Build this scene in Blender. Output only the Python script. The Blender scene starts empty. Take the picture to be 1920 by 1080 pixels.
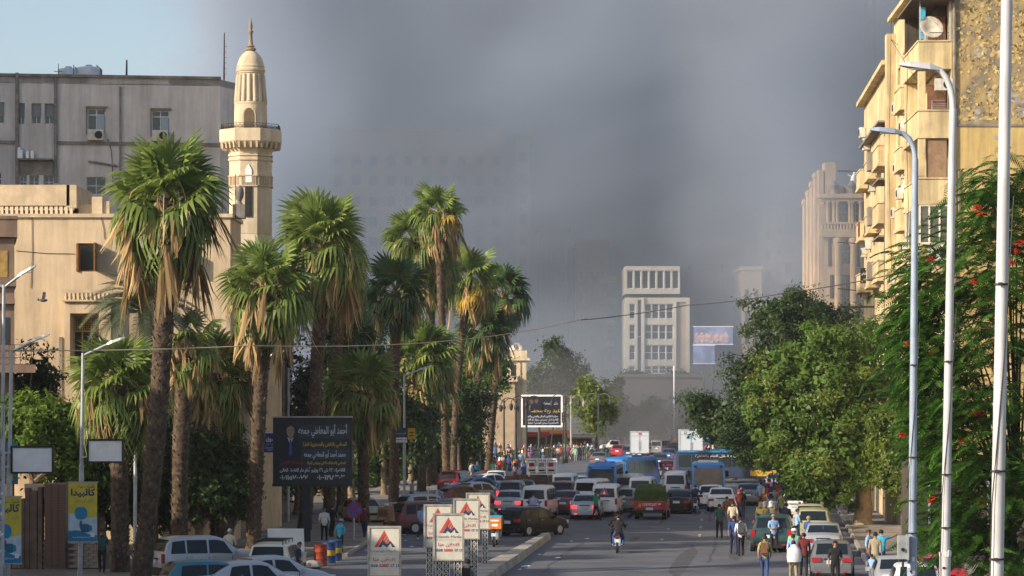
import bpy, math, random
import numpy as np
from mathutils import Vector, Matrix, Euler
R = math.radians
rnd = random.Random(7)
scene = bpy.context.scene
# ------------------------------------------------------------------ camera, sky, sun, exposure
cam_d = bpy.data.cameras.new('camera'); cam = bpy.data.objects.new('camera', cam_d); scene.collection.objects.link(cam)
cam.location = (0, 0, 7.0); cam.rotation_euler = (R(90), 0, 0)
cam_d.lens = 93.75; cam_d.sensor_width = 36; cam_d.shift_y = 0.1094; cam_d.clip_start = 1; cam_d.clip_end = 6000
scene.camera = cam
SUN_AZ, SUN_EL = 62.0, 23.0          # degrees from the direction behind the camera towards the left; elevation
S = Vector((-math.cos(R(SUN_EL)) * math.sin(R(SUN_AZ)), -math.cos(R(SUN_EL)) * math.cos(R(SUN_AZ)), math.sin(R(SUN_EL))))
world = bpy.data.worlds.new('World'); scene.world = world; world.use_nodes = True
wn = world.node_tree; wn.nodes.clear()
sky = wn.nodes.new('ShaderNodeTexSky'); sky.sky_type = 'NISHITA'; sky.sun_disc = False
sky.sun_elevation = R(SUN_EL); sky.sun_rotation = math.atan2(S.x, S.y)
sky.air_density = 0.9; sky.dust_density = 2.2; sky.ozone_density = 0.4
bg = wn.nodes.new('ShaderNodeBackground'); bg.inputs['Strength'].default_value = 0.14
wo = wn.nodes.new('ShaderNodeOutputWorld')
wn.links.new(sky.outputs[0], bg.inputs[0]); wn.links.new(bg.outputs[0], wo.inputs[0])
sun_d = bpy.data.lights.new('sun', 'SUN'); sun_d.energy = 5.0; sun_d.angle = R(0.5); sun_d.color = (1.0, 0.86, 0.67)
sun = bpy.data.objects.new('sun', sun_d); scene.collection.objects.link(sun)
sun.rotation_euler = S.to_track_quat('Z', 'Y').to_euler()
scene.view_settings.view_transform = 'Standard'; scene.view_settings.look = 'None'
scene.view_settings.exposure = 0.46; scene.view_settings.gamma = 1; scene.view_settings.use_curve_mapping = False
scene.render.engine = 'CYCLES'
cy = scene.cycles
cy.max_bounces = 5; cy.diffuse_bounces = 2; cy.glossy_bounces = 2; cy.transmission_bounces = 2; cy.transparent_max_bounces = 6
cy.volume_bounces = 1; cy.volume_step_rate = 1.0; cy.volume_max_steps = 96
cy.use_denoising = True
F = 5000.0

def at(u, v, Y=None):
    """Ground point seen at photo pixel (u, v); with Y the point at that distance."""
    if Y is None:
        Y = 35000.0 / (v - 750.0)
        return Vector(((u - 960) * Y / F, Y, 0.0))
    return Vector(((u - 960) * Y / F, Y, 7 - (v - 750) * Y / F))

# ------------------------------------------------------------------ materials
MATS = {}
def mat(name, col, rough=0.75, var=0.12, scale=1.5, bump=0.0, bscale=None, metal=0.0, spec=0.35, streak=0.0, col2=None, detail=4, coat=0.0, emit=None, alpha=None, trans=0.0, thr=(0.4, 0.62)):
    if name in MATS: return MATS[name]
    m = bpy.data.materials.new(name); m.use_nodes = True; nt = m.node_tree; N = nt.nodes; Lk = nt.links
    b = N['Principled BSDF']; b.inputs['Roughness'].default_value = rough; b.inputs['Metallic'].default_value = metal
    b.inputs['Specular IOR Level'].default_value = spec
    if coat: b.inputs['Coat Weight'].default_value = coat; b.inputs['Coat Roughness'].default_value = 0.08
    if emit: b.inputs['Emission Color'].default_value = (*emit[0], 1); b.inputs['Emission Strength'].default_value = emit[1]
    if trans: b.inputs['Transmission Weight'].default_value = trans
    c = (*col, 1)
    if var or col2 or streak:
        tc = N.new('ShaderNodeTexCoord')
        nz = N.new('ShaderNodeTexNoise'); nz.inputs['Scale'].default_value = scale; nz.inputs['Detail'].default_value = detail; nz.inputs['Roughness'].default_value = 0.6
        Lk.new(tc.outputs['Object'], nz.inputs['Vector'])
        rp = N.new('ShaderNodeValToRGB'); e = rp.color_ramp.elements
        e[0].position, e[1].position = thr
        lo = col2 if col2 else tuple(x * (1 - var) for x in col); hi = col if col2 else tuple(min(1, x * (1 + var)) for x in col)
        e[0].color = (*lo, 1); e[1].color = (*hi, 1)
        Lk.new(nz.outputs['Fac'], rp.inputs['Fac'])
        out = rp.outputs['Color']
        if streak:
            mp = N.new('ShaderNodeMapping'); mp.inputs['Scale'].default_value = (1.3, 1.3, 0.12)
            Lk.new(tc.outputs['Object'], mp.inputs['Vector'])
            n2 = N.new('ShaderNodeTexNoise'); n2.inputs['Scale'].default_value = 1.6; n2.inputs['Detail'].default_value = 6; n2.inputs['Roughness'].default_value = 0.65
            Lk.new(mp.outputs['Vector'], n2.inputs['Vector'])
            r2 = N.new('ShaderNodeValToRGB'); r2.color_ramp.elements[0].position = 0.38; r2.color_ramp.elements[1].position = 0.62
            r2.color_ramp.elements[0].color = (1 - streak, 1 - streak, 1 - streak * 0.95, 1); r2.color_ramp.elements[1].color = (1, 1, 1, 1)
            Lk.new(n2.outputs['Fac'], r2.inputs['Fac'])
            mx = N.new('ShaderNodeMixRGB'); mx.blend_type = 'MULTIPLY'; mx.inputs['Fac'].default_value = 1
            Lk.new(out, mx.inputs[1]); Lk.new(r2.outputs['Color'], mx.inputs[2]); out = mx.outputs[0]
        Lk.new(out, b.inputs['Base Color'])
    else:
        b.inputs['Base Color'].default_value = c
    if bump:
        tc = N.new('ShaderNodeTexCoord')
        n3 = N.new('ShaderNodeTexNoise'); n3.inputs['Scale'].default_value = bscale or scale * 6; n3.inputs['Detail'].default_value = 5
        Lk.new(tc.outputs['Object'], n3.inputs['Vector'])
        bp = N.new('ShaderNodeBump'); bp.inputs['Strength'].default_value = bump; bp.inputs['Distance'].default_value = 0.05
        Lk.new(n3.outputs['Fac'], bp.inputs['Height']); Lk.new(bp.outputs['Normal'], b.inputs['Normal'])
    MATS[name] = m
    return m

def leaf_mat(name, dark, light, dead=None, trans=0.35, rough=0.5):
    if name in MATS: return MATS[name]
    m = bpy.data.materials.new(name); m.use_nodes = True; nt = m.node_tree; N = nt.nodes; Lk = nt.links
    b = N['Principled BSDF']; b.inputs['Roughness'].default_value = rough; b.inputs['Specular IOR Level'].default_value = 0.35
    a = N.new('ShaderNodeAttribute'); a.attribute_name = 'tint'
    oi = N.new('ShaderNodeObjectInfo')
    ad = N.new('ShaderNodeMath'); ad.operation = 'MULTIPLY_ADD'; ad.inputs[1].default_value = 0.35; ad.use_clamp = True
    Lk.new(oi.outputs['Random'], ad.inputs[0]); Lk.new(a.outputs['Fac'], ad.inputs[2])
    rp = N.new('ShaderNodeValToRGB'); e = rp.color_ramp.elements
    e[0].color = (*dark, 1); e[1].color = (*light, 1); e[0].position = 0.1; e[1].position = 0.95
    if dead:
        e[1].position = 0.8; k = e.new(1.0); k.color = (*dead, 1)
    Lk.new(ad.outputs[0], rp.inputs['Fac']); Lk.new(rp.outputs['Color'], b.inputs['Base Color'])
    t = N.new('ShaderNodeBsdfTranslucent'); Lk.new(rp.outputs['Color'], t.inputs['Color'])
    mx = N.new('ShaderNodeMixShader'); mx.inputs[0].default_value = trans
    Lk.new(b.outputs[0], mx.inputs[1]); Lk.new(t.outputs[0], mx.inputs[2]); Lk.new(mx.outputs[0], N['Material Output'].inputs['Surface'])
    MATS[name] = m
    return m

glass_m = mat('dark_glass', (0.02, 0.028, 0.035), 0.12, 0, spec=0.9)
carglass = mat('car_glass', (0.012, 0.018, 0.024), 0.1, 0, spec=0.32)
carglass2 = mat('car_glass_clear', (0.05, 0.085, 0.10), 0.12, 0, spec=0.6)
rubber = mat('rubber', (0.018, 0.018, 0.02), 0.85, 0.2, 8)
black_m = mat('black_paint', (0.015, 0.016, 0.018), 0.45, 0.1)
steel = mat('galvanised_steel', (0.42, 0.44, 0.47), 0.42, 0.12, 3, metal=0.3)
chrome = mat('chrome', (0.55, 0.56, 0.58), 0.25, 0, metal=0.9)
white_m = mat('white_paint', (0.74, 0.75, 0.76), 0.5, 0.06, 2)
redlens = mat('red_lens', (0.35, 0.012, 0.015), 0.25, 0, spec=0.8)
brake_on = mat('brake_light_on', (0.5, 0.02, 0.02), 0.3, 0, emit=((1, 0.03, 0.04), 2.2))
amber_on = mat('amber_light_on', (0.6, 0.25, 0.02), 0.3, 0, emit=((1, 0.4, 0.04), 3))
clearlens = mat('clear_lens', (0.6, 0.62, 0.65), 0.15, 0, spec=0.9)
plate_m = mat('number_plate', (0.55, 0.66, 0.75), 0.5, 0.1, 20)
concrete = mat('concrete', (0.33, 0.31, 0.28), 0.9, 0.18, 1.2, bump=0.2, streak=0.25)
rust = mat('rusty_iron', (0.12, 0.065, 0.04), 0.85, 0.3, 3)

# ------------------------------------------------------------------ mesh helpers
def rotz(a):
    c, s = math.cos(a), math.sin(a)
    return lambda p: (p[0] * c - p[1] * s, p[0] * s + p[1] * c, p[2])

class MB:
    def __init__(self): self.v = []; self.f = []; self.m = []
    def add(self, vs, fs, mi=0):
        o = len(self.v); self.v.extend(tuple(p) for p in vs)
        self.f.extend(tuple(i + o for i in f) for f in fs); self.m.extend([mi] * len(fs)); return self
    def box(self, c, s, mi=0, rz=0.0, tx=1.0, ty=1.0, rx=0.0, ry=0.0):
        hx, hy, hz = s[0] / 2, s[1] / 2, s[2] / 2
        P = [(-hx, -hy, -hz), (hx, -hy, -hz), (hx, hy, -hz), (-hx, hy, -hz), (-hx * tx, -hy * ty, hz), (hx * tx, -hy * ty, hz), (hx * tx, hy * ty, hz), (-hx * tx, hy * ty, hz)]
        if rx or ry or rz:
            M = Euler((rx, ry, rz)).to_matrix(); P = [M @ Vector(p) for p in P]
        P = [(p[0] + c[0], p[1] + c[1], p[2] + c[2]) for p in P]
        return self.add(P, [(3, 2, 1, 0), (4, 5, 6, 7), (0, 1, 5, 4), (1, 2, 6, 5), (2, 3, 7, 6), (3, 0, 4, 7)], mi)
    def bx(self, x0, x1, y0, y1, z0, z1, mi=0):
        return self.box(((x0 + x1) / 2, (y0 + y1) / 2, (z0 + z1) / 2), (abs(x1 - x0), abs(y1 - y0), abs(z1 - z0)), mi)
    def tube(self, pts, r, n=6, mi=0, cap=True):
        pts = [Vector(p) for p in pts]; k = len(pts)
        rs = r if isinstance(r, (list, tuple)) else [r] * k
        vs = []; prev = None
        for i, p in enumerate(pts):
            d = (pts[min(i + 1, k - 1)] - pts[max(i - 1, 0)]).normalized()
            if prev is None:
                a = d.cross(Vector((0, 0, 1)) if abs(d.z) < 0.9 else Vector((0, 1, 0))).normalized()
            else:
                a = (prev - d * prev.dot(d)).normalized()
            prev = a; b = d.cross(a)
            for j in range(n):
                t = 2 * math.pi * j / n
                vs.append(p + (a * math.cos(t) + b * math.sin(t)) * rs[i])
        fs = [(i * n + j, i * n + (j + 1) % n, (i + 1) * n + (j + 1) % n, (i + 1) * n + j) for i in range(k - 1) for j in range(n)]
        if cap: fs += [tuple(range(n))[::-1], tuple((k - 1) * n + j for j in range(n))]
        return self.add(vs, fs, mi)
    def lathe(self, prof, n=12, c=(0, 0, 0), mi=0, rot=0.0, sq=(1, 1)):
        vs = []; k = len(prof)
        for r, z in prof:
            for j in range(n):
                t = 2 * math.pi * j / n + rot
                vs.append((c[0] + r * math.cos(t) * sq[0], c[1] + r * math.sin(t) * sq[1], c[2] + z))
        fs = [(i * n + j, i * n + (j + 1) % n, (i + 1) * n + (j + 1) % n, (i + 1) * n + j) for i in range(k - 1) for j in range(n)]
        fs += [tuple(range(n))[::-1], tuple((k - 1) * n + j for j in range(n))]
        return self.add(vs, fs, mi)
    def prism(self, poly, y0, y1, mi=0):
        """poly in (x, z), extruded along y."""
        n = len(poly); vs = [(x, y0, z) for x, z in poly] + [(x, y1, z) for x, z in poly]
        fs = [tuple(range(n)), tuple(range(2 * n - 1, n - 1, -1))] + [(i, i + n, (i + 1) % n + n, (i + 1) % n) for i in range(n)]
        return self.add(vs, fs, mi)
    def slab(self, poly, z0, z1, mi=0):
        """poly in (x, y), extruded along z."""
        n = len(poly); vs = [(x, y, z0) for x, y in poly] + [(x, y, z1) for x, y in poly]
        fs = [tuple(range(n))[::-1], tuple(range(n, 2 * n))] + [(i, (i + 1) % n, (i + 1) % n + n, i + n) for i in range(n)]
        return self.add(vs, fs, mi)
    def xaxle(self, c, r, w, n=14, mi=0):
        vs = []
        for sx in (-w / 2, w / 2):
            for j in range(n):
                t = 2 * math.pi * j / n; vs.append((c[0] + sx, c[1] + r * math.cos(t), c[2] + r * math.sin(t)))
        fs = [(j, (j + 1) % n, n + (j + 1) % n, n + j) for j in range(n)] + [tuple(range(n))[::-1], tuple(range(n, 2 * n))]
        return self.add(vs, fs, mi)
    def mesh(self, name, mats, smooth=None):
        me = bpy.data.meshes.new(name); me.from_pydata(self.v, [], self.f)
        for m in (mats if isinstance(mats, (list, tuple)) else [mats]): me.materials.append(m)
        if len(me.materials) > 1: me.polygons.foreach_set('material_index', self.m)
        me.update()
        if smooth is not None:
            me.polygons.foreach_set('use_smooth', [True] * len(me.polygons))
            me.set_sharp_from_angle(angle=R(smooth))
        return me
    def build(self, name, mats, parent=None, loc=(0, 0, 0), rz=0.0, smooth=None, kind=None, label=None):
        return put(name, self.mesh(name, mats, smooth), parent, loc, rz, kind, label)

COL = scene.collection
def put(name, me, parent=None, loc=(0, 0, 0), rz=0.0, kind=None, label=None, rot=None, sc=None):
    o = bpy.data.objects.new(name, me); COL.objects.link(o)
    o.location = loc; o.rotation_euler = rot if rot is not None else (0, 0, rz)
    if sc is not None: o.scale = sc if hasattr(sc, '__len__') else (sc, sc, sc)
    if parent is not None: o.parent = parent
    if kind: o['kind'] = kind
    if label: o['label'] = label
    return o
def tag(o, label, cat, group=None):
    o['label'] = label; o['category'] = cat
    if group: o['group'] = group
    return o
def thing(name, label, cat, loc=(0, 0, 0), rz=0.0, group=None, sc=None):
    return tag(put(name, None, None, loc, rz, sc=sc), label, cat, group)

class T:
    """A template: a list of parts sharing mesh data; inst() sets up one thing from it."""
    def __init__(self): self.p = []
    def add(self, name, me, parent=-1, loc=(0, 0, 0), rot=(0, 0, 0), sc=(1, 1, 1), kind=None):
        self.p.append((name, me, parent, loc, rot, sc, kind)); return len(self.p) - 1
    def inst(self, name, label, cat, loc, rz=0.0, group=None, cmap=None, sc=None, rx=0.0, ry=0.0, skip=()):
        root = tag(put(name, None, None, loc, rot=(rx, ry, rz), sc=sc), label, cat, group)
        objs = []
        for i, (nm, me, pa, lo, ro, s, kd) in enumerate(self.p):
            if nm in skip: objs.append(None); continue
            o = put(nm, me, root if pa < 0 else objs[pa], lo, rot=ro, kind=kd)
            if s != (1, 1, 1): o.scale = s
            if cmap:
                for sl in o.material_slots:
                    k = sl.material.name if sl.material else None
                    if k in cmap: sl.link = 'OBJECT'; sl.material = cmap[k]
            objs.append(o)
        return root

def wall(mb, w, h, openings, depth=0.2, mi=0, mr=None, org=(0, 0, 0), rz=0.0):
    """A wall face in the xz plane facing -y, with rectangular openings (x0, x1, z0, z1) and their reveals."""
    tr = rotz(rz); mr = mi if mr is None else mr
    def P(x, y, z):
        q = tr((x, y, z)); return (q[0] + org[0], q[1] + org[1], q[2] + org[2])
    xs = sorted({0.0, w} | {a for o in openings for a in o[:2]}); zs = sorted({0.0, h} | {a for o in openings for a in o[2:4]})
    xs = [x for x in xs if 0 <= x <= w]; zs = [z for z in zs if 0 <= z <= h]
    for i in range(len(xs) - 1):
        for j in range(len(zs) - 1):
            cx, cz = (xs[i] + xs[i + 1]) / 2, (zs[j] + zs[j + 1]) / 2
            if any(o[0] < cx < o[1] and o[2] < cz < o[3] for o in openings): continue
            mb.add([P(xs[i], 0, zs[j]), P(xs[i + 1], 0, zs[j]), P(xs[i + 1], 0, zs[j + 1]), P(xs[i], 0, zs[j + 1])], [(0, 1, 2, 3)], mi)
    for x0, x1, z0, z1 in [o[:4] for o in openings]:
        mb.add([P(x0, 0, z0), P(x0, depth, z0), P(x0, depth, z1), P(x0, 0, z1)], [(0, 1, 2, 3)], mr)
        mb.add([P(x1, 0, z0), P(x1, depth, z0), P(x1, depth, z1), P(x1, 0, z1)], [(3, 2, 1, 0)], mr)
        mb.add([P(x0, 0, z0), P(x1, 0, z0), P(x1, depth, z0), P(x0, depth, z0)], [(0, 1, 2, 3)], mr)
        mb.add([P(x0, 0, z1), P(x1, 0, z1), P(x1, depth, z1), P(x0, depth, z1)], [(3, 2, 1, 0)], mr)
    return mb

def window(parent, x0, x1, z0, z1, y, rz=0.0, org=(0, 0, 0), fm=None, gm=None, nx=2, nz=1, fw=0.06, name='window', transom=None):
    """Frame with panes standing back in an opening; frame is the part, the pane its sub-part."""
    fm = fm or white_m; gm = gm or glass_m
    mb = MB(); w, h = x1 - x0, z1 - z0
    mb.bx(x0, x1, y - 0.03, y + 0.03, z0, z0 + fw).bx(x0, x1, y - 0.03, y + 0.03, z1 - fw, z1)
    for i in range(nx + 1):
        x = x0 + w * i / nx; a = min(max(x - fw / 2, x0), x1 - fw)
        mb.bx(a, a + fw, y - 0.027, y + 0.027, z0 + fw, z1 - fw)
    for j in range(1, nz):
        z = z0 + h * j / nz; mb.bx(x0 + fw, x1 - fw, y - 0.024, y + 0.024, z - fw / 2, z + fw / 2)
    if transom: mb.bx(x0 + fw, x1 - fw, y - 0.024, y + 0.024, z0 + h * transom - fw / 2, z0 + h * transom + fw / 2)
    o = mb.build(name, fm, parent, org, rz)
    g = MB().add([(x0, y + 0.012, z0), (x1, y + 0.012, z0), (x1, y + 0.012, z1), (x0, y + 0.012, z1)], [(0, 1, 2, 3)])
    g.build('pane', gm, o)
    return o

# ------------------------------------------------------------------ lettering (joined Arabic forms, laid out right to left)
AR = {}
def _ar():
    base = 0xFE8D
    seq = [('ا', 2), ('ب', 4), ('ة', 2), ('ت', 4), ('ث', 4), ('ج', 4), ('ح', 4), ('خ', 4), ('د', 2), ('ذ', 2), ('ر', 2), ('ز', 2), ('س', 4), ('ش', 4), ('ص', 4), ('ض', 4), ('ط', 4), ('ظ', 4), ('ع', 4), ('غ', 4), ('ف', 4), ('ق', 4), ('ك', 4), ('ل', 4), ('م', 4), ('ن', 4), ('ه', 4), ('و', 2), ('ى', 2), ('ي', 4)]
    c = base
    for ch, n in seq: AR[ch] = (c, n); c += n
    AR['أ'] = (0xFE83, 2); AR['إ'] = (0xFE87, 2); AR['آ'] = (0xFE81, 2); AR['ئ'] = (0xFE89, 4); AR['ؤ'] = (0xFE85, 2); AR['ء'] = (0xFE80, 1)
_ar()
LAMS = {'ا': 0xFEFB, 'أ': 0xFEF7, 'إ': 0xFEF9, 'آ': 0xFEF5}
def arabic(s):
    s = list(s); out = []; i = 0
    def joins_next(c): return c in AR and AR[c][1] == 4
    while i < len(s):
        c = s[i]
        if c not in AR: out.append(c); i += 1; continue
        prev = i > 0 and joins_next(s[i - 1])
        if c == 'ل' and i + 1 < len(s) and s[i + 1] in LAMS:
            out.append(chr(LAMS[s[i + 1]] + (1 if prev else 0))); i += 2; continue
        nxt = i + 1 < len(s) and s[i + 1] in AR and AR[s[i + 1]][1] >= 2 and AR[c][1] == 4
        code, n = AR[c]
        out.append(chr(code + (3 if prev and nxt else 2 if nxt else 1 if prev and n > 1 else 0))); i += 1
    # right to left, digit and Latin runs kept in reading order
    runs = []; cur = ''
    for ch in out:
        if ch.isdigit() or ('A' <= ch <= 'z'):
            cur += ch
        else:
            if cur: runs.append(cur); cur = ''
            runs.append(ch)
    if cur: runs.append(cur)
    return ''.join(reversed(runs))
_tx = {}
def text(body, x, z, size, m, parent, y=-0.01, align='CENTER', width=None, bold=0.0, name='lettering', rz=0.0, track=1.0):
    """Flat lettering as a mesh in the xz plane facing -y."""
    key = (body, size, align, width, bold, track)
    if key not in _tx:
        c = bpy.data.curves.new('lettering', 'FONT'); c.body = body; c.size = size; c.align_x = align; c.offset = bold; c.space_character = track; c.resolution_u = 3
        o = bpy.data.objects.new('lettering', c); COL.objects.link(o)
        dg = bpy.context.evaluated_depsgraph_get(); dg.update()
        me = bpy.data.meshes.new_from_object(o.evaluated_get(dg)); bpy.data.objects.remove(o)
        me.transform(Matrix.Rotation(R(90), 4, 'X'))
        xs = [v.co.x for v in me.vertices]
        if width and xs:
            k = width / max(1e-4, max(xs) - min(xs)); me.transform(Matrix.Diagonal((k, 1, 1, 1)))
        _tx[key] = me
    me = _tx[key].copy(); me.materials.clear(); me.materials.append(m)
    return put(name, me, parent, (x, y, z), rz)
# ------------------------------------------------------------------ vehicles
PAINT = mat('body_paint', (0.5, 0.5, 0.5), 0.35, 0)
def paint(name, col, metal=0.0, rough=0.32, dirt=0.12):
    return mat(name, col, rough, 0.0, 3, metal=metal, spec=0.5, coat=0.2, col2=tuple(x * (1 - dirt) + 0.22 * dirt for x in col), thr=(0.3, 0.62))
P_WHITE = paint('white_car_paint', (0.72, 0.73, 0.74)); P_SILVER = paint('silver_car_paint', (0.42, 0.44, 0.47), 0.35)
P_GREY = paint('grey_car_paint', (0.16, 0.17, 0.19), 0.3); P_BLACK = mat('black_car_paint', (0.012, 0.013, 0.015), 0.3, 0, spec=.22)
P_RED = paint('red_car_paint', (0.42, 0.018, 0.03), dirt=0.05); P_MAROON = paint('maroon_car_paint', (0.13, 0.015, 0.022), dirt=0.08)
P_BLUE = paint('blue_car_paint', (0.03, 0.09, 0.26), 0.2, dirt=0.1); P_NAVY = paint('navy_car_paint', (0.025, 0.04, 0.09), dirt=0.08)
P_LBLUE = paint('pale_blue_car_paint', (0.3, 0.42, 0.58), 0.2, dirt=0.15); P_TEAL = paint('teal_car_paint', (0.03, 0.15, 0.2), 0.2, dirt=0.1)
P_BEIGE = paint('beige_car_paint', (0.5, 0.44, 0.33)); P_CREAM = paint('cream_car_paint', (0.68, 0.64, 0.52)); P_GREEN = paint('dark_green_car_paint', (0.02, 0.06, 0.06), 0.2, dirt=0.08)
P_OLIVE = paint('olive_car_paint', (0.32, 0.33, 0.2)); P_BUSBLUE = paint('bus_blue_paint', (0.02, 0.17, 0.5), dirt=0.06); P_SKY = paint('sky_blue_paint', (0.03, 0.22, 0.52), dirt=0.08)
P_CRIMSON = paint('crimson_paint', (0.28, 0.02, 0.06), 0.2, dirt=0.05); P_BOXWHITE = paint('box_white_paint', (0.5, 0.55, 0.62))
YELLOW = mat('yellow_paint', (0.62, 0.36, 0.03), 0.5, 0.1)

def lerp(a, b, t): return a + (b - a) * t
def prof(pts, y):
    for (y0, z0), (y1, z1) in zip(pts, pts[1:]):
        if y <= y1: return lerp(z0, z1, (y - y0) / max(1e-6, y1 - y0))
    return pts[-1][1]

class Shell:
    """Car body as a lofted skin: section ring at each station along y (rear 0, front L)."""
    def __init__(s, L, W, top, belt, tuck=0.2, zb=0.24, nose=0.14, boxy=False):
        s.L, s.W, s.top, s.belt, s.tuck, s.zb, s.nose, s.boxy = L, W, top, belt, tuck, zb, nose, boxy
    def sec(s, y):
        zt = prof(s.top, y); bz = prof(s.belt, y) if isinstance(s.belt, list) else s.belt
        e = min(y, s.L - y); k = max(0.0, 1 - e / 0.7); w = s.W / 2 * (1 - s.nose * k * k)
        zb = s.zb + 0.1 * max(0, 1 - e / 0.5)
        b = min(bz, zt - 0.05)
        h = max(0.0, zt - bz); wt = w * (1 - s.tuck * min(1, h / 0.5))
        c = 0.10 if s.boxy else 0.07
        return [(w * 0.86, zb), (w * 0.985, zb + 0.08), (w, lerp(zb, b, 0.55)), (w * 0.975, b), (wt * 0.985, max(b + 0.01, zt - c)), (wt * 0.86, zt - 0.012), (0.0, zt + (0.02 if h > 0.1 else 0.012))]
    def body(s, mb, n=26, mi=0):
        ys = sorted({round(x, 3) for x in [s.L * i / n for i in range(n + 1)] + [p[0] for p in s.top]})
        ring = []
        for y in ys:
            p = s.sec(y); full = p + [(-x, z) for x, z in reversed(p[:-1])]
            ring.append([(x, y - s.L / 2, z) for x, z in full])
        k = len(ring[0]); vs = [p for r in ring for p in r]
        fs = [(i * k + j, i * k + (j + 1) % k, (i + 1) * k + (j + 1) % k, (i + 1) * k + j) for i in range(len(ring) - 1) for j in range(k)]
        fs += [tuple(range(k))[::-1], tuple((len(ring) - 1) * k + j for j in range(k))]
        return mb.add(vs, [f[::-1] for f in fs], mi)
    def side(s, mb, y0, y1, f0=0.08, f1=0.9, sx=1, n=5, mi=0, off=0.012, cut0=0.0, cut1=0.0):
        vs = []
        for i in range(n + 1):
            y = lerp(y0, y1, i / n)
            for f in (f0, f1):
                yy = y + (cut0 * (1 - i / n) + cut1 * i / n) * (1 if f == f1 else 0)
                p = s.sec(yy); a, b = p[3], p[4]
                vs.append((sx * (lerp(a[0], b[0], f) + off), yy - s.L / 2, lerp(a[1], b[1], f)))
        fs = [(2 * i, 2 * i + 2, 2 * i + 3, 2 * i + 1) for i in range(n)]
        return mb.add(vs, fs if sx > 0 else [f[::-1] for f in fs], mi)
    def screen(s, mb, y0, y1, kx=0.84, n=4, mi=0, off=0.014, rear=True):
        vs = []
        for i in range(n + 1):
            y = lerp(y0, y1, i / n); p = s.sec(y); dy = 0.02
            z = p[5][1]; x = p[5][0] / 0.86 * kx
            sl = (prof(s.top, min(s.L, y + dy)) - prof(s.top, max(0, y - dy))) / (2 * dy); nl = math.hypot(1, sl)
            oy, oz = -sl / nl * off, 1 / nl * off
            for q in (-1, -0.5, 0, 0.5, 1): vs.append((x * q, y - s.L / 2 + oy * 1.2, z + oz + 0.012 * (1 - q * q) + 0.004))
        fs = [(5 * i + j, 5 * i + j + 1, 5 * i + j + 6, 5 * i + j + 5) for i in range(n) for j in range(4)]
        return mb.add(vs, fs, mi)

def wheels(t, L, W, ya, yb, r=0.31, w=0.2):
    ty = MB().xaxle((0, 0, 0), r, w, 16).mesh('tyre', rubber, 40)
    rm = MB().xaxle((0, 0, 0), r * 0.64, w + 0.02, 12)
    for i in range(5):
        a = 2 * math.pi * i / 5
        rm.box((0, r * 0.34 * math.cos(a), r * 0.34 * math.sin(a)), (w + 0.034, 0.05, r * 0.5), rx=a - math.pi / 2)
    rm = rm.mesh('rim', steel, 40)
    arch = MB().xaxle((0, 0, 0), r + 0.06, w * 0.8, 16).mesh('wheel_arch', black_m)
    for y in (ya, yb):
        for sx in (-1, 1):
            i = t.add('wheel', ty, -1, (sx * (W / 2 - w / 2 + 0.012), y - L / 2, r))
            t.add('rim', rm, i)
            t.add('wheel_arch', arch, -1, (sx * (W / 2 - w / 2 + 0.005), y - L / 2, r + 0.02))

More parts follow.
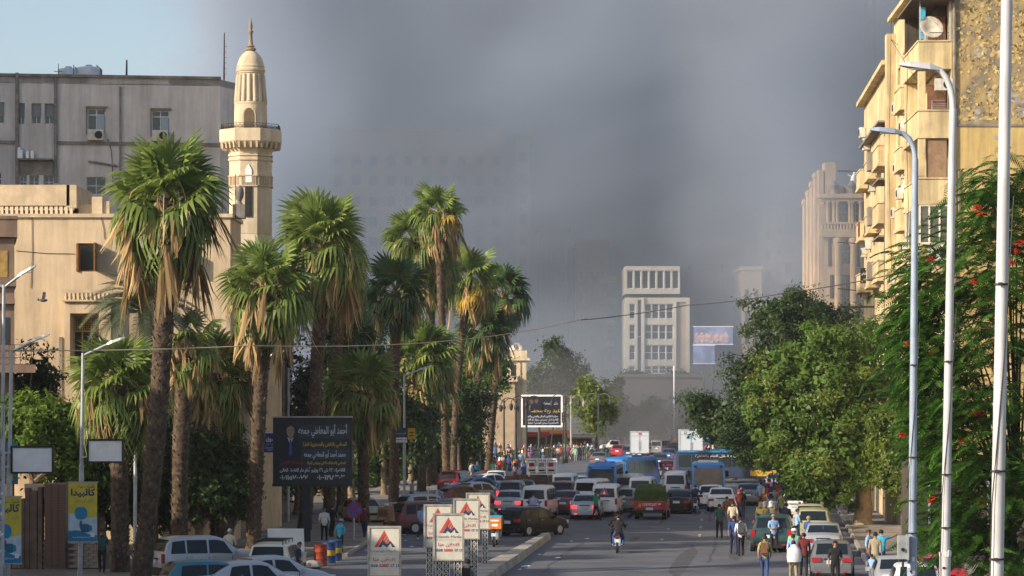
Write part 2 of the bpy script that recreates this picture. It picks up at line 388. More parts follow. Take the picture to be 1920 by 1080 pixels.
CARS = {}
def car(kind):
    if kind in CARS: return CARS[kind]
    t = T(); boxy = False; spoiler = False
    if kind == 'sedan':
        L, W, ya, yb = 4.5, 1.76, 0.95, 3.62
        top = [(0, .62), (.05, .9), (.2, 1.0), (.78, 1.04), (1.12, 1.24), (1.5, 1.41), (1.9, 1.46), (2.5, 1.46), (2.8, 1.40), (3.2, 1.17), (3.5, 1.0), (4.1, .88), (4.4, .74), (4.5, .5)]
        belt = [(0, .86), (1, .93), (3.4, .88), (4.5, .7)]; rear = (.84, 1.42); front = (2.86, 3.44); sides = [(1.35, 2.12, .12, -.02), (2.2, 3.1, 0, -.34)]
    elif kind == 'hatch':
        L, W, ya, yb = 3.9, 1.7, .68, 3.1
        top = [(0, .6), (.06, .96), (.12, 1.02), (.3, 1.3), (.5, 1.46), (1.0, 1.5), (1.9, 1.5), (2.25, 1.42), (2.7, 1.15), (2.95, 1.0), (3.55, .88), (3.82, .74), (3.9, .5)]
        belt = [(0, .93), (2.9, .89), (3.9, .7)]; rear = (.13, .46); front = (2.3, 2.88); sides = [(.55, 1.45, .06, 0), (1.53, 2.55, 0, -.34)]
    elif kind == 'suv':
        L, W, ya, yb = 4.4, 1.84, .86, 3.5
        top = [(0, .7), (.06, 1.02), (.12, 1.1), (.26, 1.46), (.45, 1.64), (1.0, 1.7), (2.3, 1.69), (2.6, 1.6), (3.05, 1.25), (3.3, 1.1), (4.05, 1.0), (4.32, .85), (4.4, .55)]
        belt = [(0, 1.02), (3.2, .98), (4.4, .8)]; rear = (.135, .38); front = (2.66, 3.22); sides = [(.35, .95, .1, 0), (1.02, 1.85, 0, 0), (1.93, 2.9, 0, -.32)]
    elif kind == 'van':
        L, W, ya, yb = 4.7, 1.7, .9, 3.75; boxy = True
        top = [(0, .7), (.04, 1.08), (.07, 1.14), (.17, 1.72), (.3, 1.86), (.7, 1.92), (3.4, 1.9), (3.7, 1.82), (4.25, 1.2), (4.45, 1.02), (4.62, .85), (4.7, .55)]
        belt = [(0, 1.06), (4.2, 1.0), (4.7, .8)]; rear = (.075, .165); front = (3.74, 4.2); sides = [(.3, 1.15, 0, 0), (1.22, 2.2, 0, 0), (2.3, 3.05, 0, 0), (3.15, 3.95, 0, -.28)]
    elif kind == 'wagon':
        L, W, ya, yb = 4.6, 1.72, 1.05, 3.7
        top = [(0, .62), (.05, .92), (.1, .98), (.42, 1.4), (.6, 1.46), (1.5, 1.5), (2.5, 1.48), (2.8, 1.4), (3.2, 1.12), (3.42, 1.0), (4.2, .92), (4.5, .8), (4.6, .5)]
        belt = [(0, .9), (3.4, .9), (4.6, .75)]; rear = (.13, .4); front = (2.86, 3.34); sides = [(.55, 1.3, .1, 0), (1.38, 2.1, 0, 0), (2.18, 3.05, 0, -.3)]
    sh = Shell(L, W, top, belt, 0.12 if boxy else 0.2, boxy=boxy)
    t.add('body', sh.body(MB()).mesh('body', PAINT, 32))
    t.add('rear_window', sh.screen(MB(), *rear).mesh('rear_window', carglass, 60))
    t.add('windscreen', sh.screen(MB(), *front).mesh('windscreen', carglass, 60))
    for y0, y1, c0, c1 in sides:
        for sx in (-1, 1): t.add('side_window', sh.side(MB(), y0, y1, sx=sx, cut0=c0, cut1=c1).mesh('side_window', carglass, 60))
    wheels(t, L, W, ya, yb, 0.33 if kind == 'suv' else 0.3)
    zt = prof(belt, .0); h = L / 2
    for sx in (-1, 1):
        m = MB()
        if kind in ('van', 'wagon', 'suv'): m.box((sx * (W / 2 - .14), -h + .05, zt - .14), (.15, .1, .36))
        else: m.box((sx * (W / 2 - .25), -h + .03, zt - .1), (.34, .12, .16))
        t.add('tail_light', m.mesh('tail_light', redlens))
        t.add('headlight', MB().box((sx * (W / 2 - .27), h - .07, .68 if not boxy else .8), (.34, .14, .16)).mesh('headlight', clearlens))
        t.add('wing_mirror', MB().box((sx * (W / 2 + .06), front[1] - .25 - h, prof(belt, front[1]) + .06), (.2, .09, .15), ty=.8).mesh('wing_mirror', PAINT))
    t.add('rear_bumper', MB().box((0, -h + .02, .42), (W * .86, .16, .2)).mesh('rear_bumper', black_m if kind in ('wagon', 'suv') else PAINT))
    t.add('front_bumper', MB().box((0, h - .03, .4), (W * .84, .14, .2)).mesh('front_bumper', PAINT))
    t.add('number_plate', MB().box((0, -h - .02, .74 if kind != 'van' else .86), (.42, .05, .15)).mesh('number_plate', plate_m))
    t.add('grille', MB().box((0, h - .01, .62), (W * .42, .05, .12)).mesh('grille', black_m))
    u = MB().box((0, 0, .2), (W * .7, L * .8, .1)); t.add('underbody', u.mesh('underbody', black_m))
    for sx in (-1, 1):
        hd = MB()
        for y0, y1, _, _ in sides[-2:]: hd.box((sx * (W / 2 * .985), lerp(y0, y1, .2) - h, zt - .1), (.03, .14, .03))
        t.add('door_handle', hd.mesh('door_handle', chrome))
    sm_ = MB()
    for sx in (-1, 1):
        for y0, y1, _, _ in sides[-2:]:
            sm_.box((sx * (W / 2 * .992), y0 - .03 - h, .66), (.02, .014, .6))
        sm_.box((sx * (W / 2 * .992), sides[-1][1] - .02 - h, .66), (.02, .014, .56)).box((sx * (W / 2 * .998), .1, .3), (.03, L * .42, .07))
    t.add('door_seam', sm_.mesh('door_seam', black_m))
    for sx in (-1, 1): t.add('rear_reflector', MB().box((sx * W * .3, -h - .065, .36), (.16, .02, .05)).mesh('rear_reflector', redlens))
    t.add('rear_trim', MB().box((0, -h - .02, (.74 if kind != 'van' else .86) + .12), (.62, .06, .045)).box((0, -h - .03, .27), (W * .6, .12, .1)).mesh('rear_trim', black_m))
    if kind in ('hatch', 'suv', 'van', 'wagon'):
        yw, zw = rear[0] - h, prof(top, rear[0]); t.add('rear_wiper', MB().tube([(0, yw - .03, zw + .02), (.3, yw + .02, zw + .14)], .014, 4).mesh('rear_wiper', black_m))
    if kind == 'wagon':
        rk = MB()
        for sx in (-1, 1): rk.tube([(sx * .55, -1.9, 1.6), (sx * .55, .3, 1.6)], .025)
        for y in (-1.9, -1.2, -.5, .3): rk.tube([(-.55, y, 1.6), (.55, y, 1.6)], .022).tube([(-.55, y, 1.45), (-.55, y, 1.6)], .02).tube([(.55, y, 1.45), (.55, y, 1.6)], .02)
        t.add('roof_rack', rk.mesh('roof_rack', black_m))
    CARS[kind] = t
    return t

NV = [0]
def put_car(kind, label, pnt, u, v, head=6.0, extra=None, on=False, cat=None, group='vehicles queuing along the street', name=None, sc=None, z=0.0):
    """u, v: where the rear (or near) end stands; head: degrees right of straight away."""
    p = at(u, v); a = -R(head); t = car(kind)
    L = {'sedan': 4.5, 'hatch': 3.9, 'suv': 4.4, 'van': 4.7, 'wagon': 4.6}[kind]
    d = Vector((math.sin(R(head)), math.cos(R(head)), 0)); c = p + d * (L / 2 * (1 if abs((head + 180) % 360 - 180) < 100 else -1) if extra != 'mid' else 0)
    cm = {'body_paint': pnt}
    if on: cm['red_lens'] = brake_on
    cat = cat or {'sedan': 'car', 'hatch': 'car', 'suv': 'car', 'van': 'van', 'wagon': 'car'}[kind]
    nm = name or {'sedan': 'sedan_car', 'hatch': 'hatchback_car', 'suv': 'suv_car', 'van': 'minivan', 'wagon': 'estate_car'}[kind]
    return t.inst(nm, label, cat, (c.x, c.y, z), a, group, cm, sc)

def bus(label, pmain, u, v, head, L=7.2, W=2.2, H=2.75, lower=None, tint=None, cat='bus', back_round=True, stripe=None, group='buses in the traffic', mid=False, text_on=None, roofc=None):
    p = at(u, v); d = Vector((math.sin(R(head)), math.cos(R(head)), 0)); c = p if mid else p + d * L / 2
    root = thing('minibus', label, cat, (c.x, c.y, 0), -R(head), group)
    h = L / 2; b = .55
    top = [(0, .9), (.05, 1.3), (.12, H - .5), (.3, H - .16), (.7, H), (L - 1.0, H), (L - .5, H - .2), (L - .2, H - .9), (L - .06, 1.2), (L, .7)]
    sh = Shell(L, W, top, 1.25, .08, .38, .1, True)
    sh.body(MB(), 30).build('body', pmain, root, smooth=32)
    if lower:
        for sx in (-1, 1): MB().box((sx * (W / 2 + .004), 0, .72), (.02, L * .86, .56)).build('lower_panel', lower, root)
    g = tint or carglass
    n = max(3, int(L / 1.3))
    for sx in (-1, 1):
        for i in range(n):
            y0 = .55 + (L - 1.5) * i / n; y1 = .55 + (L - 1.5) * (i + 1) / n - .09
            sh.side(MB(), y0, y1, .06, .82, sx, 2).build('side_window', g, root)
    # rear window standing in the rounded tail
    mb = MB(); rows = []
    for i in range(7):
        z = lerp(1.32, H - .34, i / 6)
        y = next((lerp(a[0], b_[0], (z - a[1]) / (b_[1] - a[1])) for a, b_ in zip(top, top[1:]) if a[1] <= z <= b_[1]), 0)
        x = W / 2 * (.80 - .08 * abs(i / 3 - 1) ** 3)
        rows.append([(x * q, y - h - .03, z) for q in (-1, -.9, 0, .9, 1)])
    vs = [q for r in rows for q in r]
    mb.add(vs, [(5 * i + j, 5 * i + j + 1, 5 * i + j + 6, 5 * i + j + 5) for i in range(6) for j in range(4)]); mb.build('rear_window', g, root, smooth=60)
    sh.screen(MB(), L - .48, L - .08).build('windscreen', g, root)
    for sx in (-1, 1):
        MB().box((sx * (W / 2 - .3), -h - .02, 1.0), (.34, .08, .34)).build('tail_light_panel', white_m if lower else black_m, root)
        tl = MB()
        for k in range(2): tl.lathe([(.0, 0), (.085, 0), (.085, .05), (0, .06)], 10, (0, 0, 0))
        tl = MB()
        for k in range(2):
            vs = [(sx * (W / 2 - .4 + .2 * k) + .075 * math.cos(q * .7), -h - .075, 1.04 - .1 * k * 0 + .075 * math.sin(q * .7)) for q in range(9)]
            tl.add(vs, [tuple(range(9))])
        tl.build('tail_light', redlens, root)
        MB().box((sx * (W / 2 + .14), h - .45, 1.9), (.22, .12, .42)).build('wing_mirror', black_m, root)
        MB().box((sx * (W / 2 - .32), -h + .16, H - .22), (.16, .08, .1)).build('roof_marker_light', black_m, root)
        MB().box((sx * (W / 2 - .35), h - .03, .8), (.4, .1, .25)).build('headlight', clearlens, root)
    MB().box((0, -h - .01, .52), (W * .92, .2, .24)).build('rear_bumper', lower or pmain, root)
    MB().box((0, -h - .06, .86), (.45, .04, .16)).build('number_plate', plate_m, root)
    ty = MB().xaxle((0, 0, 0), .42, .26, 16).mesh('tyre', rubber, 40); rm = MB().xaxle((0, 0, 0), .25, .28, 12).mesh('rim', steel, 40); ar = MB().xaxle((0, 0, 0), .52, .2, 16).mesh('wheel_arch', black_m)
    for y in (-h + 1.9, h - 1.6):
        for sx in (-1, 1):
            w = put('wheel', ty, root, (sx * (W / 2 - .12), y, .42)); put('rim', rm, w); put('wheel_arch', ar, root, (sx * (W / 2 - .09), y, .46))
    if stripe: MB().box((W / 2 + .015, h * .2, H - .35), (.03, .4, .5)).build('door_post', stripe, root); MB().box((W / 2 + .02, h * .55, .85), (.03, L * .3, .5)).build('yellow_panel', stripe, root)
    rf = MB().box((0, -h * .1, H + .06), (W * .6, L * .3, .12), tx=.9, ty=.95).build('roof_hatch', roofc or pmain, root)
    return root

def truck(label, u, v, head, cabp, body='box', bodym=None, L=5.6, W=1.95, H=3.1, group='trucks and pickups in the traffic', cat='truck', name='box_truck', mid=False, cabH=2.0):
    p = at(u, v); d = Vector((math.sin(R(head)), math.cos(R(head)), 0)); c = p if mid else p + d * L / 2
    root = thing(name, label, cat, (c.x, c.y, 0), -R(head), group); h = L / 2
    cl = 1.75
    if body == 'pickup':
        cl = 2.9; top = [(0, .7), (.02, 1.0), (.1, 1.5), (.25, 1.68), (1.2, 1.72), (1.45, 1.62), (1.85, 1.15), (2.7, 1.02), (2.85, .85), (2.9, .5)]
        sh = Shell(cl, W, top, 1.06, .16, .35, .1)
    else:
        top = [(0, .7), (.02, 1.2), (.08, cabH - .1), (.2, cabH), (1.1, cabH), (1.3, cabH - .12), (1.62, 1.15), (1.7, .9), (1.75, .5)]
        sh = Shell(cl, W, top, 1.15, .1, .4, .08, True)
    oy = h - cl
    def sub(mb, nm, m):
        o = mb.build(nm, m, root, smooth=35); o.location = (0, h - cl / 2, 0); return o
    sub(sh.body(MB(), 16), 'cab', cabp)
    a, b = (1.48, 1.82) if body == 'pickup' else (1.32, 1.6)
    sub(sh.screen(MB(), a, b), 'windscreen', carglass)
    for sx in (-1, 1): sub(sh.side(MB(), .3, a, .06, .9, sx, cut1=-.1), 'side_window', carglass)
    MB().add([(-W * .34, oy - .012, 1.15), (W * .34, oy - .012, 1.15), (W * .32, oy + .05, 1.55), (-W * .32, oy + .05, 1.55)], [(0, 1, 2, 3)]).build('rear_window', carglass, root)
    bl = L - cl - .06
    MB().box((0, -h + L / 2 - .1, .55), (W * .5, L * .92, .16)).build('chassis', black_m, root)
    r = .36 if body == 'pickup' else .4
    ty = MB().xaxle((0, 0, 0), r, .24, 16).mesh('tyre', rubber, 40); rm = MB().xaxle((0, 0, 0), r * .6, .26, 12).mesh('rim', steel, 40)
    for y in (-h + 1.0, h - .95):
        for sx in (-1, 1):
            w = put('wheel', ty, root, (sx * (W / 2 - .1), y, r)); put('rim', rm, w)
    bm = bodym or cabp
    if body == 'box':
        m = MB().bx(-W / 2 - .05, W / 2 + .05, -h, -h + bl, .8, H); m.build('box_body', bm, root)
        fr = MB()
        for sx in (-1, 1): fr.box((sx * (W / 2 + .02), -h - .012, (H + .8) / 2), (.08, .03, H - .8))
        fr.box((0, -h - .016, H - .06), (W + .1, .03, .1)).box((0, -h - .016, H - .5), (W + .1, .03, .05)).box((0, -h - .014, (H + .3) / 2), (.04, .025, H - 1.3)).box((0, -h - .016, .84), (W + .1, .03, .08))
        fr.build('door_frame', steel, root)
        for sx in (-1, 1): MB().box((sx * .1, -h - .045, 1.7), (.03, .03, 1.2)).build('door_bar', steel, root)
    elif body == 'pickup':
        bed = MB()
        bed.bx(-W / 2 + .02, W / 2 - .02, -h, -h + bl, .6, .72)
        for sx in (-1, 1): bed.bx(sx * W / 2 - .04, sx * W / 2 + .04, -h, -h + bl, .55, 1.12)
        bed.build('cargo_bed', bm, root)
        MB().bx(-W / 2 + .06, W / 2 - .06, -h - .03, -h + .03, .62, 1.1).build('tailgate', bm, root)
        MB().box((0, -h - .06, .5), (W * .95, .14, .16)).build('rear_bumper', black_m, root)
    elif body == 'flat':
        bed = MB(); bed.bx(-W / 2 - .05, W / 2 + .05, -h, -h + bl, .75, .87); bed.build('cargo_bed', bm, root)
        for sx in (-1, 1): MB().bx(sx * (W / 2 + .02) - .03, sx * (W / 2 + .02) + .03, -h, -h + bl, .87, 1.35).build('side_board', bm, root)
        MB().bx(-W / 2, W / 2, -h - .03, -h + .03, .87, 1.35).build('tailgate', bm, root)
    for sx in (-1, 1):
        MB().box((sx * (W / 2 - .14), -h - .07, .78 if body != 'pickup' else .9), (.2, .06, .2)).build('tail_light', redlens, root)
        MB().box((sx * (W / 2 - .3), h - .02, .78), (.36, .1, .2)).build('headlight', clearlens, root)
        MB().box((sx * (W / 2 + .1), h - cl + 1.3, 1.35), (.2, .08, .26)).build('wing_mirror', black_m, root)
    MB().box((0, -h - .1, .66), (.42, .04, .14)).build('number_plate', plate_m, root)
    return root

# ------------------------------------------------------------------ motorcycles
def motorcycle(label, u, v, head=5, col=None, lit=False, group='motorcycles in the traffic'):
    p = at(u, v)
    root = thing('motorcycle', label, 'motorcycle', (p.x, p.y, 0), -R(head), group)
    ty = MB().xaxle((0, 0, 0), .3, .1, 16).mesh('tyre', rubber, 40); rm = MB().xaxle((0, 0, 0), .2, .11, 12).mesh('rim', steel, 40)
    for y in (-.62, .66):
        w = put('wheel', ty, root, (0, y, .3)); put('rim', rm, w)
    c = col or P_BLACK
    MB().tube([(0, .62, .3), (0, .52, .72), (0, .42, 1.0)], .035).tube([(-.07, .64, .3), (-.07, .45, .95)], .025).tube([(.07, .64, .3), (.07, .45, .95)], .025).build('front_fork', chrome, root)
    MB().tube([(-.36, .26, 1.02), (-.2, .38, 1.06), (0, .42, 1.02), (.2, .38, 1.06), (.36, .26, 1.02)], .02).build('handlebar', black_m, root)
    MB().lathe([(.02, -.1), (.12, -.08), (.15, 0), (.12, .1), (.03, .13)], 10, (0, .2, .86), sq=(.9, 1.7)).build('fuel_tank', c, root, smooth=50)
    MB().box((0, -.28, .82), (.24, .72, .1), tx=.8, ty=.95).build('seat', black_m, root)
    MB().box((0, .05, .5), (.3, .5, .36)).tube([(.16, .2, .3), (.18, -.3, .34), (.18, -.75, .42)], .045, 8).build('engine', steel, root)
    MB().box((0, -.66, .74), (.16, .4, .06), rx=.15).box((0, -.74, .66), (.14, .1, .2)).build('rear_mudguard', c, root)
    MB().box((0, -.8, .74), (.16, .05, .1)).build('tail_light', brake_on if lit else redlens, root)
    MB().box((0, -.82, .58), (.22, .02, .16)).build('number_plate', plate_m, root)
    MB().box((0, .56, .9), (.2, .12, .2), tx=.8).build('headlight', clearlens, root)
    for sx in (-1, 1): MB().tube([(sx * .3, .3, 1.06), (sx * .36, .3, 1.22)], .01).box((sx * .38, .29, 1.25), (.13, .03, .08)).build('mirror', black_m, root)
    return root
# ------------------------------------------------------------------ people
SKIN = mat('skin', (0.30, 0.165, 0.10), 0.6, 0.08, 6); TOPM = mat('top_cloth', (0.3, 0.3, 0.3), 0.9, 0); BOTM = mat('trouser_cloth', (0.03, 0.035, 0.05), 0.9, 0.15, 6)
SHOE = mat('shoe_leather', (0.03, 0.025, 0.022), 0.6, 0); HAIR = mat('black_hair', (0.012, 0.01, 0.009), 0.6, 0.2, 20)
_cl = {}
def cloth(name, col):
    if name not in _cl: _cl[name] = mat('cloth_' + name.replace(' ', '_'), col, 0.9, 0.14, 5)
    return _cl[name]
CL = {'white': (.66, .67, .70), 'black': (.015, .015, .018), 'navy': (.02, .03, .08), 'blue': (.035, .07, .22), 'light blue': (.25, .40, .66), 'red': (.42, .02, .03), 'maroon': (.14, .025, .03), 'green': (.03, .30, .13), 'dark green': (.03, .09, .08), 'mint green': (.22, .52, .32),
      'grey': (.24, .24, .25), 'dark grey': (.07, .07, .08), 'beige': (.5, .43, .33), 'brown': (.16, .08, .045), 'pink': (.55, .25, .36), 'lilac': (.38, .34, .58), 'yellow': (.62, .5, .14), 'orange': (.62, .18, .03), 'olive': (.28, .31, .14), 'cream': (.6, .55, .42), 'purple': (.16, .05, .22), 'turquoise': (.05, .34, .52), 'khaki': (.3, .25, .16)}
for k, c in CL.items(): cloth(k, c)

def pose_mesh(J, skirt=False, girl=False):
    """J: joints. One continuous skin grown over the skeleton, materials by limb."""
    V = []; E = []; Rr = []; tagm = []
    def vtx(p, r, t): V.append(p); Rr.append(r); tagm.append(t); return len(V) - 1
    def chain(start, pts):
        i = start
        for p, r, t in pts:
            j = vtx(p, r, t); E.append((i, j)); i = j
        return i
    pel = vtx(J['pelvis'], (.155, .115), 2)
    waist = chain(pel, [(J['waist'], (.15, .105), 1)]); chest = chain(waist, [(J['chest'], (.175, .12), 1)])
    neck = chain(chest, [(J['neck'], (.10, .085), 1)])
    nb = chain(neck, [(J['throat'], (.056, .06), 0)])
    hd = chain(nb, [(J['head'], (.078, .095), 0), (J['crown'], (.05, .06), 0)])
    for s in ('l', 'r'):
        chain(chest, [(J['sh' + s], (.075, .07), 1), (J['el' + s], (.05, .048), J.get('sleeve', 1)), (J['wr' + s], (.034, .032), 0), (J['ha' + s], (.036, .024), 0)])
        chain(pel, [(J['hi' + s], (.105, .1), 2), (J['kn' + s], (.068, .068), 2), (J['an' + s], (.05, .052), 2), (J['to' + s], (.042, .036), 3)])
    me = bpy.data.meshes.new('person_skeleton'); me.from_pydata([tuple(p) for p in V], E, [])
    o = bpy.data.objects.new('person_skeleton', me); COL.objects.link(o)
    o.modifiers.new('skin', 'SKIN').use_smooth_shade = True
    for i, r in enumerate(Rr): me.skin_vertices[0].data[i].radius = r
    me.skin_vertices[0].data[0].use_root = True
    sb = o.modifiers.new('sub', 'SUBSURF'); sb.levels = 1; sb.render_levels = 1
    dg = bpy.context.evaluated_depsgraph_get(); dg.update()
    out = bpy.data.meshes.new_from_object(o.evaluated_get(dg)); bpy.data.objects.remove(o)
    segs = [(Vector(V[a]), Vector(V[b]), tagm[b], Rr[b][0]) for a, b in E]
    out.materials.clear()
    for m in (SKIN, TOPM, BOTM, SHOE): out.materials.append(m)
    mi = []
    for f in out.polygons:
        c = f.center; best = 9; t = 1
        for a, b, g, r in segs:
            d = b - a; q = max(0, min(1, (c - a).dot(d) / max(1e-6, d.dot(d)))); e = (c - (a + d * q)).length - r * 0.6
            if e < best: best = e; t = g
        mi.append(t)
    out.polygons.foreach_set('material_index', mi); out.polygons.foreach_set('use_smooth', [True] * len(mi))
    mb = MB(); mb.v = [tuple(v.co) for v in out.vertices]; mb.f = [tuple(p.vertices) for p in out.polygons]; mb.m = mi
    up = (Vector(J['crown']) - Vector(J['throat'])).normalized(); fw = Vector(J.get('face', (0, 1, 0)))
    rt = fw.cross(up).normalized(); hc = Vector(J['head'])
    # nose, ears, eyes
    n0 = hc + fw * .092 - up * .015
    mb.add([n0 + rt * .018 - up * .02, n0 - rt * .018 - up * .02, n0 + up * .03, n0 + fw * .028 - up * .015], [(0, 1, 3), (1, 2, 3), (2, 0, 3)], 0)
    for s in (-1, 1):
        e = hc + rt * s * .083 - up * .005; mb.box(e, (.03, .05, .065), 0)
        e = hc + fw * .092 + rt * s * .035 + up * .022; mb.box(e, (.028, .012, .014), 3)
    mb.box(hc + fw * .09 - up * .052, (.05, .012, .012), 0)
    # fingers and thumb
    for s, sg in (('l', -1), ('r', 1)):
        w, h = Vector(J['wr' + s]), Vector(J['ha' + s]); d = (h - w).normalized(); sd = d.cross(Vector((sg, 0.2, 0))).normalized()
        cu = Vector((-sg, 0, 0)); cu = (cu - d * cu.dot(d)).normalized()
        for k in range(4):
            b0 = h + sd * (k - 1.5) * .021 - d * .01; ln = (.062, .075, .08, .066)[k]
            mb.tube([b0, b0 + d * ln * .5, b0 + d * ln * .85 + cu * .022], [.011, .0095, .007], 4, 0)
        b0 = h - d * .045 + sd * .03
        mb.tube([b0, b0 + sd * .03 + d * .02, b0 + sd * .035 + d * .05], [.012, .011, .008], 4, 0)
    if skirt:
        p = Vector(J['pelvis']); b = (Vector(J['anl']) + Vector(J['anr'])) / 2
        prof_ = [(.17, .12), (.2, -.1), (.23, -.4), (.28, -.78), (.25, -.79)]
        mb.lathe([(r, z) for r, z in prof_], 12, (p.x, p.y, p.z), 2, sq=(1, .8))
    me2 = mb.mesh('person', [SKIN, TOPM, BOTM, SHOE]); me2.polygons.foreach_set('use_smooth', [True] * len(me2.polygons))
    # hair cap / scarf
    hb = MB(); z = up
    rows = []
    nH = 10
    for i, (a, rr) in enumerate(((-.35, .082), (0.0, .102), (.4, .1), (.8, .078), (1.2, .04), (1.5, .004))):
        for j in range(nH):
            t = 2 * math.pi * j / nH; x, y = math.cos(t), math.sin(t)
            low = a if (y < 0.55 or a > 0.2) else 0.42
            zz = math.sin(low) * .115 + .008 if a < 1.4 else .125
            q = hc + rt * x * rr * .93 + fw * (y * rr * 1.12 - .006) + up * zz
            rows.append(q)
    hb.add(rows, [(i * nH + j, i * nH + (j + 1) % nH, (i + 1) * nH + (j + 1) % nH, (i + 1) * nH + j) for i in range(5) for j in range(nH)])
    hair = hb.mesh('hair', HAIR); hair.polygons.foreach_set('use_smooth', [True] * len(hair.polygons))
    sc = MB()
    sc.lathe([(.15, -.2), (.13, -.12), (.098, -.06), (.112, .02), (.1, .08), (.06, .125), (.005, .135)], 12, (hc.x, hc.y - .012, hc.z), sq=(1, 1.12))
    scarf = sc.mesh('headscarf', HAIR); scarf.polygons.foreach_set('use_smooth', [True] * len(scarf.polygons))
    return me2, hair, scarf, Vector(J['chest']), hc

def stand(**k):
    J = dict(pelvis=(0, 0, .93), waist=(0, .01, 1.1), chest=(0, 0, 1.32), neck=(0, -.01, 1.47), throat=(0, 0, 1.54), head=(0, .015, 1.64), crown=(0, 0, 1.735),
             shl=(-.19, 0, 1.41), shr=(.19, 0, 1.41), ell=(-.24, -.02, 1.13), elr=(.24, -.02, 1.13), wrl=(-.25, .05, .9), wrr=(.25, .05, .9), hal=(-.245, .07, .82), har=(.245, .07, .82),
             hil=(-.1, 0, .86), hir=(.1, 0, .86), knl=(-.105, .02, .48), knr=(.105, .02, .48), anl=(-.11, -.01, .07), anr=(.11, -.01, .07), tol=(-.13, .15, .035), tor=(.13, .15, .035))
    J.update(k); return J
POSES = {
 'standing': stand(),
 'walking': stand(knl=(-.1, .16, .5), anl=(-.1, .26, .08), tol=(-.1, .42, .05), knr=(.1, -.02, .48), anr=(.1, -.3, .12), tor=(.1, -.17, .035), ell=(-.24, -.14, 1.15), wrl=(-.23, -.13, .92), hal=(-.22, -.1, .84), elr=(.24, .08, 1.14), wrr=(.22, .22, .95), har=(.21, .27, .89), chest=(0, .03, 1.32), neck=(0, .03, 1.47), throat=(0, .05, 1.54), head=(0, .07, 1.64), crown=(0, .06, 1.735)),
 'striding': stand(knr=(.1, .14, .5), anr=(.1, .2, .08), tor=(.1, .36, .05), knl=(-.1, -.04, .49), anl=(-.1, -.26, .11), tol=(-.1, -.12, .035), elr=(.24, -.12, 1.15), wrr=(.23, -.1, .92), har=(.22, -.07, .84), ell=(-.24, .06, 1.14), wrl=(-.22, .2, .95), hal=(-.21, .25, .88)),
 'leaning': stand(ell=(-.25, .06, 1.16), wrl=(-.1, .22, 1.12), hal=(-.02, .23, 1.13), elr=(.25, .06, 1.16), wrr=(.1, .22, 1.1), har=(.02, .24, 1.09), hil=(-.1, .02, .86), knl=(-.12, .1, .47), anl=(-.14, .12, .07), tol=(-.16, .28, .035), anr=(.06, .04, .07), tor=(.05, .2, .035)),
 'phone': stand(elr=(.25, .02, 1.14), wrr=(.16, .22, 1.26), har=(.14, .25, 1.33), head=(0, .03, 1.635), face=(0, .95, -.3)),
 'reaching': stand(elr=(.36, .16, 1.42), wrr=(.5, .34, 1.5), har=(.56, .4, 1.53)),
 'carrying': stand(ell=(-.24, .1, 1.15), wrl=(-.2, .33, 1.1), hal=(-.18, .4, 1.12), elr=(.24, .1, 1.15), wrr=(.2, .33, 1.1), har=(.18, .4, 1.12)),
 'riding': stand(pelvis=(0, -.18, .92), waist=(0, -.15, 1.08), chest=(0, -.08, 1.29), neck=(0, -.03, 1.43), throat=(0, 0, 1.5), head=(0, .03, 1.6), crown=(0, .02, 1.695), shl=(-.19, -.05, 1.37), shr=(.19, -.05, 1.37), ell=(-.32, .1, 1.16), elr=(.32, .1, 1.16), wrl=(-.32, .26, 1.06), wrr=(.32, .26, 1.06), hal=(-.32, .32, 1.06), har=(.32, .32, 1.06), hil=(-.12, -.14, .88), hir=(.12, -.14, .88), knl=(-.22, .2, .74), knr=(.22, .2, .74), anl=(-.22, .0, .36), anr=(.22, .0, .36), tol=(-.23, .14, .3), tor=(.23, .14, .3)),
 'sitting': stand(pelvis=(0, -.1, .55), waist=(0, -.1, .72), chest=(0, -.07, .93), neck=(0, -.05, 1.08), throat=(0, -.03, 1.15), head=(0, 0, 1.25), crown=(0, -.01, 1.345), shl=(-.19, -.06, 1.02), shr=(.19, -.06, 1.02), ell=(-.25, .08, .8), elr=(.25, .08, .8), wrl=(-.12, .26, .66), wrr=(.12, .26, .66), hal=(-.06, .32, .64), har=(.06, .32, .64), hil=(-.1, -.06, .52), hir=(.1, -.06, .52), knl=(-.14, .34, .5), knr=(.14, .34, .5), anl=(-.14, .32, .07), anr=(.14, .32, .07), tol=(-.15, .48, .035), tor=(.15, .48, .035)),
}
PM = {}
def pose(k, skirt):
    if (k, skirt) not in PM: PM[(k, skirt)] = pose_mesh(POSES[k], skirt)
    return PM[(k, skirt)]
SHIRTS = {}
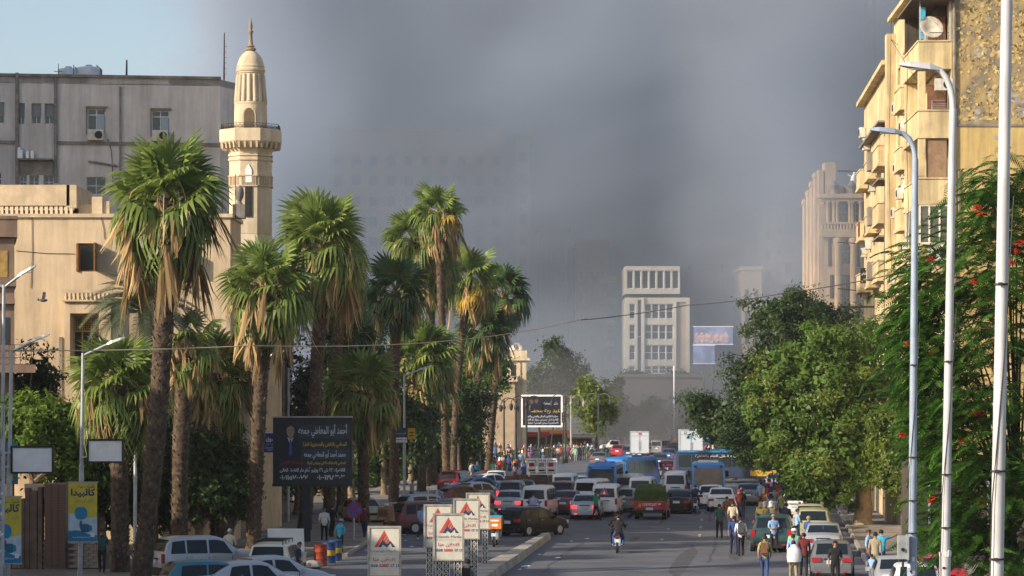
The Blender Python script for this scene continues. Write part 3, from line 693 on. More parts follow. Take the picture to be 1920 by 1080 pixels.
def person(label, u, v, top='white', bot='navy', ps='walking', face=0.0, hair=None, skirt=False, scarf=None, cap=None, bag=None, sc=1.0, group='people on the street', loc=None, z=0.0, shoe=None, skin=None):
    """face: heading in degrees, 0 away from the camera, 90 to the right, 180 towards the camera."""
    me, hr, scf, chest, hc = pose(ps, skirt)
    p = loc if loc is not None else at(u, v)
    o = put('person', me, None, (p[0], p[1], p[2] + z), -R(face), sc=sc)
    tag(o, label, 'person', group)
    ms = [SKIN, cloth(top, CL[top]), cloth(bot, CL[bot]), cloth(shoe, CL[shoe]) if shoe else SHOE]
    for i, m in enumerate(ms): o.material_slots[i].link = 'OBJECT'; o.material_slots[i].material = m
    if scarf:
        h = put('headscarf', scf, o); h.material_slots[0].link = 'OBJECT'; h.material_slots[0].material = cloth(scarf, CL[scarf])
    else:
        h = put('hair', hr, o)
        if hair: h.material_slots[0].link = 'OBJECT'; h.material_slots[0].material = cloth(hair, CL[hair])
        if cap:
            c = MB().lathe([(.112, .03), (.112, .08), (.09, .125), (.01, .145)], 12, tuple(hc)).box((hc.x, hc.y + .13, hc.z + .05), (.15, .12, .015)).build('cap', cloth(cap, CL[cap]), o, smooth=40)
    if bag:
        kind, colr = bag; m = cloth(colr, CL[colr])
        if kind == 'backpack':
            b = MB().box((0, chest.y - .21, chest.z - .08), (.32, .17, .46), tx=.85, ty=.8).box((0, chest.y - .31, chest.z - .16), (.24, .06, .2), tx=.9)
            for s in (-1, 1): b.tube([(s * .11, chest.y - .14, chest.z + .1), (s * .12, chest.y - .02, chest.z + .2), (s * .12, chest.y + .12, chest.z + .08)], .022, 5)
            b = b.mesh('backpack', m, 40)
            q = put('backpack', b, None, o.location, rot=o.rotation_euler, sc=sc); tag(q, f'{colr} backpack on the back of the {label}'[:90] if False else f'{colr} backpack worn by {short(label)}', 'backpack')
        elif kind == 'sack':
            b = MB().lathe([(.1, -.42), (.27, -.4), (.3, -.2), (.24, .1), (.1, .26), (.05, .3)], 14, (0, chest.y - .26, chest.z), sq=(1, .6)).mesh('drawstring_sack', m, 60)
            q = put('drawstring_sack', b, None, o.location, rot=o.rotation_euler, sc=sc); tag(q, f'{colr} drawstring sack slung on the back of {short(label)}', 'bag')
        elif kind == 'briefcase':
            J = POSES[ps]; hx, hy, hz = J['hal']
            b = MB().box((hx - .02, hy, hz - .28), (.1, .42, .32)).tube([(hx, hy - .1, hz - .12), (hx, hy - .08, hz - .04), (hx, hy + .08, hz - .04), (hx, hy + .1, hz - .12)], .015, 5).mesh('briefcase', m)
            q = put('briefcase', b, None, o.location, rot=o.rotation_euler, sc=sc); tag(q, f'{colr} bag carried by {short(label)}', 'bag')
    return o
def short(label):
    w = label.split(); return ' '.join(w[:8]).rstrip(' ,')
# ------------------------------------------------------------------ plants
def np_mesh(name, V, Q, mats, tint=None, mi=None):
    """Mesh from arrays: V (n, 3), Q (m, 4) quads."""
    me = bpy.data.meshes.new(name); nv, nf = len(V), len(Q)
    me.vertices.add(nv); me.vertices.foreach_set('co', np.asarray(V, dtype=np.float32).ravel())
    me.loops.add(nf * 4); me.loops.foreach_set('vertex_index', np.asarray(Q, dtype=np.int32).ravel())
    me.polygons.add(nf); me.polygons.foreach_set('loop_start', np.arange(0, nf * 4, 4, dtype=np.int32))
    me.polygons.foreach_set('loop_total', np.full(nf, 4, dtype=np.int32))
    for m in (mats if isinstance(mats, (list, tuple)) else [mats]): me.materials.append(m)
    if mi is not None: me.polygons.foreach_set('material_index', np.asarray(mi, dtype=np.int32))
    if tint is not None:
        a = me.attributes.new('tint', 'FLOAT', 'POINT'); a.data.foreach_set('value', np.asarray(tint, dtype=np.float32))
    me.update(); me.validate()
    return me
def unit(a): return a / np.maximum(1e-9, np.linalg.norm(a, axis=-1, keepdims=True))

def leaves(rg, C, N, size, tints, asp=0.45, droop=0.25):
    """Leaf quads at centres C with outward normals N; returns V, Q, tint."""
    n = len(C)
    nr = unit(N + rg.normal(0, .62, (n, 3)))
    ax = unit(np.cross(nr, rg.normal(0, 1, (n, 3)))); ax[:, 2] -= droop; ax = unit(ax - nr * np.sum(ax * nr, 1, keepdims=True))
    bx = np.cross(nr, ax); L = size * rg.uniform(.65, 1.3, (n, 1)); W = L * asp
    V = np.stack([C - ax * L * .5, C + bx * W * .5 + nr * W * .12, C + ax * L * .55 - np.array([0, 0, 1]) * L * .06, C - bx * W * .5 + nr * W * .12], 1).reshape(-1, 3)
    Q = np.arange(4 * n).reshape(-1, 4)
    return V, Q, np.repeat(tints, 4)

def crown_mesh(name, blobs, n, size, m, seed, clump=0.75, per=60, asp=0.5, flat=0.75, inner=0.25):
    """Foliage in clumps over the shells of several ellipsoids (cx, cy, cz, rx, ry, rz)."""
    rg = np.random.default_rng(seed); B = np.array(blobs, dtype=float)
    area = (B[:, 3] * B[:, 4] + B[:, 3] * B[:, 5] + B[:, 4] * B[:, 5]); pr = area / area.sum()
    k = max(4, n // per); bi = rg.choice(len(B), k, p=pr)
    d = unit(rg.normal(0, 1, (k, 3))); rr = np.where(rg.random(k) < inner, rg.uniform(.35, .75, k), rg.uniform(.78, 1.14, k))[:, None]
    cc = B[bi, :3] + d * B[bi, 3:] * rr
    cd = unit(d / B[bi, 3:])
    cs = clump * rg.uniform(.55, 1.35, k)
    li = rg.integers(0, k, n)
    off = rg.normal(0, .5, (n, 3)) * cs[li][:, None]; off[:, 2] *= flat
    C = cc[li] + off
    N = unit(cd[li] * .7 + unit(off) * .5 + np.array([0, 0, .45]))
    ct = rg.uniform(0, .5, k)
    V, Q, t = leaves(rg, C, N, size, np.clip(ct[li] + rg.uniform(-.1, .25, n), 0, 1), asp)
    n2 = n // 5; b2 = rg.choice(len(B), n2, p=pr); d2 = unit(rg.normal(0, 1, (n2, 3)))
    V2, Q2, t2 = leaves(rg, B[b2, :3] + d2 * B[b2, 3:] * rg.uniform(.3, .82, (n2, 1)), d2, size * 1.9, rg.uniform(0, .5, n2), .6)
    V = np.concatenate([V, V2]); Q = np.concatenate([Q, Q2 + 4 * n]); t = np.concatenate([t, t2])
    return np_mesh(name, V, Q, m, t), cc

BARK = mat('bark', (0.17, 0.125, 0.085), 0.9, 0.3, 4, bump=.6, bscale=14); BARK_D = mat('dark_bark', (0.07, 0.055, 0.045), 0.9, 0.3, 4, bump=.5, bscale=14)
LF_DARK = leaf_mat('leaf_dark', (0.014, 0.036, 0.008), (0.055, 0.105, 0.02))
LF_MID = leaf_mat('leaf_mid', (0.028, 0.07, 0.010), (0.11, 0.2, 0.03), dead=(.2, .17, .03))
LF_BRIGHT = leaf_mat('leaf_bright', (0.055, 0.11, 0.012), (0.19, 0.29, 0.04), trans=.45)
LF_YEL = leaf_mat('leaf_yellow_green', (0.06, 0.10, 0.012), (0.22, 0.29, 0.04), trans=.45)

def tree(name, label, base, trunk_top, blobs, n, size, m, seed, r=0.22, bark=None, group='broadleaf trees along the street', cat='tree', clump=.75, per=60, asp=.5, limbs=10, lean=(0, 0), inner=.25):
    """base, blobs in world metres; the thing's origin stands at the base."""
    bx_, by_ = base; root = thing(name, label, cat, (bx_, by_, 0), 0, group)
    bl = [(b[0] - bx_, b[1] - by_, b[2], b[3], b[4], b[5]) for b in blobs]
    cm, cc = crown_mesh('crown', bl, n, size, m, seed, clump, per, asp, inner=inner)
    put('crown', cm, root, kind='stuff')
    rg = random.Random(seed); mb = MB(); h = trunk_top
    pts = [(lean[0] * h * t + rg.uniform(-.06, .06), lean[1] * h * t + rg.uniform(-.06, .06), h * t) for t in (0, .15, .4, .7, 1)]
    mb.tube(pts, [r * 1.5, r * 1.1, r, r * .9, r * .8], 9)
    mb.build('trunk', bark or BARK, root, smooth=60)
    lb = MB(); top = Vector(pts[-1])
    for i in rg.sample(range(len(cc)), min(limbs, len(cc))):
        e = Vector(cc[i]); md = top.lerp(e, .5) + Vector((rg.uniform(-.3, .3), rg.uniform(-.3, .3), -abs(e.z - top.z) * .05 + .2))
        lb.tube([top - Vector((0, 0, .15)), md, e], [r * .5, r * .3, r * .08], 5)
    lb.build('limb', bark or BARK, root, kind='stuff')
    return root

# --- fan palms
PF_GREEN = leaf_mat('palm_frond', (0.035, 0.075, 0.014), (0.25, 0.33, 0.075), trans=.38, rough=.42)
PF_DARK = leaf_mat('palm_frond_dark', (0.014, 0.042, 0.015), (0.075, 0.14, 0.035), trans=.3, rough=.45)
PF_DEAD = leaf_mat('palm_dead_frond', (0.2, 0.12, 0.05), (0.58, 0.41, 0.2), trans=.25, rough=.8)
PF_YEL = leaf_mat('palm_yellow_frond', (0.28, 0.2, 0.03), (0.5, 0.34, 0.05), trans=.35)
PALM_T = mat('palm_trunk_bark', (0.075, 0.052, 0.036), 0.95, 0.4, 5, bump=.8, bscale=12)
PALM_B = mat('palm_leaf_base', (0.135, 0.095, 0.062), 0.9, 0.45, 3)

def fan(droop, fold=1.0, nseg=20, spread=140, pet=.85, rad=1.15, sag=.15, seed=1, green=True, split=.58):
    rg = random.Random(seed); V = []; Q = []; tn = []
    def pet_p(t): return Vector((0, pet * t, sag * (1 - (1 - t) ** 2) * 0 - sag * t * t))
    for i in range(4):                                       # petiole: two crossed strips
        a, b = pet_p(i / 4), pet_p((i + 1) / 4)
        for o in (Vector((.022, 0, 0)), Vector((0, 0, .022))):
            k = len(V); V += [a - o, a + o, b + o * .7, b - o * .7]; Q.append((k, k + 1, k + 2, k + 3)); tn += [.75] * 4
    hub = pet_p(1)
    for s in range(nseg):
        a = R(lerp(-spread, spread, (s + .5) / nseg)); da = R(2 * spread / nseg) * .52
        L = rad * (1 - .28 * (abs(a) / R(spread)) ** 2) * rg.uniform(.9, 1.08)
        def P(rr, an, lift=0.0):
            x, y = math.sin(an) * rr, math.cos(an) * rr
            q = rr / rad
            z = -droop * rad * (q ** 2.6) - abs(x) * .28 * fold + lift
            y2 = y * (1 - .25 * droop * q)
            if q > .62: y2 *= 1 - .3 * droop * (q - .62)
            return hub + Vector((x * (1 - .3 * droop * q), y2, z))
        lf = .05 * fold; m = split; k = len(V)
        jt = rg.uniform(-.06, .06)
        V += [hub, P(L * m, a - da), P(L * m, a, lf), P(L * m, a + da), P(L * .8, a - da * .45 + jt, -.02), P(L * .8, a + da * .45 + jt, -.02), P(L * 1.02, a + jt * 1.6, -.22 * droop * rg.uniform(.2, 1.8))]
        Q += [(k, k + 1, k + 2, k), (k, k + 2, k + 3, k), (k + 1, k + 4, k + 5, k + 3), (k + 4, k + 6, k + 6, k + 5)]
        c = rg.uniform(.1, .6); tn += [c] * 4 + [min(1, c + .1)] * 2 + [min(1, c + .3)]
    Q = [q if len(set(q)) == 4 else q for q in Q]
    me = bpy.data.meshes.new('frond'); fs = [tuple(dict.fromkeys(q)) for q in Q]
    me.from_pydata([tuple(v) for v in V], [], fs)
    at_ = me.attributes.new('tint', 'FLOAT', 'POINT'); at_.data.foreach_set('value', tn); me.update()
    return me
def with_mat(me, m, name='frond'):
    k = me.copy(); k.name = name; k.materials.append(m); return k
_f = [fan(.18, seed=1), fan(.4, seed=2, fold=1.1), fan(.75, seed=3, fold=1.3), fan(.95, seed=4, fold=1.5, sag=.3)]
FR_G = [with_mat(m, PF_GREEN) for m in _f]; FR_D = [with_mat(m, PF_DARK) for m in _f]; FR_Y = [with_mat(m, PF_YEL) for m in _f[1:3]]
def dead_fan(seed, ln=1.3, nseg=13, w=.32):
    rg = random.Random(seed); mb = MB(); tn = []
    pts = [Vector((0, 0, 0)), Vector((0, .28, .02)), Vector((0, .5, -.18)), Vector((0, .56, -.5))]
    mb.tube(pts, [.022, .02, .016, .012], 4); tn += [.6] * len(mb.v)
    for s in range(nseg):
        x = rg.uniform(-1, 1) * w * .5; y = .56 + rg.uniform(-.14, .14); L = ln * rg.uniform(.5, 1.05); wd = rg.uniform(.02, .05); c = rg.uniform(0, .9)
        k = len(mb.v); tw = rg.uniform(-.5, .5); dx, dy = math.cos(tw) * wd, math.sin(tw) * wd
        vs = []
        for q in (0, .35, .7, 1):
            xx, yy, zz = x * (.25 + q * 1.1), .56 + (y - .56) * (.3 + q) + rg.uniform(-.03, .03), -.4 - L * q
            f = (.5, 1, .8, .15)[int(q * 3 + .01)]
            vs += [(xx - dx * f, yy - dy * f, zz), (xx + dx * f, yy + dy * f, zz)]
        mb.add(vs, [(2 * i, 2 * i + 1, 2 * i + 3, 2 * i + 2) for i in range(3)]); tn += [c] * 8
    me = mb.mesh('dead_frond', PF_DEAD); a = me.attributes.new('tint', 'FLOAT', 'POINT'); a.data.foreach_set('value', tn)
    return me
DEADS = [dead_fan(11), dead_fan(12, 1.0, 16, .55), dead_fan(13, 1.6, 11, .22)]
def stalk(seed):
    rg = random.Random(seed); mb = MB()
    pts = [Vector((0, 0, 0)), Vector((0, .6, .45)), Vector((0, 1.2, .35)), Vector((0, 1.55, -.2)), Vector((0, 1.65, -.8))]
    mb.tube(pts, [.02, .018, .014, .012, .01], 4)
    for i in range(8):
        q = pts[3].lerp(pts[4], rg.random()); mb.tube([q, q + Vector((rg.uniform(-.12, .12), rg.uniform(-.1, .1), -.3)), q + Vector((rg.uniform(-.16, .16), rg.uniform(-.1, .1), -.75))], [.008, .012, .004], 3)
    me = mb.mesh('flower_stalk', PF_DEAD); a = me.attributes.new('tint', 'FLOAT', 'POINT'); a.data.foreach_set('value', [rg.uniform(.5, 1) for _ in mb.v]); return me
STALKS = [stalk(21), stalk(22)]

def palm(label, base, ctop, rad, seed, tr=.33, ng=42, nd=26, ns=5, dark=False, ny=0, bend=(0, 0), skirt=1.6, group='fan palms lining the street', crown=True, tl=None):
    """base, ctop: world points of the trunk foot and of the crown's heart; rad: crown radius in metres."""
    rg = random.Random(seed); b, c = Vector(base), Vector(ctop)
    root = thing('fan_palm', label, 'palm tree', b, 0, group); tr *= .84; ng = int(ng * .85)
    top = c - b; k = 14; pts = []; rs = []
    for i in range(k + 1):
        t = i / k; q = top * t + Vector((bend[0], bend[1], 0)) * (math.sin(math.pi * t))
        pts.append(q); rs.append(tr * (1.28 - .55 * min(1, t * 3.5) if t < .15 else 1.0 + .04 * rg.uniform(-1, 1)) * (1 + .12 * t))
    MB().tube(pts, rs, 10).build('trunk', PALM_T, root, smooth=70)
    lb = MB(); nb = int(top.length * 30)
    for i in range(nb):
        t = (i + rg.random()) / nb; t = .06 + .94 * t; f = t * k; i0 = min(k - 1, int(f)); q = pts[i0].lerp(pts[i0 + 1], f - i0); r = lerp(rs[i0], rs[min(k, i0 + 1)], f - i0)
        a = i * 2.399 + rg.uniform(-.3, .3); h = rg.uniform(.12, .27); w = rg.uniform(.06, .12); d = rg.uniform(.03, .14)
        o = Vector((math.cos(a), math.sin(a), 0)); s = Vector((-o.y, o.x, 0))
        p0 = q + o * (r - .03)
        lb.add([p0 - s * w, p0 + s * w, p0 + s * w * .5 + o * d + Vector((0, 0, h)), p0 - s * w * .5 + o * d + Vector((0, 0, h)), p0 + Vector((0, 0, h * .75)) - o * .02], [(0, 1, 2, 3), (0, 3, 4), (1, 4, 2), (3, 2, 4)])
    lb.build('leaf_base', PALM_B, root, kind='stuff')
    if not crown: return root
    FRS = FR_D if dark else FR_G; sc = rad / 1.85
    for i in range(ng):
        t = (i + .5) / ng; a = i * 2.39996 + rg.uniform(-.25, .25)
        el = lerp(82, -34, t ** .85) + rg.uniform(-9, 9); vi = 0 if t < .22 else 1 if t < .5 else 2 if t < .8 else 3
        me = FRS[vi] if not (ny and t > .6 and rg.random() < ny) else FR_Y[rg.randrange(2)]
        s_ = sc * rg.uniform(.85, 1.12)
        put('frond', me, root, top + Vector((math.cos(a + 1.57) * tr * .5, math.sin(a + 1.57) * tr * .5, lerp(.35, -.55, t) * sc)), rot=(R(el), rg.uniform(-.3, .3), a), sc=s_)
    for i in range(nd):
        t = (i + .5) / nd; a = i * 2.39996 + rg.uniform(-.4, .4)
        put('dead_frond', DEADS[rg.randrange(3)], root, top + Vector((math.cos(a + 1.57) * (tr * .9 + .3 * sc * (1 - t)), math.sin(a + 1.57) * (tr * .9 + .3 * sc * (1 - t)), .4 * sc - t * skirt)), rot=(R(rg.uniform(-18, 28)), rg.uniform(-.2, .2), a), sc=sc * rg.uniform(.95, 1.5))
    for i in range(ns):
        a = rg.uniform(0, 6.28)
        put('flower_stalk', STALKS[i % 2], root, top + Vector((0, 0, -.1)), rot=(R(rg.uniform(-25, 15)), 0, a), sc=sc * rg.uniform(.85, 1.2))
    return root

# --- feather palm
def pinnate(seed, L=3.0, n=42, drop=.9, w=.42):
    rg = random.Random(seed); mb = MB(); tn = []
    def P(t): return Vector((0, L * (t - .16 * t ** 2.2), .35 * L * t * (1 - t) * 1.4 - drop * t ** 2.4))
    mb.tube([P(i / 8) for i in range(9)], [.035 * (1 - .8 * i / 8) for i in range(9)], 4); tn += [.7] * len(mb.v)
    for i in range(n):
        t = .12 + .88 * i / n; p = P(t); d = (P(min(1, t + .02)) - P(t - .02)).normalized()
        ln = w * (.55 + 1.3 * math.sin(math.pi * min(1, t * .95)) ** .7) * .75
        for s in (-1, 1):
            sd = Vector((s, 0, .28 + rg.uniform(-.1, .1))).normalized(); dr = (sd * .75 + d * .65).normalized(); nn = d * .022
            e = p + dr * ln + Vector((0, 0, -.22 * ln)); m_ = p + dr * ln * .5
            k = len(mb.v); mb.add([p - nn, p + nn, m_ + nn * .8, m_ - nn * .8, e], [(0, 1, 2, 3), (3, 2, 4)]); tn += [rg.uniform(.1, .8)] * 5
    me = mb.mesh('frond', leaf_mat('date_palm_frond', (0.03, 0.05, 0.025), (0.12, 0.15, 0.08), trans=.2)); a = me.attributes.new('tint', 'FLOAT', 'POINT'); a.data.foreach_set('value', tn); return me
def date_palm(label, base, ctop, seed, sc=1.0, n=44):
    rg = random.Random(seed); b, c = Vector(base), Vector(ctop); root = thing('date_palm', label, 'palm tree', b, 0); top = c - b
    MB().tube([top * (i / 8) for i in range(9)], [.3] * 9, 10).build('trunk', PALM_T, root, smooth=70)
    ms = [pinnate(31), pinnate(32, 3.2, 44, 1.3), pinnate(33, 2.8, 40, .5)]
    for i in range(n):
        t = (i + .5) / n; a = i * 2.39996
        put('frond', ms[rg.randrange(3)], root, top, rot=(R(lerp(70, -22, t ** .8) + rg.uniform(-6, 6)), rg.uniform(-.2, .2), a), sc=sc * rg.uniform(.9, 1.15))
    return root
# ------------------------------------------------------------------ ground, road, pavements
ASPH = mat('asphalt', (0.135, 0.143, 0.165), 0.82, 0.0, 0.3, bump=.25, bscale=40, col2=(0.088, 0.093, 0.107), detail=9, thr=(.36, .66), spec=.3)
PATCH = mat('asphalt_repair', (0.075, 0.078, 0.088), 0.9, 0.25, 1.2, bump=.3, bscale=30)
DUST = mat('dusty_ground', (0.16, 0.14, 0.115), 0.95, 0.2, 0.4, bump=.2)
PAVE = mat('pavement_slabs', (0.19, 0.175, 0.16), 0.9, 0.25, 0.9, bump=.2, bscale=20)
KERBM = mat('kerb_stone', (0.30, 0.28, 0.25), 0.9, 0.25, 2, bump=.2)
MARK = mat('worn_road_paint', (0.42, 0.41, 0.38), 0.8, 0.0, 3, col2=(0.1, 0.1, 0.1), detail=8, thr=(.42, .55))
MB().add([(-700, -60, 0), (700, -60, 0), (700, 640, 0), (-700, 640, 0)], [(0, 1, 2, 3)]).build('ground', DUST, kind='structure')
LK = [(-12.6, 20), (-9.0, 90), (-7.4, 117), (-6.5, 150), (-5.2, 190), (-3.2, 235), (0, 278), (5, 312), (10, 345), (12, 420)]      # left kerb of the street
RK = [(6.2, 20), (12.8, 90), (15.4, 117), (18.7, 150), (22.6, 190), (27, 235), (31.2, 278), (35, 312), (39, 345), (46, 420)]           # right kerb
def xa(line, y):
    for (x0, y0), (x1, y1) in zip(line, line[1:]):
        if y <= y1: return lerp(x0, x1, (y - y0) / (y1 - y0))
    return line[-1][0]
mb = MB()
ys = [20 + 8 * i for i in range(51)]
vs = [];
for y in ys: vs += [(xa(LK, y), y, .004), (xa(RK, y), y, .004)]
mb.add(vs, [(2 * i, 2 * i + 1, 2 * i + 3, 2 * i + 2) for i in range(len(ys) - 1)]); mb.build('road', ASPH, kind='structure')
def pavement(name, line, side, width, y0, y1, m):
    mb = MB(); yy = [y0 + (y1 - y0) * i / 40 for i in range(41)]; vs = []
    for y in yy:
        x = xa(line, y); vs += [(x, y, 0), (x, y, .15), (x + side * width, y, .15)]
    fs = []
    for i in range(40): fs += [(3 * i, 3 * i + 3, 3 * i + 4, 3 * i + 1), (3 * i + 1, 3 * i + 4, 3 * i + 5, 3 * i + 2)]
    mb.add(vs, fs); mb.add([vs[0], vs[1], vs[2], (vs[2][0], vs[2][1], 0)], [(0, 1, 2, 3)])
    o = mb.build(name, m, kind='structure')
    st = None
    y = y0
    while y < min(y1, 190):
        a = Vector((xa(line, y), y + .012, 0)); b = Vector((xa(line, y + 1.0), y + .988, 0)); d = b - a
        if st is None: st = MB().box((0, .488, .085), (.16, .976, .17)).mesh('kerb_stone', KERBM)
        k = put('kerb_stone', st, o, (a.x + side * .06, a.y, rnd.uniform(-.008, .012)), math.atan2(-d.x, d.y))
        y += 1.0
    return o
pavement('pavement', LK, -1, 6.2, 119, 300, PAVE); pavement('sidewalk', RK, 1, 6.0, 92, 300, PAVE)
mb = MB(); rg = random.Random(12)
for i in range(26):
    y = rg.uniform(100, 250); x = lerp(xa(LK, y), xa(RK, y), rg.uniform(.12, .9)); w, l = rg.uniform(.12, .5), rg.uniform(2.5, 12); n = 9
    mb.add([(x + .1 * (l * math.sin(t)) + w * math.cos(t) * rg.uniform(.7, 1.2), y + l * math.sin(t) * rg.uniform(.8, 1.1), .0085) for t in [2 * math.pi * k / n for k in range(n)]], [tuple(range(n))])
for i in range(9):                                                   # sealed cracks along the lanes
    y = rg.uniform(95, 170); x = lerp(xa(LK, y), xa(RK, y), rg.uniform(.2, .9)); P = [(x + .1 * k * 2 + rg.uniform(-.12, .12), y + k * 2.2) for k in range(9)]
    for a, b in zip(P, P[1:]): mb.add([(a[0] - .05, a[1], .0128), (a[0] + .05, a[1], .0128), (b[0] + .05, b[1], .0128), (b[0] - .05, b[1], .0128)], [(0, 1, 2, 3)])
mb.build('road_surface_patches', PATCH, kind='structure')
# worn lane lines
mb = MB(); y = 136
while y < 330:
    for f in (.36, .68):
        x0 = lerp(xa(LK, y), xa(RK, y), f); x1 = lerp(xa(LK, y + 3), xa(RK, y + 3), f)
        mb.add([(x0 - .07, y, .017), (x0 + .07, y, .017), (x1 + .07, y + 3, .017), (x1 - .07, y + 3, .017)], [(0, 1, 2, 3)])
    y += 9
mb.build('road_markings', MARK, kind='structure')
# raised concrete median: blocks with open joints
MEDM = mat('median_concrete', (0.36, 0.33, 0.29), 0.9, 0.2, 1.1, bump=.3, bscale=12, streak=.15)
med = thing('median_kerb', 'long raised concrete traffic median running up the middle of the street', 'median', (0, 0, 0))
ML = [(-3.2, 78, .55, .32), (-2.2, 92, .55, .34), (-1.22, 104.5, .62, .36), (-.75, 108.6, .5, .36), (0, 116, .42, .34), (.85, 125, .33, .32), (1.75, 134.6, .24, .3)]
for (x0, y0, w0, h0), (x1, y1, w1, h1) in zip(ML, ML[1:]):
    n = max(1, int((y1 - y0) / 3))
    for i in range(n):
        t0, t1 = i / n, (i + 1) / n - .012 / n * 3
        a = (lerp(x0, x1, t0), lerp(y0, y1, t0), lerp(w0, w1, t0)); b = (lerp(x0, x1, t1), lerp(y0, y1, t1), lerp(w0, w1, t1)); h = lerp(h0, h1, t0) + rnd.uniform(-.01, .01)
        m = MB(); bt = .07
        vs = [(a[0] - a[2], a[1], 0), (a[0] + a[2], a[1], 0), (b[0] + b[2], b[1], 0), (b[0] - b[2], b[1], 0), (a[0] - a[2] + bt, a[1], h), (a[0] + a[2] - bt, a[1], h), (b[0] + b[2] - bt, b[1], h), (b[0] - b[2] + bt, b[1], h)]
        m.add(vs, [(4, 5, 6, 7), (0, 1, 5, 4), (1, 2, 6, 5), (2, 3, 7, 6), (3, 0, 4, 7)]); m.build('concrete_block', MEDM, med)

# ------------------------------------------------------------------ buildings, left
SAND = mat('sand_plaster', (0.56, 0.44, 0.30), 0.9, 0.08, .5, bump=.2, bscale=9, streak=.24)
SAND2 = mat('sand_trim', (0.50, 0.40, 0.28), 0.9, 0.12, 1.5, streak=.15)
GREYP = mat('grey_plaster', (0.56, 0.535, 0.52), 0.9, 0.1, .35, bump=.1, bscale=10, streak=.24)
GREYD = mat('dark_stained_plaster', (0.22, 0.2, 0.185), 0.9, 0.2, .8, streak=.35)
CREAM = mat('cream_stone', (0.60, 0.50, 0.36), 0.85, 0.08, 1.2, bump=.2, streak=.26)
PINK = mat('pink_brown_plaster', (0.27, 0.185, 0.14), 0.9, 0.15, .7, streak=.25)
BROWNW = mat('brown_wood', (0.23, 0.11, 0.035), 0.7, 0.25, 4); OCHREW = mat('ochre_window_wood', (0.42, 0.27, 0.08), 0.7, 0.2, 4)
SHADEW = mat('brown_street_wall', (0.25, 0.19, 0.14), 0.9, 0.15, .6, streak=.25)
IRON = mat('wrought_iron', (0.04, 0.037, 0.034), 0.7, 0.2, 6)
ACM = mat('air_conditioner_casing', (0.55, 0.53, 0.48), 0.6, 0.12, 3, streak=.2)
PIPE = mat('old_pipe', (0.2, 0.19, 0.18), 0.7, 0.25, 3)

acb = MB().box((0, -.18, 0), (.86, .34, .58)).mesh('air_conditioner', ACM)
acf = MB(); acf.lathe([(.21, 0), (.21, .02), (.19, .03), (.19, .01)], 16)
for i in range(6): acf.box((0, 0, .02), (.4, .012, .012), rz=math.pi * i / 6)
acf = acf.mesh('fan_grille', black_m)
def ac(parent, x, y, z, rz=0.0, sc=1.0):
    o = put('air_conditioner', acb, parent, (x, y, z), rz, sc=sc)
    put('fan_grille', acf, o, (.17, -.352, 0), rot=(R(90), 0, 0))
    return o
dsh = MB().lathe([(.02, 0), (.3, .05), (.55, .17), (.53, .18), (.28, .07), (.01, .02)], 16).tube([(.4, 0, .12), (0, 0, .62)], .012, 4).tube([(0, 0, 0), (0, 0, -.25)], .03, 5).mesh('satellite_dish', mat('dish_metal', (.55, .5, .42), .6, .15, 4), 60)
def dish(parent, p, rz=0.0, sc=1.0, tilt=55): return put('satellite_dish', dsh, parent, p, rot=(R(tilt), 0, rz), sc=sc)

# mosque front block
Ym = 130.0; sm = F / Ym
def mx(u): return (u - 960) / sm
def mz(v): return 7 + (750 - v) / sm
xl, xr = -37.0, mx(432); Wm = xr - xl; Hm = mz(407)
mo = thing('mosque', 'sand coloured mosque building with plain tall wall behind the palms', 'mosque', (xl, Ym, 0))
def lx(u): return mx(u) - xl
op = [(lx(146), lx(180), mz(509), mz(456)), (lx(136), lx(186), mz(682), mz(592)), (lx(340), lx(362), mz(512), mz(474)), (lx(340), lx(366), mz(690), mz(640))]
m = MB(); wall(m, Wm, Hm, op, .35)
m.add([(Wm, 0, 0), (Wm, 5.0, 0), (Wm, 5.0, Hm), (Wm, 0, Hm)], [(0, 1, 2, 3)]).add([(0, 0, Hm), (Wm, 0, Hm), (Wm, 5.0, Hm), (0, 5.0, Hm)], [(0, 1, 2, 3)]).add([(0, 5.0, 0), (Wm, 5.0, 0), (Wm, 5.0, Hm), (0, 5.0, Hm)], [(3, 2, 1, 0)]).add([(0, 0, 0), (0, 5.0, 0), (0, 5.0, Hm), (0, 0, Hm)], [(3, 2, 1, 0)])
m.build('wall', SAND, mo)
c_ = MB(); c_.bx(-.05, Wm + .12, -.14, .25, Hm - .02, Hm + .16).bx(Wm - .2, Wm + .12, .25, 5.0, Hm - .02, Hm + .16); c_.build('cornice', SAND2, mo)
for i, (x0, x1, z0, z1) in enumerate(op):
    w_ = window(mo, x0, x1, z0, z1, .3, fm=[BROWNW, OCHREW, BROWNW, OCHREW][i], nx=[1, 3, 1, 2][i], nz=[1, 1, 1, 2][i], fw=.07, transom=.68 if i == 1 else None)
    if i == 0: MB().box((0, -.38, (z0 + z1) / 2), (.05, .76, z1 - z0), rz=0).build('shutter', BROWNW, mo, (x1 + .03, 0, 0)); MB().box((x0 - .03, -.05, (z0 + z1) / 2), (.08, .12, z1 - z0)).build('shutter', BROWNW, mo)
    if i == 2: MB().box((x1 + .03, -.25, (z0 + z1) / 2), (.05, .5, z1 - z0)).build('shutter', BROWNW, mo)
# lattice above the ochre window
lt = MB(); x0, x1, z0, z1 = op[1]
for k in range(12): lt.bx(x0 + (x1 - x0) * k / 12, x0 + (x1 - x0) * k / 12 + .02, .2, .22, z0 + (z1 - z0) * .7, z1)
for k in range(8): lt.bx(x0, x1, .22, .24, lerp(z0 + (z1 - z0) * .7, z1, k / 8), lerp(z0 + (z1 - z0) * .7, z1, k / 8) + .02)
lt.build('lattice_screen', OCHREW, mo)
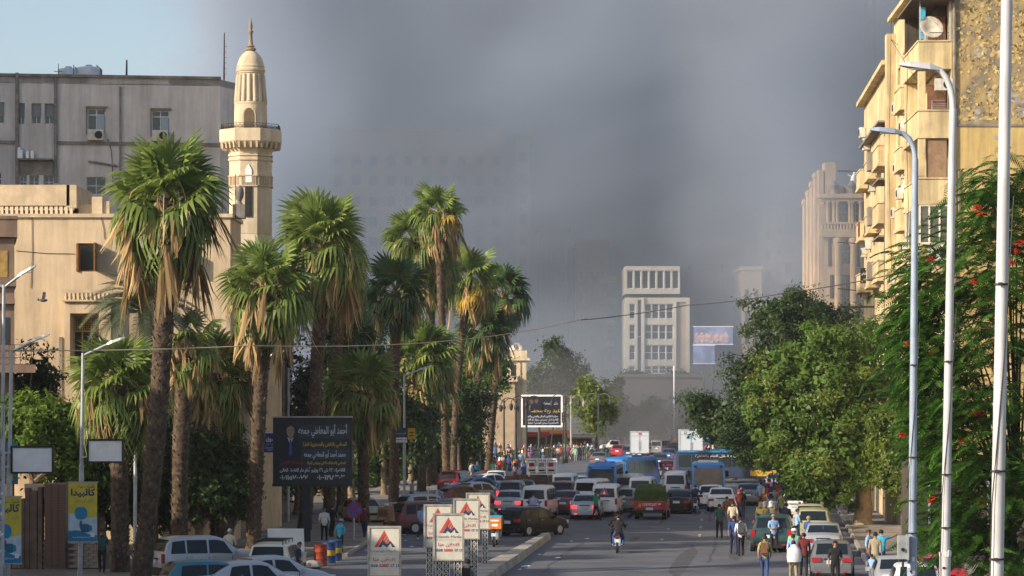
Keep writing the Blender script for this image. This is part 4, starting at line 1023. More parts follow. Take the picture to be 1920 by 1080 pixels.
# projecting bay round the window with arcaded balustrade
by = MB(); bx0, bx1 = lx(124), lx(210)
by.bx(bx0, lx(134), -.45, -.003, 0, mz(566)).bx(lx(188), bx1, -.45, -.003, 0, mz(566)).bx(lx(134), lx(188), -.45, -.003, mz(588), mz(566)).bx(lx(134), lx(188), -.45, -.003, 0, mz(690)).build('window_bay', SAND, mo)
MB().bx(bx0 - .12, bx1 + .12, -.62, -.45, mz(549), mz(544)).bx(bx0 - .12, bx1 + .12, -.62, -.003, mz(566), mz(563)).build('balustrade_rail', SAND2, mo)
bl = MB().lathe([(.06, 0), (.1, .12), (.06, .24), (.09, .32)], 8).mesh('baluster', SAND2, 50)
for k in range(11): put('baluster', bl, mo, (lerp(bx0, bx1, (k + .5) / 11), -.53, mz(563)))
cb_ = MB(); 
for u0_, v0_, u1_, v1_ in ((190, 408, 196, 448), (60, 408, 58, 540), (285, 408, 290, 470), (30, 470, 140, 476)): cb_.tube([(lx(u0_), -.03, mz(v0_)), (lx((u0_ + u1_) / 2) + .05, -.03, mz((v0_ + v1_) / 2) - .06), (lx(u1_), -.03, mz(v1_))], .014, 4)
cb_.build('cable', IRON, mo)
MB().bx(lx(111), lx(117), -.1, -.003, 0, mz(632)).build('downpipe', PIPE, mo)
# roof blocks behind the parapet
pb = MB(); pb.bx(lx(-60), lx(112), 2.2, 9, Hm - .3, mz(352) + .25).build('roof_block', SAND, mo)
MB().bx(lx(-60), lx(118), 1.95, 2.2, mz(380), mz(352) + .3).bx(lx(112), lx(131), 1.95, 7, mz(384), mz(352) + .3).build('parapet', SAND2, mo)
cb = MB().bx(-.07, .07, -.22, 0, 0, .5).prism([(-.15, .5), (.15, .5), (.15, .42), (.08, .3), (-.08, .3), (-.15, .42)], -.2, 0).mesh('corbel', CREAM)
for k in range(17): put('corbel', cb, mo, (lx(-30) + k * .245, 2.19, mz(401)))
MB().bx(lx(131), lx(162), 2.6, 5, Hm, mz(376)).build('roof_block', SAND, mo)
MB().bx(lx(160), lx(180), 2.0, 2.6, Hm, mz(363)).bx(lx(180), lx(193), 2.1, 2.55, Hm, mz(371)).build('chimney_block', SAND2, mo)
MB().tube([(lx(414), .6, Hm), (lx(414), .6, mz(372))], .03, 5).tube([(lx(440), .5, Hm), (lx(440), .5, mz(325))], .025, 5).build('roof_pole', IRON, mo)
un = MB().box((lx(444), 1.2, Hm + .35), (.6, .6, .7)).lathe([(.18, .7), (.1, .85), (.2, 1.05), (.24, 1.3), (.2, 1.5), (.05, 1.62)], 12, (lx(444), 1.2, Hm)); un.build('stone_finial', GREYD, mo, smooth=50)

# minaret
Yn = 144.0; sn = F / Yn
def nz_(v): return 7 + (750 - v) / sn
mi_ = thing('minaret', 'cream stone octagonal minaret with ribbed upper shaft and pointed finial', 'minaret', ((470 - 960) / sn, Yn, 0), sc=(1.134, 1.134, 1))
RO = R(22.5)
MB().lathe([(1.55, 0), (1.55, nz_(478)), (1.32, nz_(470)), (1.32, nz_(462)), (1.12, nz_(448)), (1.04, nz_(440))], 8, rot=RO).build('base', CREAM, mi_)
MB().lathe([(1.06, nz_(440)), (1.06, nz_(391))], 8, rot=RO).lathe([(1.06, nz_(351)), (1.06, nz_(300))], 8, rot=RO).lathe([(1.12, nz_(303)), (1.12, nz_(299)), (1.07, nz_(298)), (1.07, nz_(296))], 8, rot=RO).lathe([(1.12, nz_(295)), (1.12, nz_(291)), (1.05, nz_(290)), (1.05, nz_(287))], 8, rot=RO).lathe([(1.06, nz_(391)), (1.06, nz_(351))], 8, rot=RO).build('shaft', CREAM, mi_)
ap = 1.06 * math.cos(math.pi / 8)
g1 = MB()
for f in range(8):
    a = f * math.pi / 4; fn = rotz(a + math.pi)
    for k in range(-3, 4):
        q = (k * .105, -ap - .015, 0); p0 = fn(q); g1.box((p0[0], p0[1], (nz_(350) + nz_(333)) / 2), (.05, .06, nz_(333) - nz_(350)), rz=a)
    for zz in (351, 332): p0 = fn((0, -ap - .02, 0)); g1.box((p0[0], p0[1], nz_(zz)), (.84, .09, .07), rz=a)
g1.build('grille_band', SAND2, mi_)
for f in (0,):
    MB().bx(-.17, .17, -ap - .04, -ap + .02, nz_(409), nz_(352)).build('slit_window', black_m, mi_)
    gr = MB()
    for k in range(6): gr.bx(-.15, .15, -ap - .06, -ap - .04, lerp(nz_(409), nz_(352), k / 6), lerp(nz_(409), nz_(352), k / 6) + .04)
    gr.bx(-.02, .02, -ap - .06, -ap - .04, nz_(409), nz_(352)).build('window_bars', IRON, mi_)
    MB().prism([(-.15, nz_(345)), (.15, nz_(345)), (.15, nz_(322)), (.08, nz_(316)), (0, nz_(311)), (-.08, nz_(316)), (-.15, nz_(322))], -ap - .05, -ap + .01).build('blind_arch', white_m, mi_)
MB().lathe([(1.06, nz_(287)), (1.12, nz_(283)), (1.3, nz_(276)), (1.5, nz_(270)), (1.54, nz_(268)), (1.54, nz_(246)), (1.5, nz_(245))], 8, rot=RO).build('balcony', CREAM, mi_)
cw = MB()
for f in range(8):
    a = f * math.pi / 4; fn = rotz(a)
    for k in (-.42, -.14, .14, .42): p0 = fn((k, -1.22, 0)); cw.box((p0[0], p0[1], nz_(275)), (.1, .3, .34), rz=a, ty=1.3)
cw.build('balcony_corbel', SAND2, mi_)
rl = MB(); rr = 1.46
for f in range(8):
    a0, a1 = RO + f * math.pi / 4, RO + (f + 1) * math.pi / 4
    p0, p1 = Vector((rr * math.cos(a0), rr * math.sin(a0), nz_(245))), Vector((rr * math.cos(a1), rr * math.sin(a1), nz_(245)))
    for zz in (.04, .16, .27): rl.tube([p0 + Vector((0, 0, zz)), p1 + Vector((0, 0, zz))], .014, 4)
    for k in range(6):
        q = p0.lerp(p1, k / 6); rl.tube([q, q + Vector((0, 0, .27))], .012, 4)
        q2 = p0.lerp(p1, (k + .5) / 6); rl.lathe([(.05, 0), (.06, .03), (.01, .06)], 6, (q2.x, q2.y, q2.z + .07))
rl.build('railing', IRON, mi_)
us = MB(); us.lathe([(.80, nz_(245)), (.79, nz_(238)), (.78, nz_(206)), (.77, nz_(197)), (.79, nz_(196)), (.79, nz_(193)), (.73, nz_(192))], 16); us.lathe([(.70, nz_(193)), (.62, nz_(140)), (.67, nz_(138)), (.67, nz_(136)), (.63, nz_(135))], 16); us.build('upper_shaft', CREAM, mi_, smooth=25)
fl = MB()
for k in range(16):
    a = k * math.pi / 8; fl.tube([(.69 * math.cos(a), .69 * math.sin(a), nz_(192)), (.60 * math.cos(a), .60 * math.sin(a), nz_(141))], [.105, .09], 7)
fl.build('shaft_rib', CREAM, mi_, smooth=60, kind='stuff')
ar_ = [(-.24, nz_(243)), (.24, nz_(243)), (.24, nz_(218)), (.2, nz_(211)), (.1, nz_(206.5)), (0, nz_(205)), (-.1, nz_(206.5)), (-.2, nz_(211)), (-.24, nz_(218))]
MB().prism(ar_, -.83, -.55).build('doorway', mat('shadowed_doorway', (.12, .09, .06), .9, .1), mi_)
MB().prism([(x * 1.3, z + (.06 if z > nz_(240) else 0)) for x, z in ar_], -.81, -.56).build('door_surround', CREAM, mi_)
MB().lathe([(.68, nz_(135)), (.70, nz_(133)), (.70, nz_(131)), (.665, nz_(130)), (.665, nz_(127)), (.68, nz_(125.5)), (.65, nz_(124)), (.62, nz_(118)), (.54, nz_(110)), (.42, nz_(103)), (.28, nz_(98)), (.2, nz_(96))], 24).build('dome', CREAM, mi_, smooth=25)
MB().lathe([(.17, nz_(96)), (.26, nz_(94)), (.26, nz_(91)), (.14, nz_(89)), (.2, nz_(87)), (.12, nz_(84)), (.1, nz_(79)), (.085, nz_(62)), (.13, nz_(60)), (.13, nz_(58)), (.07, nz_(57)), (.1, nz_(50)), (.07, nz_(42)), (.01, nz_(33))], 12).build('finial', mat('finial_stone', (.26, .2, .14), .8, .15, 4), mi_, smooth=40)

# grey block behind
Yg = 152.0; sg = 32.9; RG = R(7.5)
def gx(u): return ((u - 960) / sg + 33.2) / math.cos(RG)
def gz(v): return 7 + (750 - v) / sg
gb = thing('grey_building', 'grey plastered flat roofed office building behind the mosque and minaret', 'building', (-33.2, 150.0, 0), RG)
Wg = gx(412); Hg = gz(148)
gop = [(gx(a), gx(b), gz(c), gz(d)) for a, b, d, c in ((-2, 17, 197, 236), (41, 54, 198, 237), (66, 84, 198, 236), (90, 108, 198, 236), (168, 201, 206, 252), (286, 318, 208, 253), (-6, 12, 327, 350), (45, 58, 332, 356), (62, 80, 332, 356), (88, 107, 332, 356), (166, 202, 334, 366), (286, 318, 334, 366))]
m = MB(); wall(m, Wg, Hg, gop, .3)
m.add([(Wg, 0, 0), (Wg + .9, 1.6, 0), (Wg + .9, 1.6, Hg), (Wg, 0, Hg)], [(0, 1, 2, 3)]).add([(Wg + .9, 1.6, 0), (Wg + .9, 14, 0), (Wg + .9, 14, Hg), (Wg + .9, 1.6, Hg)], [(0, 1, 2, 3)])
m.slab([(0, 0), (Wg, 0), (Wg + .9, 1.6), (Wg + .9, 14), (0, 14)], Hg - .4, Hg - .02).add([(0, 14, 0), (Wg + .9, 14, 0), (Wg + .9, 14, Hg), (0, 14, Hg)], [(3, 2, 1, 0)]).add([(0, 0, 0), (0, 14, 0), (0, 14, Hg), (0, 0, Hg)], [(3, 2, 1, 0)])
m.build('wall', GREYP, gb)
MB().bx(-.1, Wg + .05, -.16, .15, Hg - .02, Hg + .14).build('roof_coping', GREYD, gb)
MB().bx(-.1, gx(40) - .003, -.12, -.003, gz(274), gz(268)).bx(gx(110) + .003, Wg + .02, -.12, -.003, gz(274), gz(268)).build('string_course', GREYD, gb)
MB().bx(gx(44), gx(109), -.04, -.003, gz(331), gz(305)).build('stained_panel', GREYD, gb)
for i, o_ in enumerate(gop):
    big = i in (4, 5); window(gb, *o_, .22, fm=steel if not big else white_m, nx=2, nz=1 if big else 2, fw=.05, transom=.75 if big else None)
    if big:
        MB().bx(o_[0] - .1, o_[1] + .12, -.16, -.003, o_[3] + .02, o_[3] + .12).bx(o_[0] - .08, o_[0] - .01, -.12, -.003, o_[2] - .1, o_[3]).build('window_hood', GREYD, gb)
        MB().bx(lerp(o_[0], o_[1], .5), o_[1] - .05, .12, .15, o_[2] + .05, lerp(o_[2], o_[3], .72)).build('open_sash', mat('pale_blue_glass', (.2, .27, .33), .15, 0, spec=.8), gb)
        ac(gb, o_[0] + .45, -.02, gz(256), sc=1.05)
    elif i < 4: MB().bx(o_[0] + .05, o_[1] - .05, .12, .15, lerp(o_[2], o_[3], .35), o_[3] - .05).build('blind', mat('grey_blind', (.2, .21, .22), .7, .1), gb)
for u_, v0, v1, r_ in ((40, 142, 352, .1), (110, 150, 345, .09), (228, 165, 380, .06)):
    MB().tube([(gx(u_), -.12, gz(v1)), (gx(u_), -.12, gz(v0))], r_, 6).build('downpipe', PIPE, gb, smooth=60)
MB().tube([(gx(170), -.1, gz(305)), (gx(222), -.1, gz(313))], .07, 6).build('overflow_pipe', PIPE, gb)
MB().bx(gx(43), gx(105), -.5, -.003, gz(304.5), gz(301.5)).build('wall_shelf', GREYD, gb)
for u_, h_ in ((44, .55), (48, .4), (59, .34), (68, .36)): MB().lathe([(.1, 0), (.1, h_), (.05, h_ + .08)], 8, (gx(u_), -.25, gz(301.5) + .005)).build('gas_bottle', white_m, gb, smooth=40)
for u_ in (433, 428): MB().tube([(Wg + .95, 2.0 + (u_ - 428) * .5, 8), (Wg + .95, 2.0 + (u_ - 428) * .5, Hg)], .09, 6).build('downpipe', PIPE, gb)
MB().tube([(gx(205), -.06, gz(262)), (gx(212), -.06, gz(285)), (gx(215), -.06, gz(345))], .02, 4).build('cable', IRON, gb)
# rooftop tanks and masts stand on the roof as things
def gw(u, v, dy=0): return Vector((0, 0, 0))
def on_roof(u, dy):
    q = rotz(RG)((gx(u), dy, Hg)); return Vector((q[0] - 33.2, q[1] + 150.0, q[2]))
for u_, dy, r_, h_, lb in ((130, 3, .62, .85, 'pale water tank on the grey roof, left of its pair'), (168, 3, .75, .95, 'larger pale water tank on the grey roof beside a mast')):
    tk = thing('water_tank', lb, 'water tank', on_roof(u_, dy), 0, 'water tanks on the grey roof')
    MB().lathe([(r_, 0), (r_ * 1.03, .1), (r_, h_ * .5), (r_ * 1.02, h_ * .55), (r_ * .92, h_ * .95), (r_ * .4, h_ * 1.02)], 14).build('tank', mat('tank_plastic', (.5, .56, .62), .5, .1, 2), tk, smooth=40)
    MB().lathe([(.2, h_ * 1.0), (.2, h_ * 1.12), (.05, h_ * 1.15)], 10).build('lid', steel, tk)
    MB().tube([(r_ * 1.0, -.1, 0), (r_ * 1.02, -.1, h_ * .8), (r_ * .6, -.1, h_ * 1.1)], .04, 5).build('pipe', PIPE, tk)
for u_, dy, h_, r_, lb in ((239, 1, 1.15, .07, 'short dark vent pipe on the grey roof'), (421, 2.4, 3.0, .05, 'tall rusty ladder mast on the grey roof edge beside the minaret'), (112, 2, 1.0, .03, 'thin aerial with cross bar left of the roof tanks'), (140, 2, .95, .03, 'thin pole between the roof tanks'), (189, 2, .8, .03, 'thin pole right of the roof tanks')):
    q = on_roof(u_, dy); mb = MB().tube([(0, 0, 0), (.02, 0, h_)], [r_, r_ * .6], 6)
    if u_ == 421:
        for k in range(6): mb.box((.07, 0, .6 + k * .32), (.16, .03, .03))
    if u_ == 112: mb.box((0, 0, h_ * .55), (.5, .03, .03))
    tag(mb.build('roof_mast', rust if u_ == 421 else IRON, None, q), lb, 'mast', 'masts on the grey roof')
hut = thing('roof_hut', 'small sandy roof hut beside the tanks on the grey roof', 'hut', on_roof(207, 5)); MB().box((0, 0, .2), (1.1, 1, .4)).build('wall', SAND, hut); MB().box((-.1, 0, .5), (.5, .6, .2)).build('roof', SAND2, hut)

# lower street building beyond the mosque, seen along its shaded side
lbd = thing('street_building', 'brown two storey building with pilasters along the left pavement', 'building', (-15.2, 147, 0), R(-3.0))
Lb = 23.0; m = MB(); m.bx(-9, 0, 0, Lb, 0, 11.2).build('wall', SHADEW, lbd)
for k in range(7):
    y0 = .4 + k * 3.2; MB().bx(.003, .28, y0, y0 + .9, 0, 10.6).build('pilaster', SHADEW, lbd)
    if k < 6:
        MB().bx(.004, .06, y0 + 1.3, y0 + 2.8, 1.4, 3.6).build('window', glass_m, lbd); MB().bx(.004, .06, y0 + 1.3, y0 + 2.8, 5.2, 5.0).build('window', glass_m, lbd)
        MB().bx(.003, .2, y0 + 1.2, y0 + 2.9, 1.25, 1.38).build('sill', SAND2, lbd)
MB().bx(-9.1, .4, -.1, Lb + .1, 11.2, 11.5).bx(-9.1, .3, -.1, Lb + .1, 0, .6).build('plinth', SHADEW, lbd)
for k in range(3): MB().bx(-1.2 - k * 2.8, -.4 - k * 2.8, -.2, -.003, .6, 10.8).build('pilaster', SHADEW, lbd)

# pink-brown block at the left edge
Yp = 118.0; sp = F / Yp
def px_(u): return (u - 960) / sp
def pz(v): return 7 + (750 - v) / sp
pk = thing('corner_building', 'pinkish brown building with slab edges and a caged balcony at left edge', 'building', (px_(27), Yp, 0), R(11.5))
m = MB(); m.bx(-9, 0, 0, 6, 0, pz(446)).build('wall', PINK, pk)
for v0, v1, e in ((445, 409, .13), (537, 521, .08), (570, 560, .02)): MB().bx(-9, e, -.2, 6, pz(v0) + .003, pz(v1)).build('floor_slab', PINK, pk)
MB().bx(-9.1, .15, -.25, 6, pz(411), pz(405)).build('roof_slab', PINK, pk)
MB().bx(-3, .9, -.9, .6, pz(699), pz(684)).build('balcony_slab', PINK, pk)
cg = MB()
for k in range(9): cg.tube([(-1.2 + k * .24, -.85, pz(684)), (-1.2 + k * .24, -.85, pz(648))], .012, 4)
for vv in (684, 672, 660, 648): cg.tube([(-1.2, -.85, pz(vv) + .02), (.82, -.85, pz(vv) + .02)], .014, 4).tube([(.82, -.85, pz(vv) + .02), (.82, .5, pz(vv) + .02)], .014, 4)
cg.build('balcony_cage', IRON, pk)
MB().bx(-.62, -.3, -.02, .02, pz(520), pz(470)).build('window', OCHREW, pk); MB().bx(-.6, -.25, -.03, .02, pz(645), pz(595)).build('window', glass_m, pk)

# boundary wall with brick courses, posts and a big pier
BRK = mat('pale_brick', (.34, .28, .22), .9, .25, 2); BRK2 = mat('brown_brick', (.17, .10, .075), .9, .25, 2); MORT = mat('mortar', (.2, .17, .14), .95, .15, 3)
Yw = 110.5; sw = F / Yw
bw = thing('boundary_wall', 'low pale brick boundary wall with tall brown posts beside the banners', 'wall', ((0 - 960) / sw, Yw, 0))
def wx(u): return u / sw
def wz(v): return 7 + (750 - v) / sw
MB().bx(wx(-60), wx(205), .12, .4, 0, wz(1012)).build('wall_core', MORT, bw)
bk = MB().box((0, 0, 0), (.40, .2, .105)).mesh('brick', BRK)
for r in range(9):
    for k in range(16):
        x = wx(-55) + k * .425 + (.21 if r % 2 else 0); z = wz(1018) - r * .122
        if x > wx(188) or z < .1 or wx(80) < x < wx(128): continue
        put('brick', bk, bw, (x, .1 + rnd.uniform(-.012, .012), z))
for u0, u1, vt in ((38, 47, 935), (48, 56, 915), (57, 70, 920), (72, 80, 913), (16, 22, 930), (148, 154, 985)):
    MB().bx(wx(u0), wx(u1), -.14, .38, 0, wz(vt)).build('post', mat('brown_post', (.16, .105, .08), .9, .2, 2, streak=.2), bw)
MB().bx(wx(85), wx(124), -.12, .7, 0, wz(906)).build('pier_core', MORT, bw)
b2 = MB().box((0, 0, 0), (.275, .1, .09)).mesh('brick', BRK2)
for r in range(32):
    for k in range(3):
        x = wx(85) + .15 + k * .285 + (.0 if r % 2 else -.02); put('brick', b2, bw, (x, -.14 + rnd.uniform(-.01, .01), wz(908) - r * .105 - .05))
MB().bx(wx(42), wx(80), .45, .9, wz(925), wz(908)).build('wall_cap', SAND, bw)
# ------------------------------------------------------------------ buildings, right
MUST = mat('mustard_plaster', (0.54, 0.40, 0.17), 0.9, 0.12, .5, bump=.2, bscale=8, streak=.32)
YELP = mat('yellow_cream_plaster', (0.61, 0.485, 0.28), 0.9, 0.16, .5, bump=.2, bscale=9, streak=.36)
PEEL = mat('peeling_plaster', (0.36, 0.27, 0.13), 0.95, 0.0, .9, bump=.9, bscale=3.2, col2=(0.2, 0.17, 0.125), detail=9, thr=(.44, .54))
FLAKE = mat('plaster_flake', (0.5, 0.38, 0.17), 0.9, 0.2, 1.5); BARE = mat('bare_render', (.3, .28, .25), .95, .2, 3)
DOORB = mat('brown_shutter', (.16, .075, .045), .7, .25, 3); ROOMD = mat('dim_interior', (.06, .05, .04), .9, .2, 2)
XA, YA, HA = 20.6, 125.0, 28.3; SK = math.atan2(.9, 25)
ra = thing('apartment_building', 'tall mustard apartment block with peeling side wall and stacked corner balconies on the right', 'building', (XA, YA, 0), -SK)
def fz(v): return 7 + (750 - v) / 40.0
# side wall (facing the camera) and street wall (facing left), body
LA = 25.2; zs = fz(235)
MB().add([(.003, 0, 0), (22, 0, 0), (22, 0, zs), (.003, 0, zs)], [(0, 1, 2, 3)]).build('lower_side_wall', MUST, ra, rz=SK)
MB().add([(.003, 0, zs), (22, 0, zs), (22, 0, HA), (.003, 0, HA)], [(0, 1, 2, 3)]).build('upper_side_wall', PEEL, ra, rz=SK)
MB().bx(0, 22, -.05, -.004, zs - .06, zs + .04).build('ledge', GREYD, ra, rz=SK)
fk = MB(); rg = random.Random(5)
for i in range(900):
    x, z = rg.uniform(.2, 6.5), rg.uniform(zs + .2, HA); w, h = rg.uniform(.04, .2), rg.uniform(.03, .14); a = rg.uniform(0, 3.14); c, s = math.cos(a), math.sin(a); lift = rg.uniform(.02, .08)
    n = 6; vs = [(x, -.02, z)]
    for j in range(n):
        t = 2 * math.pi * j / n; rx, rzz = w * math.cos(t) * rg.uniform(.6, 1.1), h * math.sin(t) * rg.uniform(.6, 1.1)
        vs.append((x + rx * c - rzz * s, -.012 - lift * max(0, math.sin(t + 1)), z + rx * s + rzz * c))
    fk.add(vs, [(0, 1 + j, 1 + (j + 1) % n) for j in range(n)])
fk.build('plaster_flake', FLAKE, ra, rz=SK, kind='stuff')
bp_ = MB()
for i in range(26):
    x, z = rg.uniform(.3, 6.5), rg.uniform(zs - 2.2 if i < 6 else zs + .2, HA); n = 7; w, h = rg.uniform(.1, .45), rg.uniform(.1, .35)
    bp_.add([(x + w * math.cos(2 * math.pi * j / n) * rg.uniform(.6, 1.2), -.006, z + h * math.sin(2 * math.pi * j / n) * rg.uniform(.6, 1.2)) for j in range(n)], [tuple(range(n))])
bp_.build('bare_patch', BARE, ra, rz=SK, kind='stuff')
MB().tube([(.12, -.1, 6), (.12, -.1, fz(235)), (.12, -.1, HA)], .05, 6).tube([(.35, -.08, fz(470)), (.35, -.08, fz(320)), (.4, -.08, fz(318))], .035, 5).tube([(.35, -.08, fz(470)), (3.5, -.08, fz(473))], .03, 5).build('downpipe', PIPE, ra, rz=SK)
# street wall with window openings (local x runs away from the camera)
sop = []
for fl in range(7):
    z0 = fz(510) + 3.25 * (fl - 2) + .9
    for y0 in (7.2, 11.0, 14.6, 18.2, 21.8): sop.append((LA - y0 - 1.3, LA - y0, z0, z0 + 1.7))
sop = [o for o in sop if o[2] > .5 and o[3] < HA - .3]
m = MB(); wall(m, LA, HA, sop, .25, org=(0, LA, 0), rz=-math.pi / 2)
m.slab([(0, 0), (22, 0), (22, LA), (0, LA)], HA - .3, HA - .02).add([(0, LA, 0), (22, LA, 0), (22, LA, HA), (0, LA, HA)], [(3, 2, 1, 0)])
m.build('street_wall', YELP, ra)
for o in sop: window(ra, *o, .2, org=(0, LA, 0), rz=-math.pi / 2, fm=BROWNW, nx=2, nz=1)
MB().bx(-.35, .1, 7.5, LA + .1, HA - .02, HA + .2).build('roof_coping', YELP, ra)
# corner balconies: parapet boxes standing 1.5 m out of the street wall
def balcony(parent, y0, y1, d, z, hgt, m, slab=.16, back=True):
    b = MB(); b.bx(-d, -d + .1, y0, y1, z, z + hgt).bx(-d + .1, 0, y0, y0 + .1, z, z + hgt).bx(-d + .1, 0, y1 - .1, y1, z, z + hgt).bx(-d - .06, 0, y0 - .06, y1 + .06, z - slab, z - .003)
    o = b.build('balcony', m, parent)
    MB().bx(-d - .05, 0, y0 - .05, y0 + .16, z + hgt, z + hgt + .07).bx(-d - .05, -d + .16, y0 + .16, y1 + .05, z + hgt, z + hgt + .07).build('coping', m, o)
    return o
for k, v in enumerate((122, 252, 377, 506)):
    z = fz(v); b = balcony(ra, .12, 6.2, 1.52, z, 1.12 if k != 2 else 1.05, YELP)
    MB().bx(-1.52, -1.2, .12, .5, z + 1.2, z + 2.98).build('corner_post', YELP, ra) if k in (1, 2) else None
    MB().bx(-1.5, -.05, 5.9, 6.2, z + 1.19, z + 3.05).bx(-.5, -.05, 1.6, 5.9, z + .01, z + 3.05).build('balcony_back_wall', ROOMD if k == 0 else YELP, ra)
    if k < 3: MB().bx(-.95, -.1, 1.45, 1.56, z + .02, z + 2.5).build('door', DOORB, ra)
    if k == 2: MB().bx(-1.15, -.2, .2, .26, z + 1.1, z + 2.9).build('roller_shutter', mat('brown_roller', (.25, .16, .1), .8, .15, 3), ra)
z = fz(122); MB().bx(-1.9, .1, -.5, 6, z + 3.0, z + 3.1).build('awning', mat('corrugated_awning', (.14, .10, .07), .7, .2, 4), ra)
for q in range(8): MB().box((-1.75 + .24 * q, -.52, z + 3.07), (.1, .06, .1)).build('awning_rib', mat('corrugated_awning', (.14, .1, .07)), ra)
MB().bx(-1.48, -1.42, .1, .16, z + 1.12, z + 3.0).bx(-.1, -.03, .05, .16, z + 1.12, z + 3.0).build('awning_post', steel, ra)
MB().bx(-1.45, -1.15, .5, .54, z + 1.3, z + 2.8).build('blue_sheet', cloth('turquoise', CL['turquoise']), ra)
rl = MB()
for q in range(9): rl.tube([(-1.3 + .15 * q, .14, z + 1.12), (-1.3 + .15 * q, .14, z + 1.55)], .012, 4)
rl.tube([(-1.4, .14, z + 1.55), (-.1, .14, z + 1.55)], .015, 4); rl.build('balcony_rail', IRON, ra)
dish(ra, (-.95, .3, z + 1.75), .25, 1.05, 68)
MB().lathe([(.14, 0), (.14, .45), (.05, .5)], 10, (-1.15, .35, z + 1.13)).build('plastic_drum', white_m, ra)
ac(ra, -.35, .3, fz(252) + 2.35, 0, .95); MB().tube([(-.1, .1, fz(252) + 2.2), (-.6, .05, fz(252) + 2.3), (-.7, .05, fz(252) + 1.8)], .02, 4).build('cable', IRON, ra)
rk = MB()
for q in range(4): rk.tube([(-.9, .05, fz(252) + 1.2 + q * .08), (-.15, .05, fz(252) + 1.2 + q * .08)], .012, 4)
rk.tube([(-.9, .05, fz(252) + 1.2), (-.9, .05, fz(252) + 1.6), (-.3, .05, fz(252) + 1.6)], .015, 4); rk.build('drying_rack', steel, ra)
# glazed-in balcony
z0, z1 = fz(457), fz(383)
MB().bx(-1.6, .05, .05, 5.5, z0 - .25, z0 - .003).build('bay_sill', YELP, ra)
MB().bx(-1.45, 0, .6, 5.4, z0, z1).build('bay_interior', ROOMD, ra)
window(ra, -1.5, -.06, z0, z1, .12, nx=3, fm=mat('pale_frame', (.62, .6, .52), .6, .1, 3), gm=mat('dusty_glass', (.10, .095, .08), .3, .2, 3, spec=.7), fw=.08)
window(ra, 0, 5.0, z0, z1, 0, nx=4, rz=-math.pi / 2, org=(-1.53, 5.3, 0), fm=MATS['pale_frame'], gm=MATS['dusty_glass'], fw=.08)
b_ = ac(ra, -.55, .06, fz(474), 0, 1.3)
# small balconies, boxes and coolers further along the street wall
for k, v in enumerate((120, 245, 372, 498)):
    z = fz(v) - .4
    balcony(ra, 8.4, 11.4, .9, z, 1.0, YELP); balcony(ra, 14.0, 17.0, .85, z - .05, 1.0, YELP)
    MB().bx(-.7, -.003, 11.8, 13.6, z + 1.6, z + 2.6).build('enclosed_box', YELP, ra)
    MB().bx(-.75, -.003, 11.7, 13.7, z + 2.6, z + 2.72).build('box_lid', GREYD, ra)
rg = random.Random(9)
for y0, v in ((12.6, 82), (19.5, 80), (22.5, 105), (19, 160), (22, 240), (18.5, 262), (20.5, 300), (23, 335), (13, 330), (18, 425), (21.5, 470), (24, 480), (12.5, 475), (19, 515)):
    ac(ra, -.02, y0, fz(v), -math.pi / 2, 1.0)
for y0, v in ((9, 215), (9.5, 345)): dish(ra, (-.95, y0, fz(v) + .6), -1.0, .8)
MB().box((-.85, 9.6, fz(70)), (.05, 1.1, 1.2), rx=.1).build('hanging_laundry', cloth('beige', CL['beige']), ra); MB().box((-.9, 8.6, fz(100)), (.05, .6, .5)).build('hanging_laundry', cloth('white', CL['white']), ra)
MB().bx(-.5, -.003, 24.2, LA - .003, 0, HA - .8).build('end_pilaster', YELP, ra)
cbm = MB()
for y0, dx in ((3, -1.62), (8, -1.0), (13, -.6), (18, -.9)):
    z = 27.5; cbm.tube([(dx, y0, z), (dx - .1, y0 + .4, 20), (dx + .05, y0 + .2, 13), (dx, y0, 8)], .016, 3)
cbm.tube([(-1.6, .2, fz(150)), (-2.2, 6, fz(40)), (-1.2, 12, fz(20))], .015, 3); cbm.build('hanging_cable', IRON, ra, kind='stuff')

# second block
rb = thing('apartment_building', 'lower cream apartment block with cornice and rows of air conditioners beyond the mustard block', 'building', (21.55, 150.2, 0), -math.atan2(1.6, 25))
LB, HB = 25.2, 26.3
sop = []
for fl in range(7):
    z0 = 2.2 + 3.3 * fl
    for y0 in (3.4, 7.6, 11.8, 16.0, 20.2): sop.append((LB - y0 - 1.6, LB - y0, z0 + .2, z0 + 2.1))
sop = [o for o in sop if o[3] < HB - .5]
m = MB(); wall(m, LB, HB, sop, .3, org=(0, LB, 0), rz=-math.pi / 2); m.bx(.003, 20, 0, LB - .003, 0, HB - .02); m.v = m.v; m.build('street_wall', YELP, rb)
for o in sop: window(rb, *o, .24, org=(0, LB, 0), rz=-math.pi / 2, fm=BROWNW, nx=2)
MB().bx(-.5, .1, 3, LB + .2, HB - .02, HB + .25).bx(-.15, .0, 2.6, 3, HB - .02, HB + .25).build('cornice', YELP, rb)
MB().bx(-.55, -.003, 6.0, LB - 3, HB - 3.1, HB - 2.95).build('eaves', GREYD, rb)
for fl in range(6):
    z = 4.1 + 3.3 * fl
    balcony(rb, 2.8, 7.6, .7, z, 1.0, YELP); balcony(rb, 11.6, 16, .62, z, 1.0, YELP); balcony(rb, 19, 23, .66, z, 1.0, YELP)
    MB().bx(-.72, -.003, 2.7, 7.7, z + 2.35, z + 2.45).build('window_canopy', GREYD, rb)
    for yy in (3.6, 5.4): MB().bx(-.06, -.004, yy, yy + 1.2, z + .05, z + 2.2).build('balcony_door', DOORB, rb)
    MB().bx(-.8, -.003, 9.8, 11.2, z + .2, z + 1.3).build('window_box', GREYD, rb)
rg = random.Random(3)
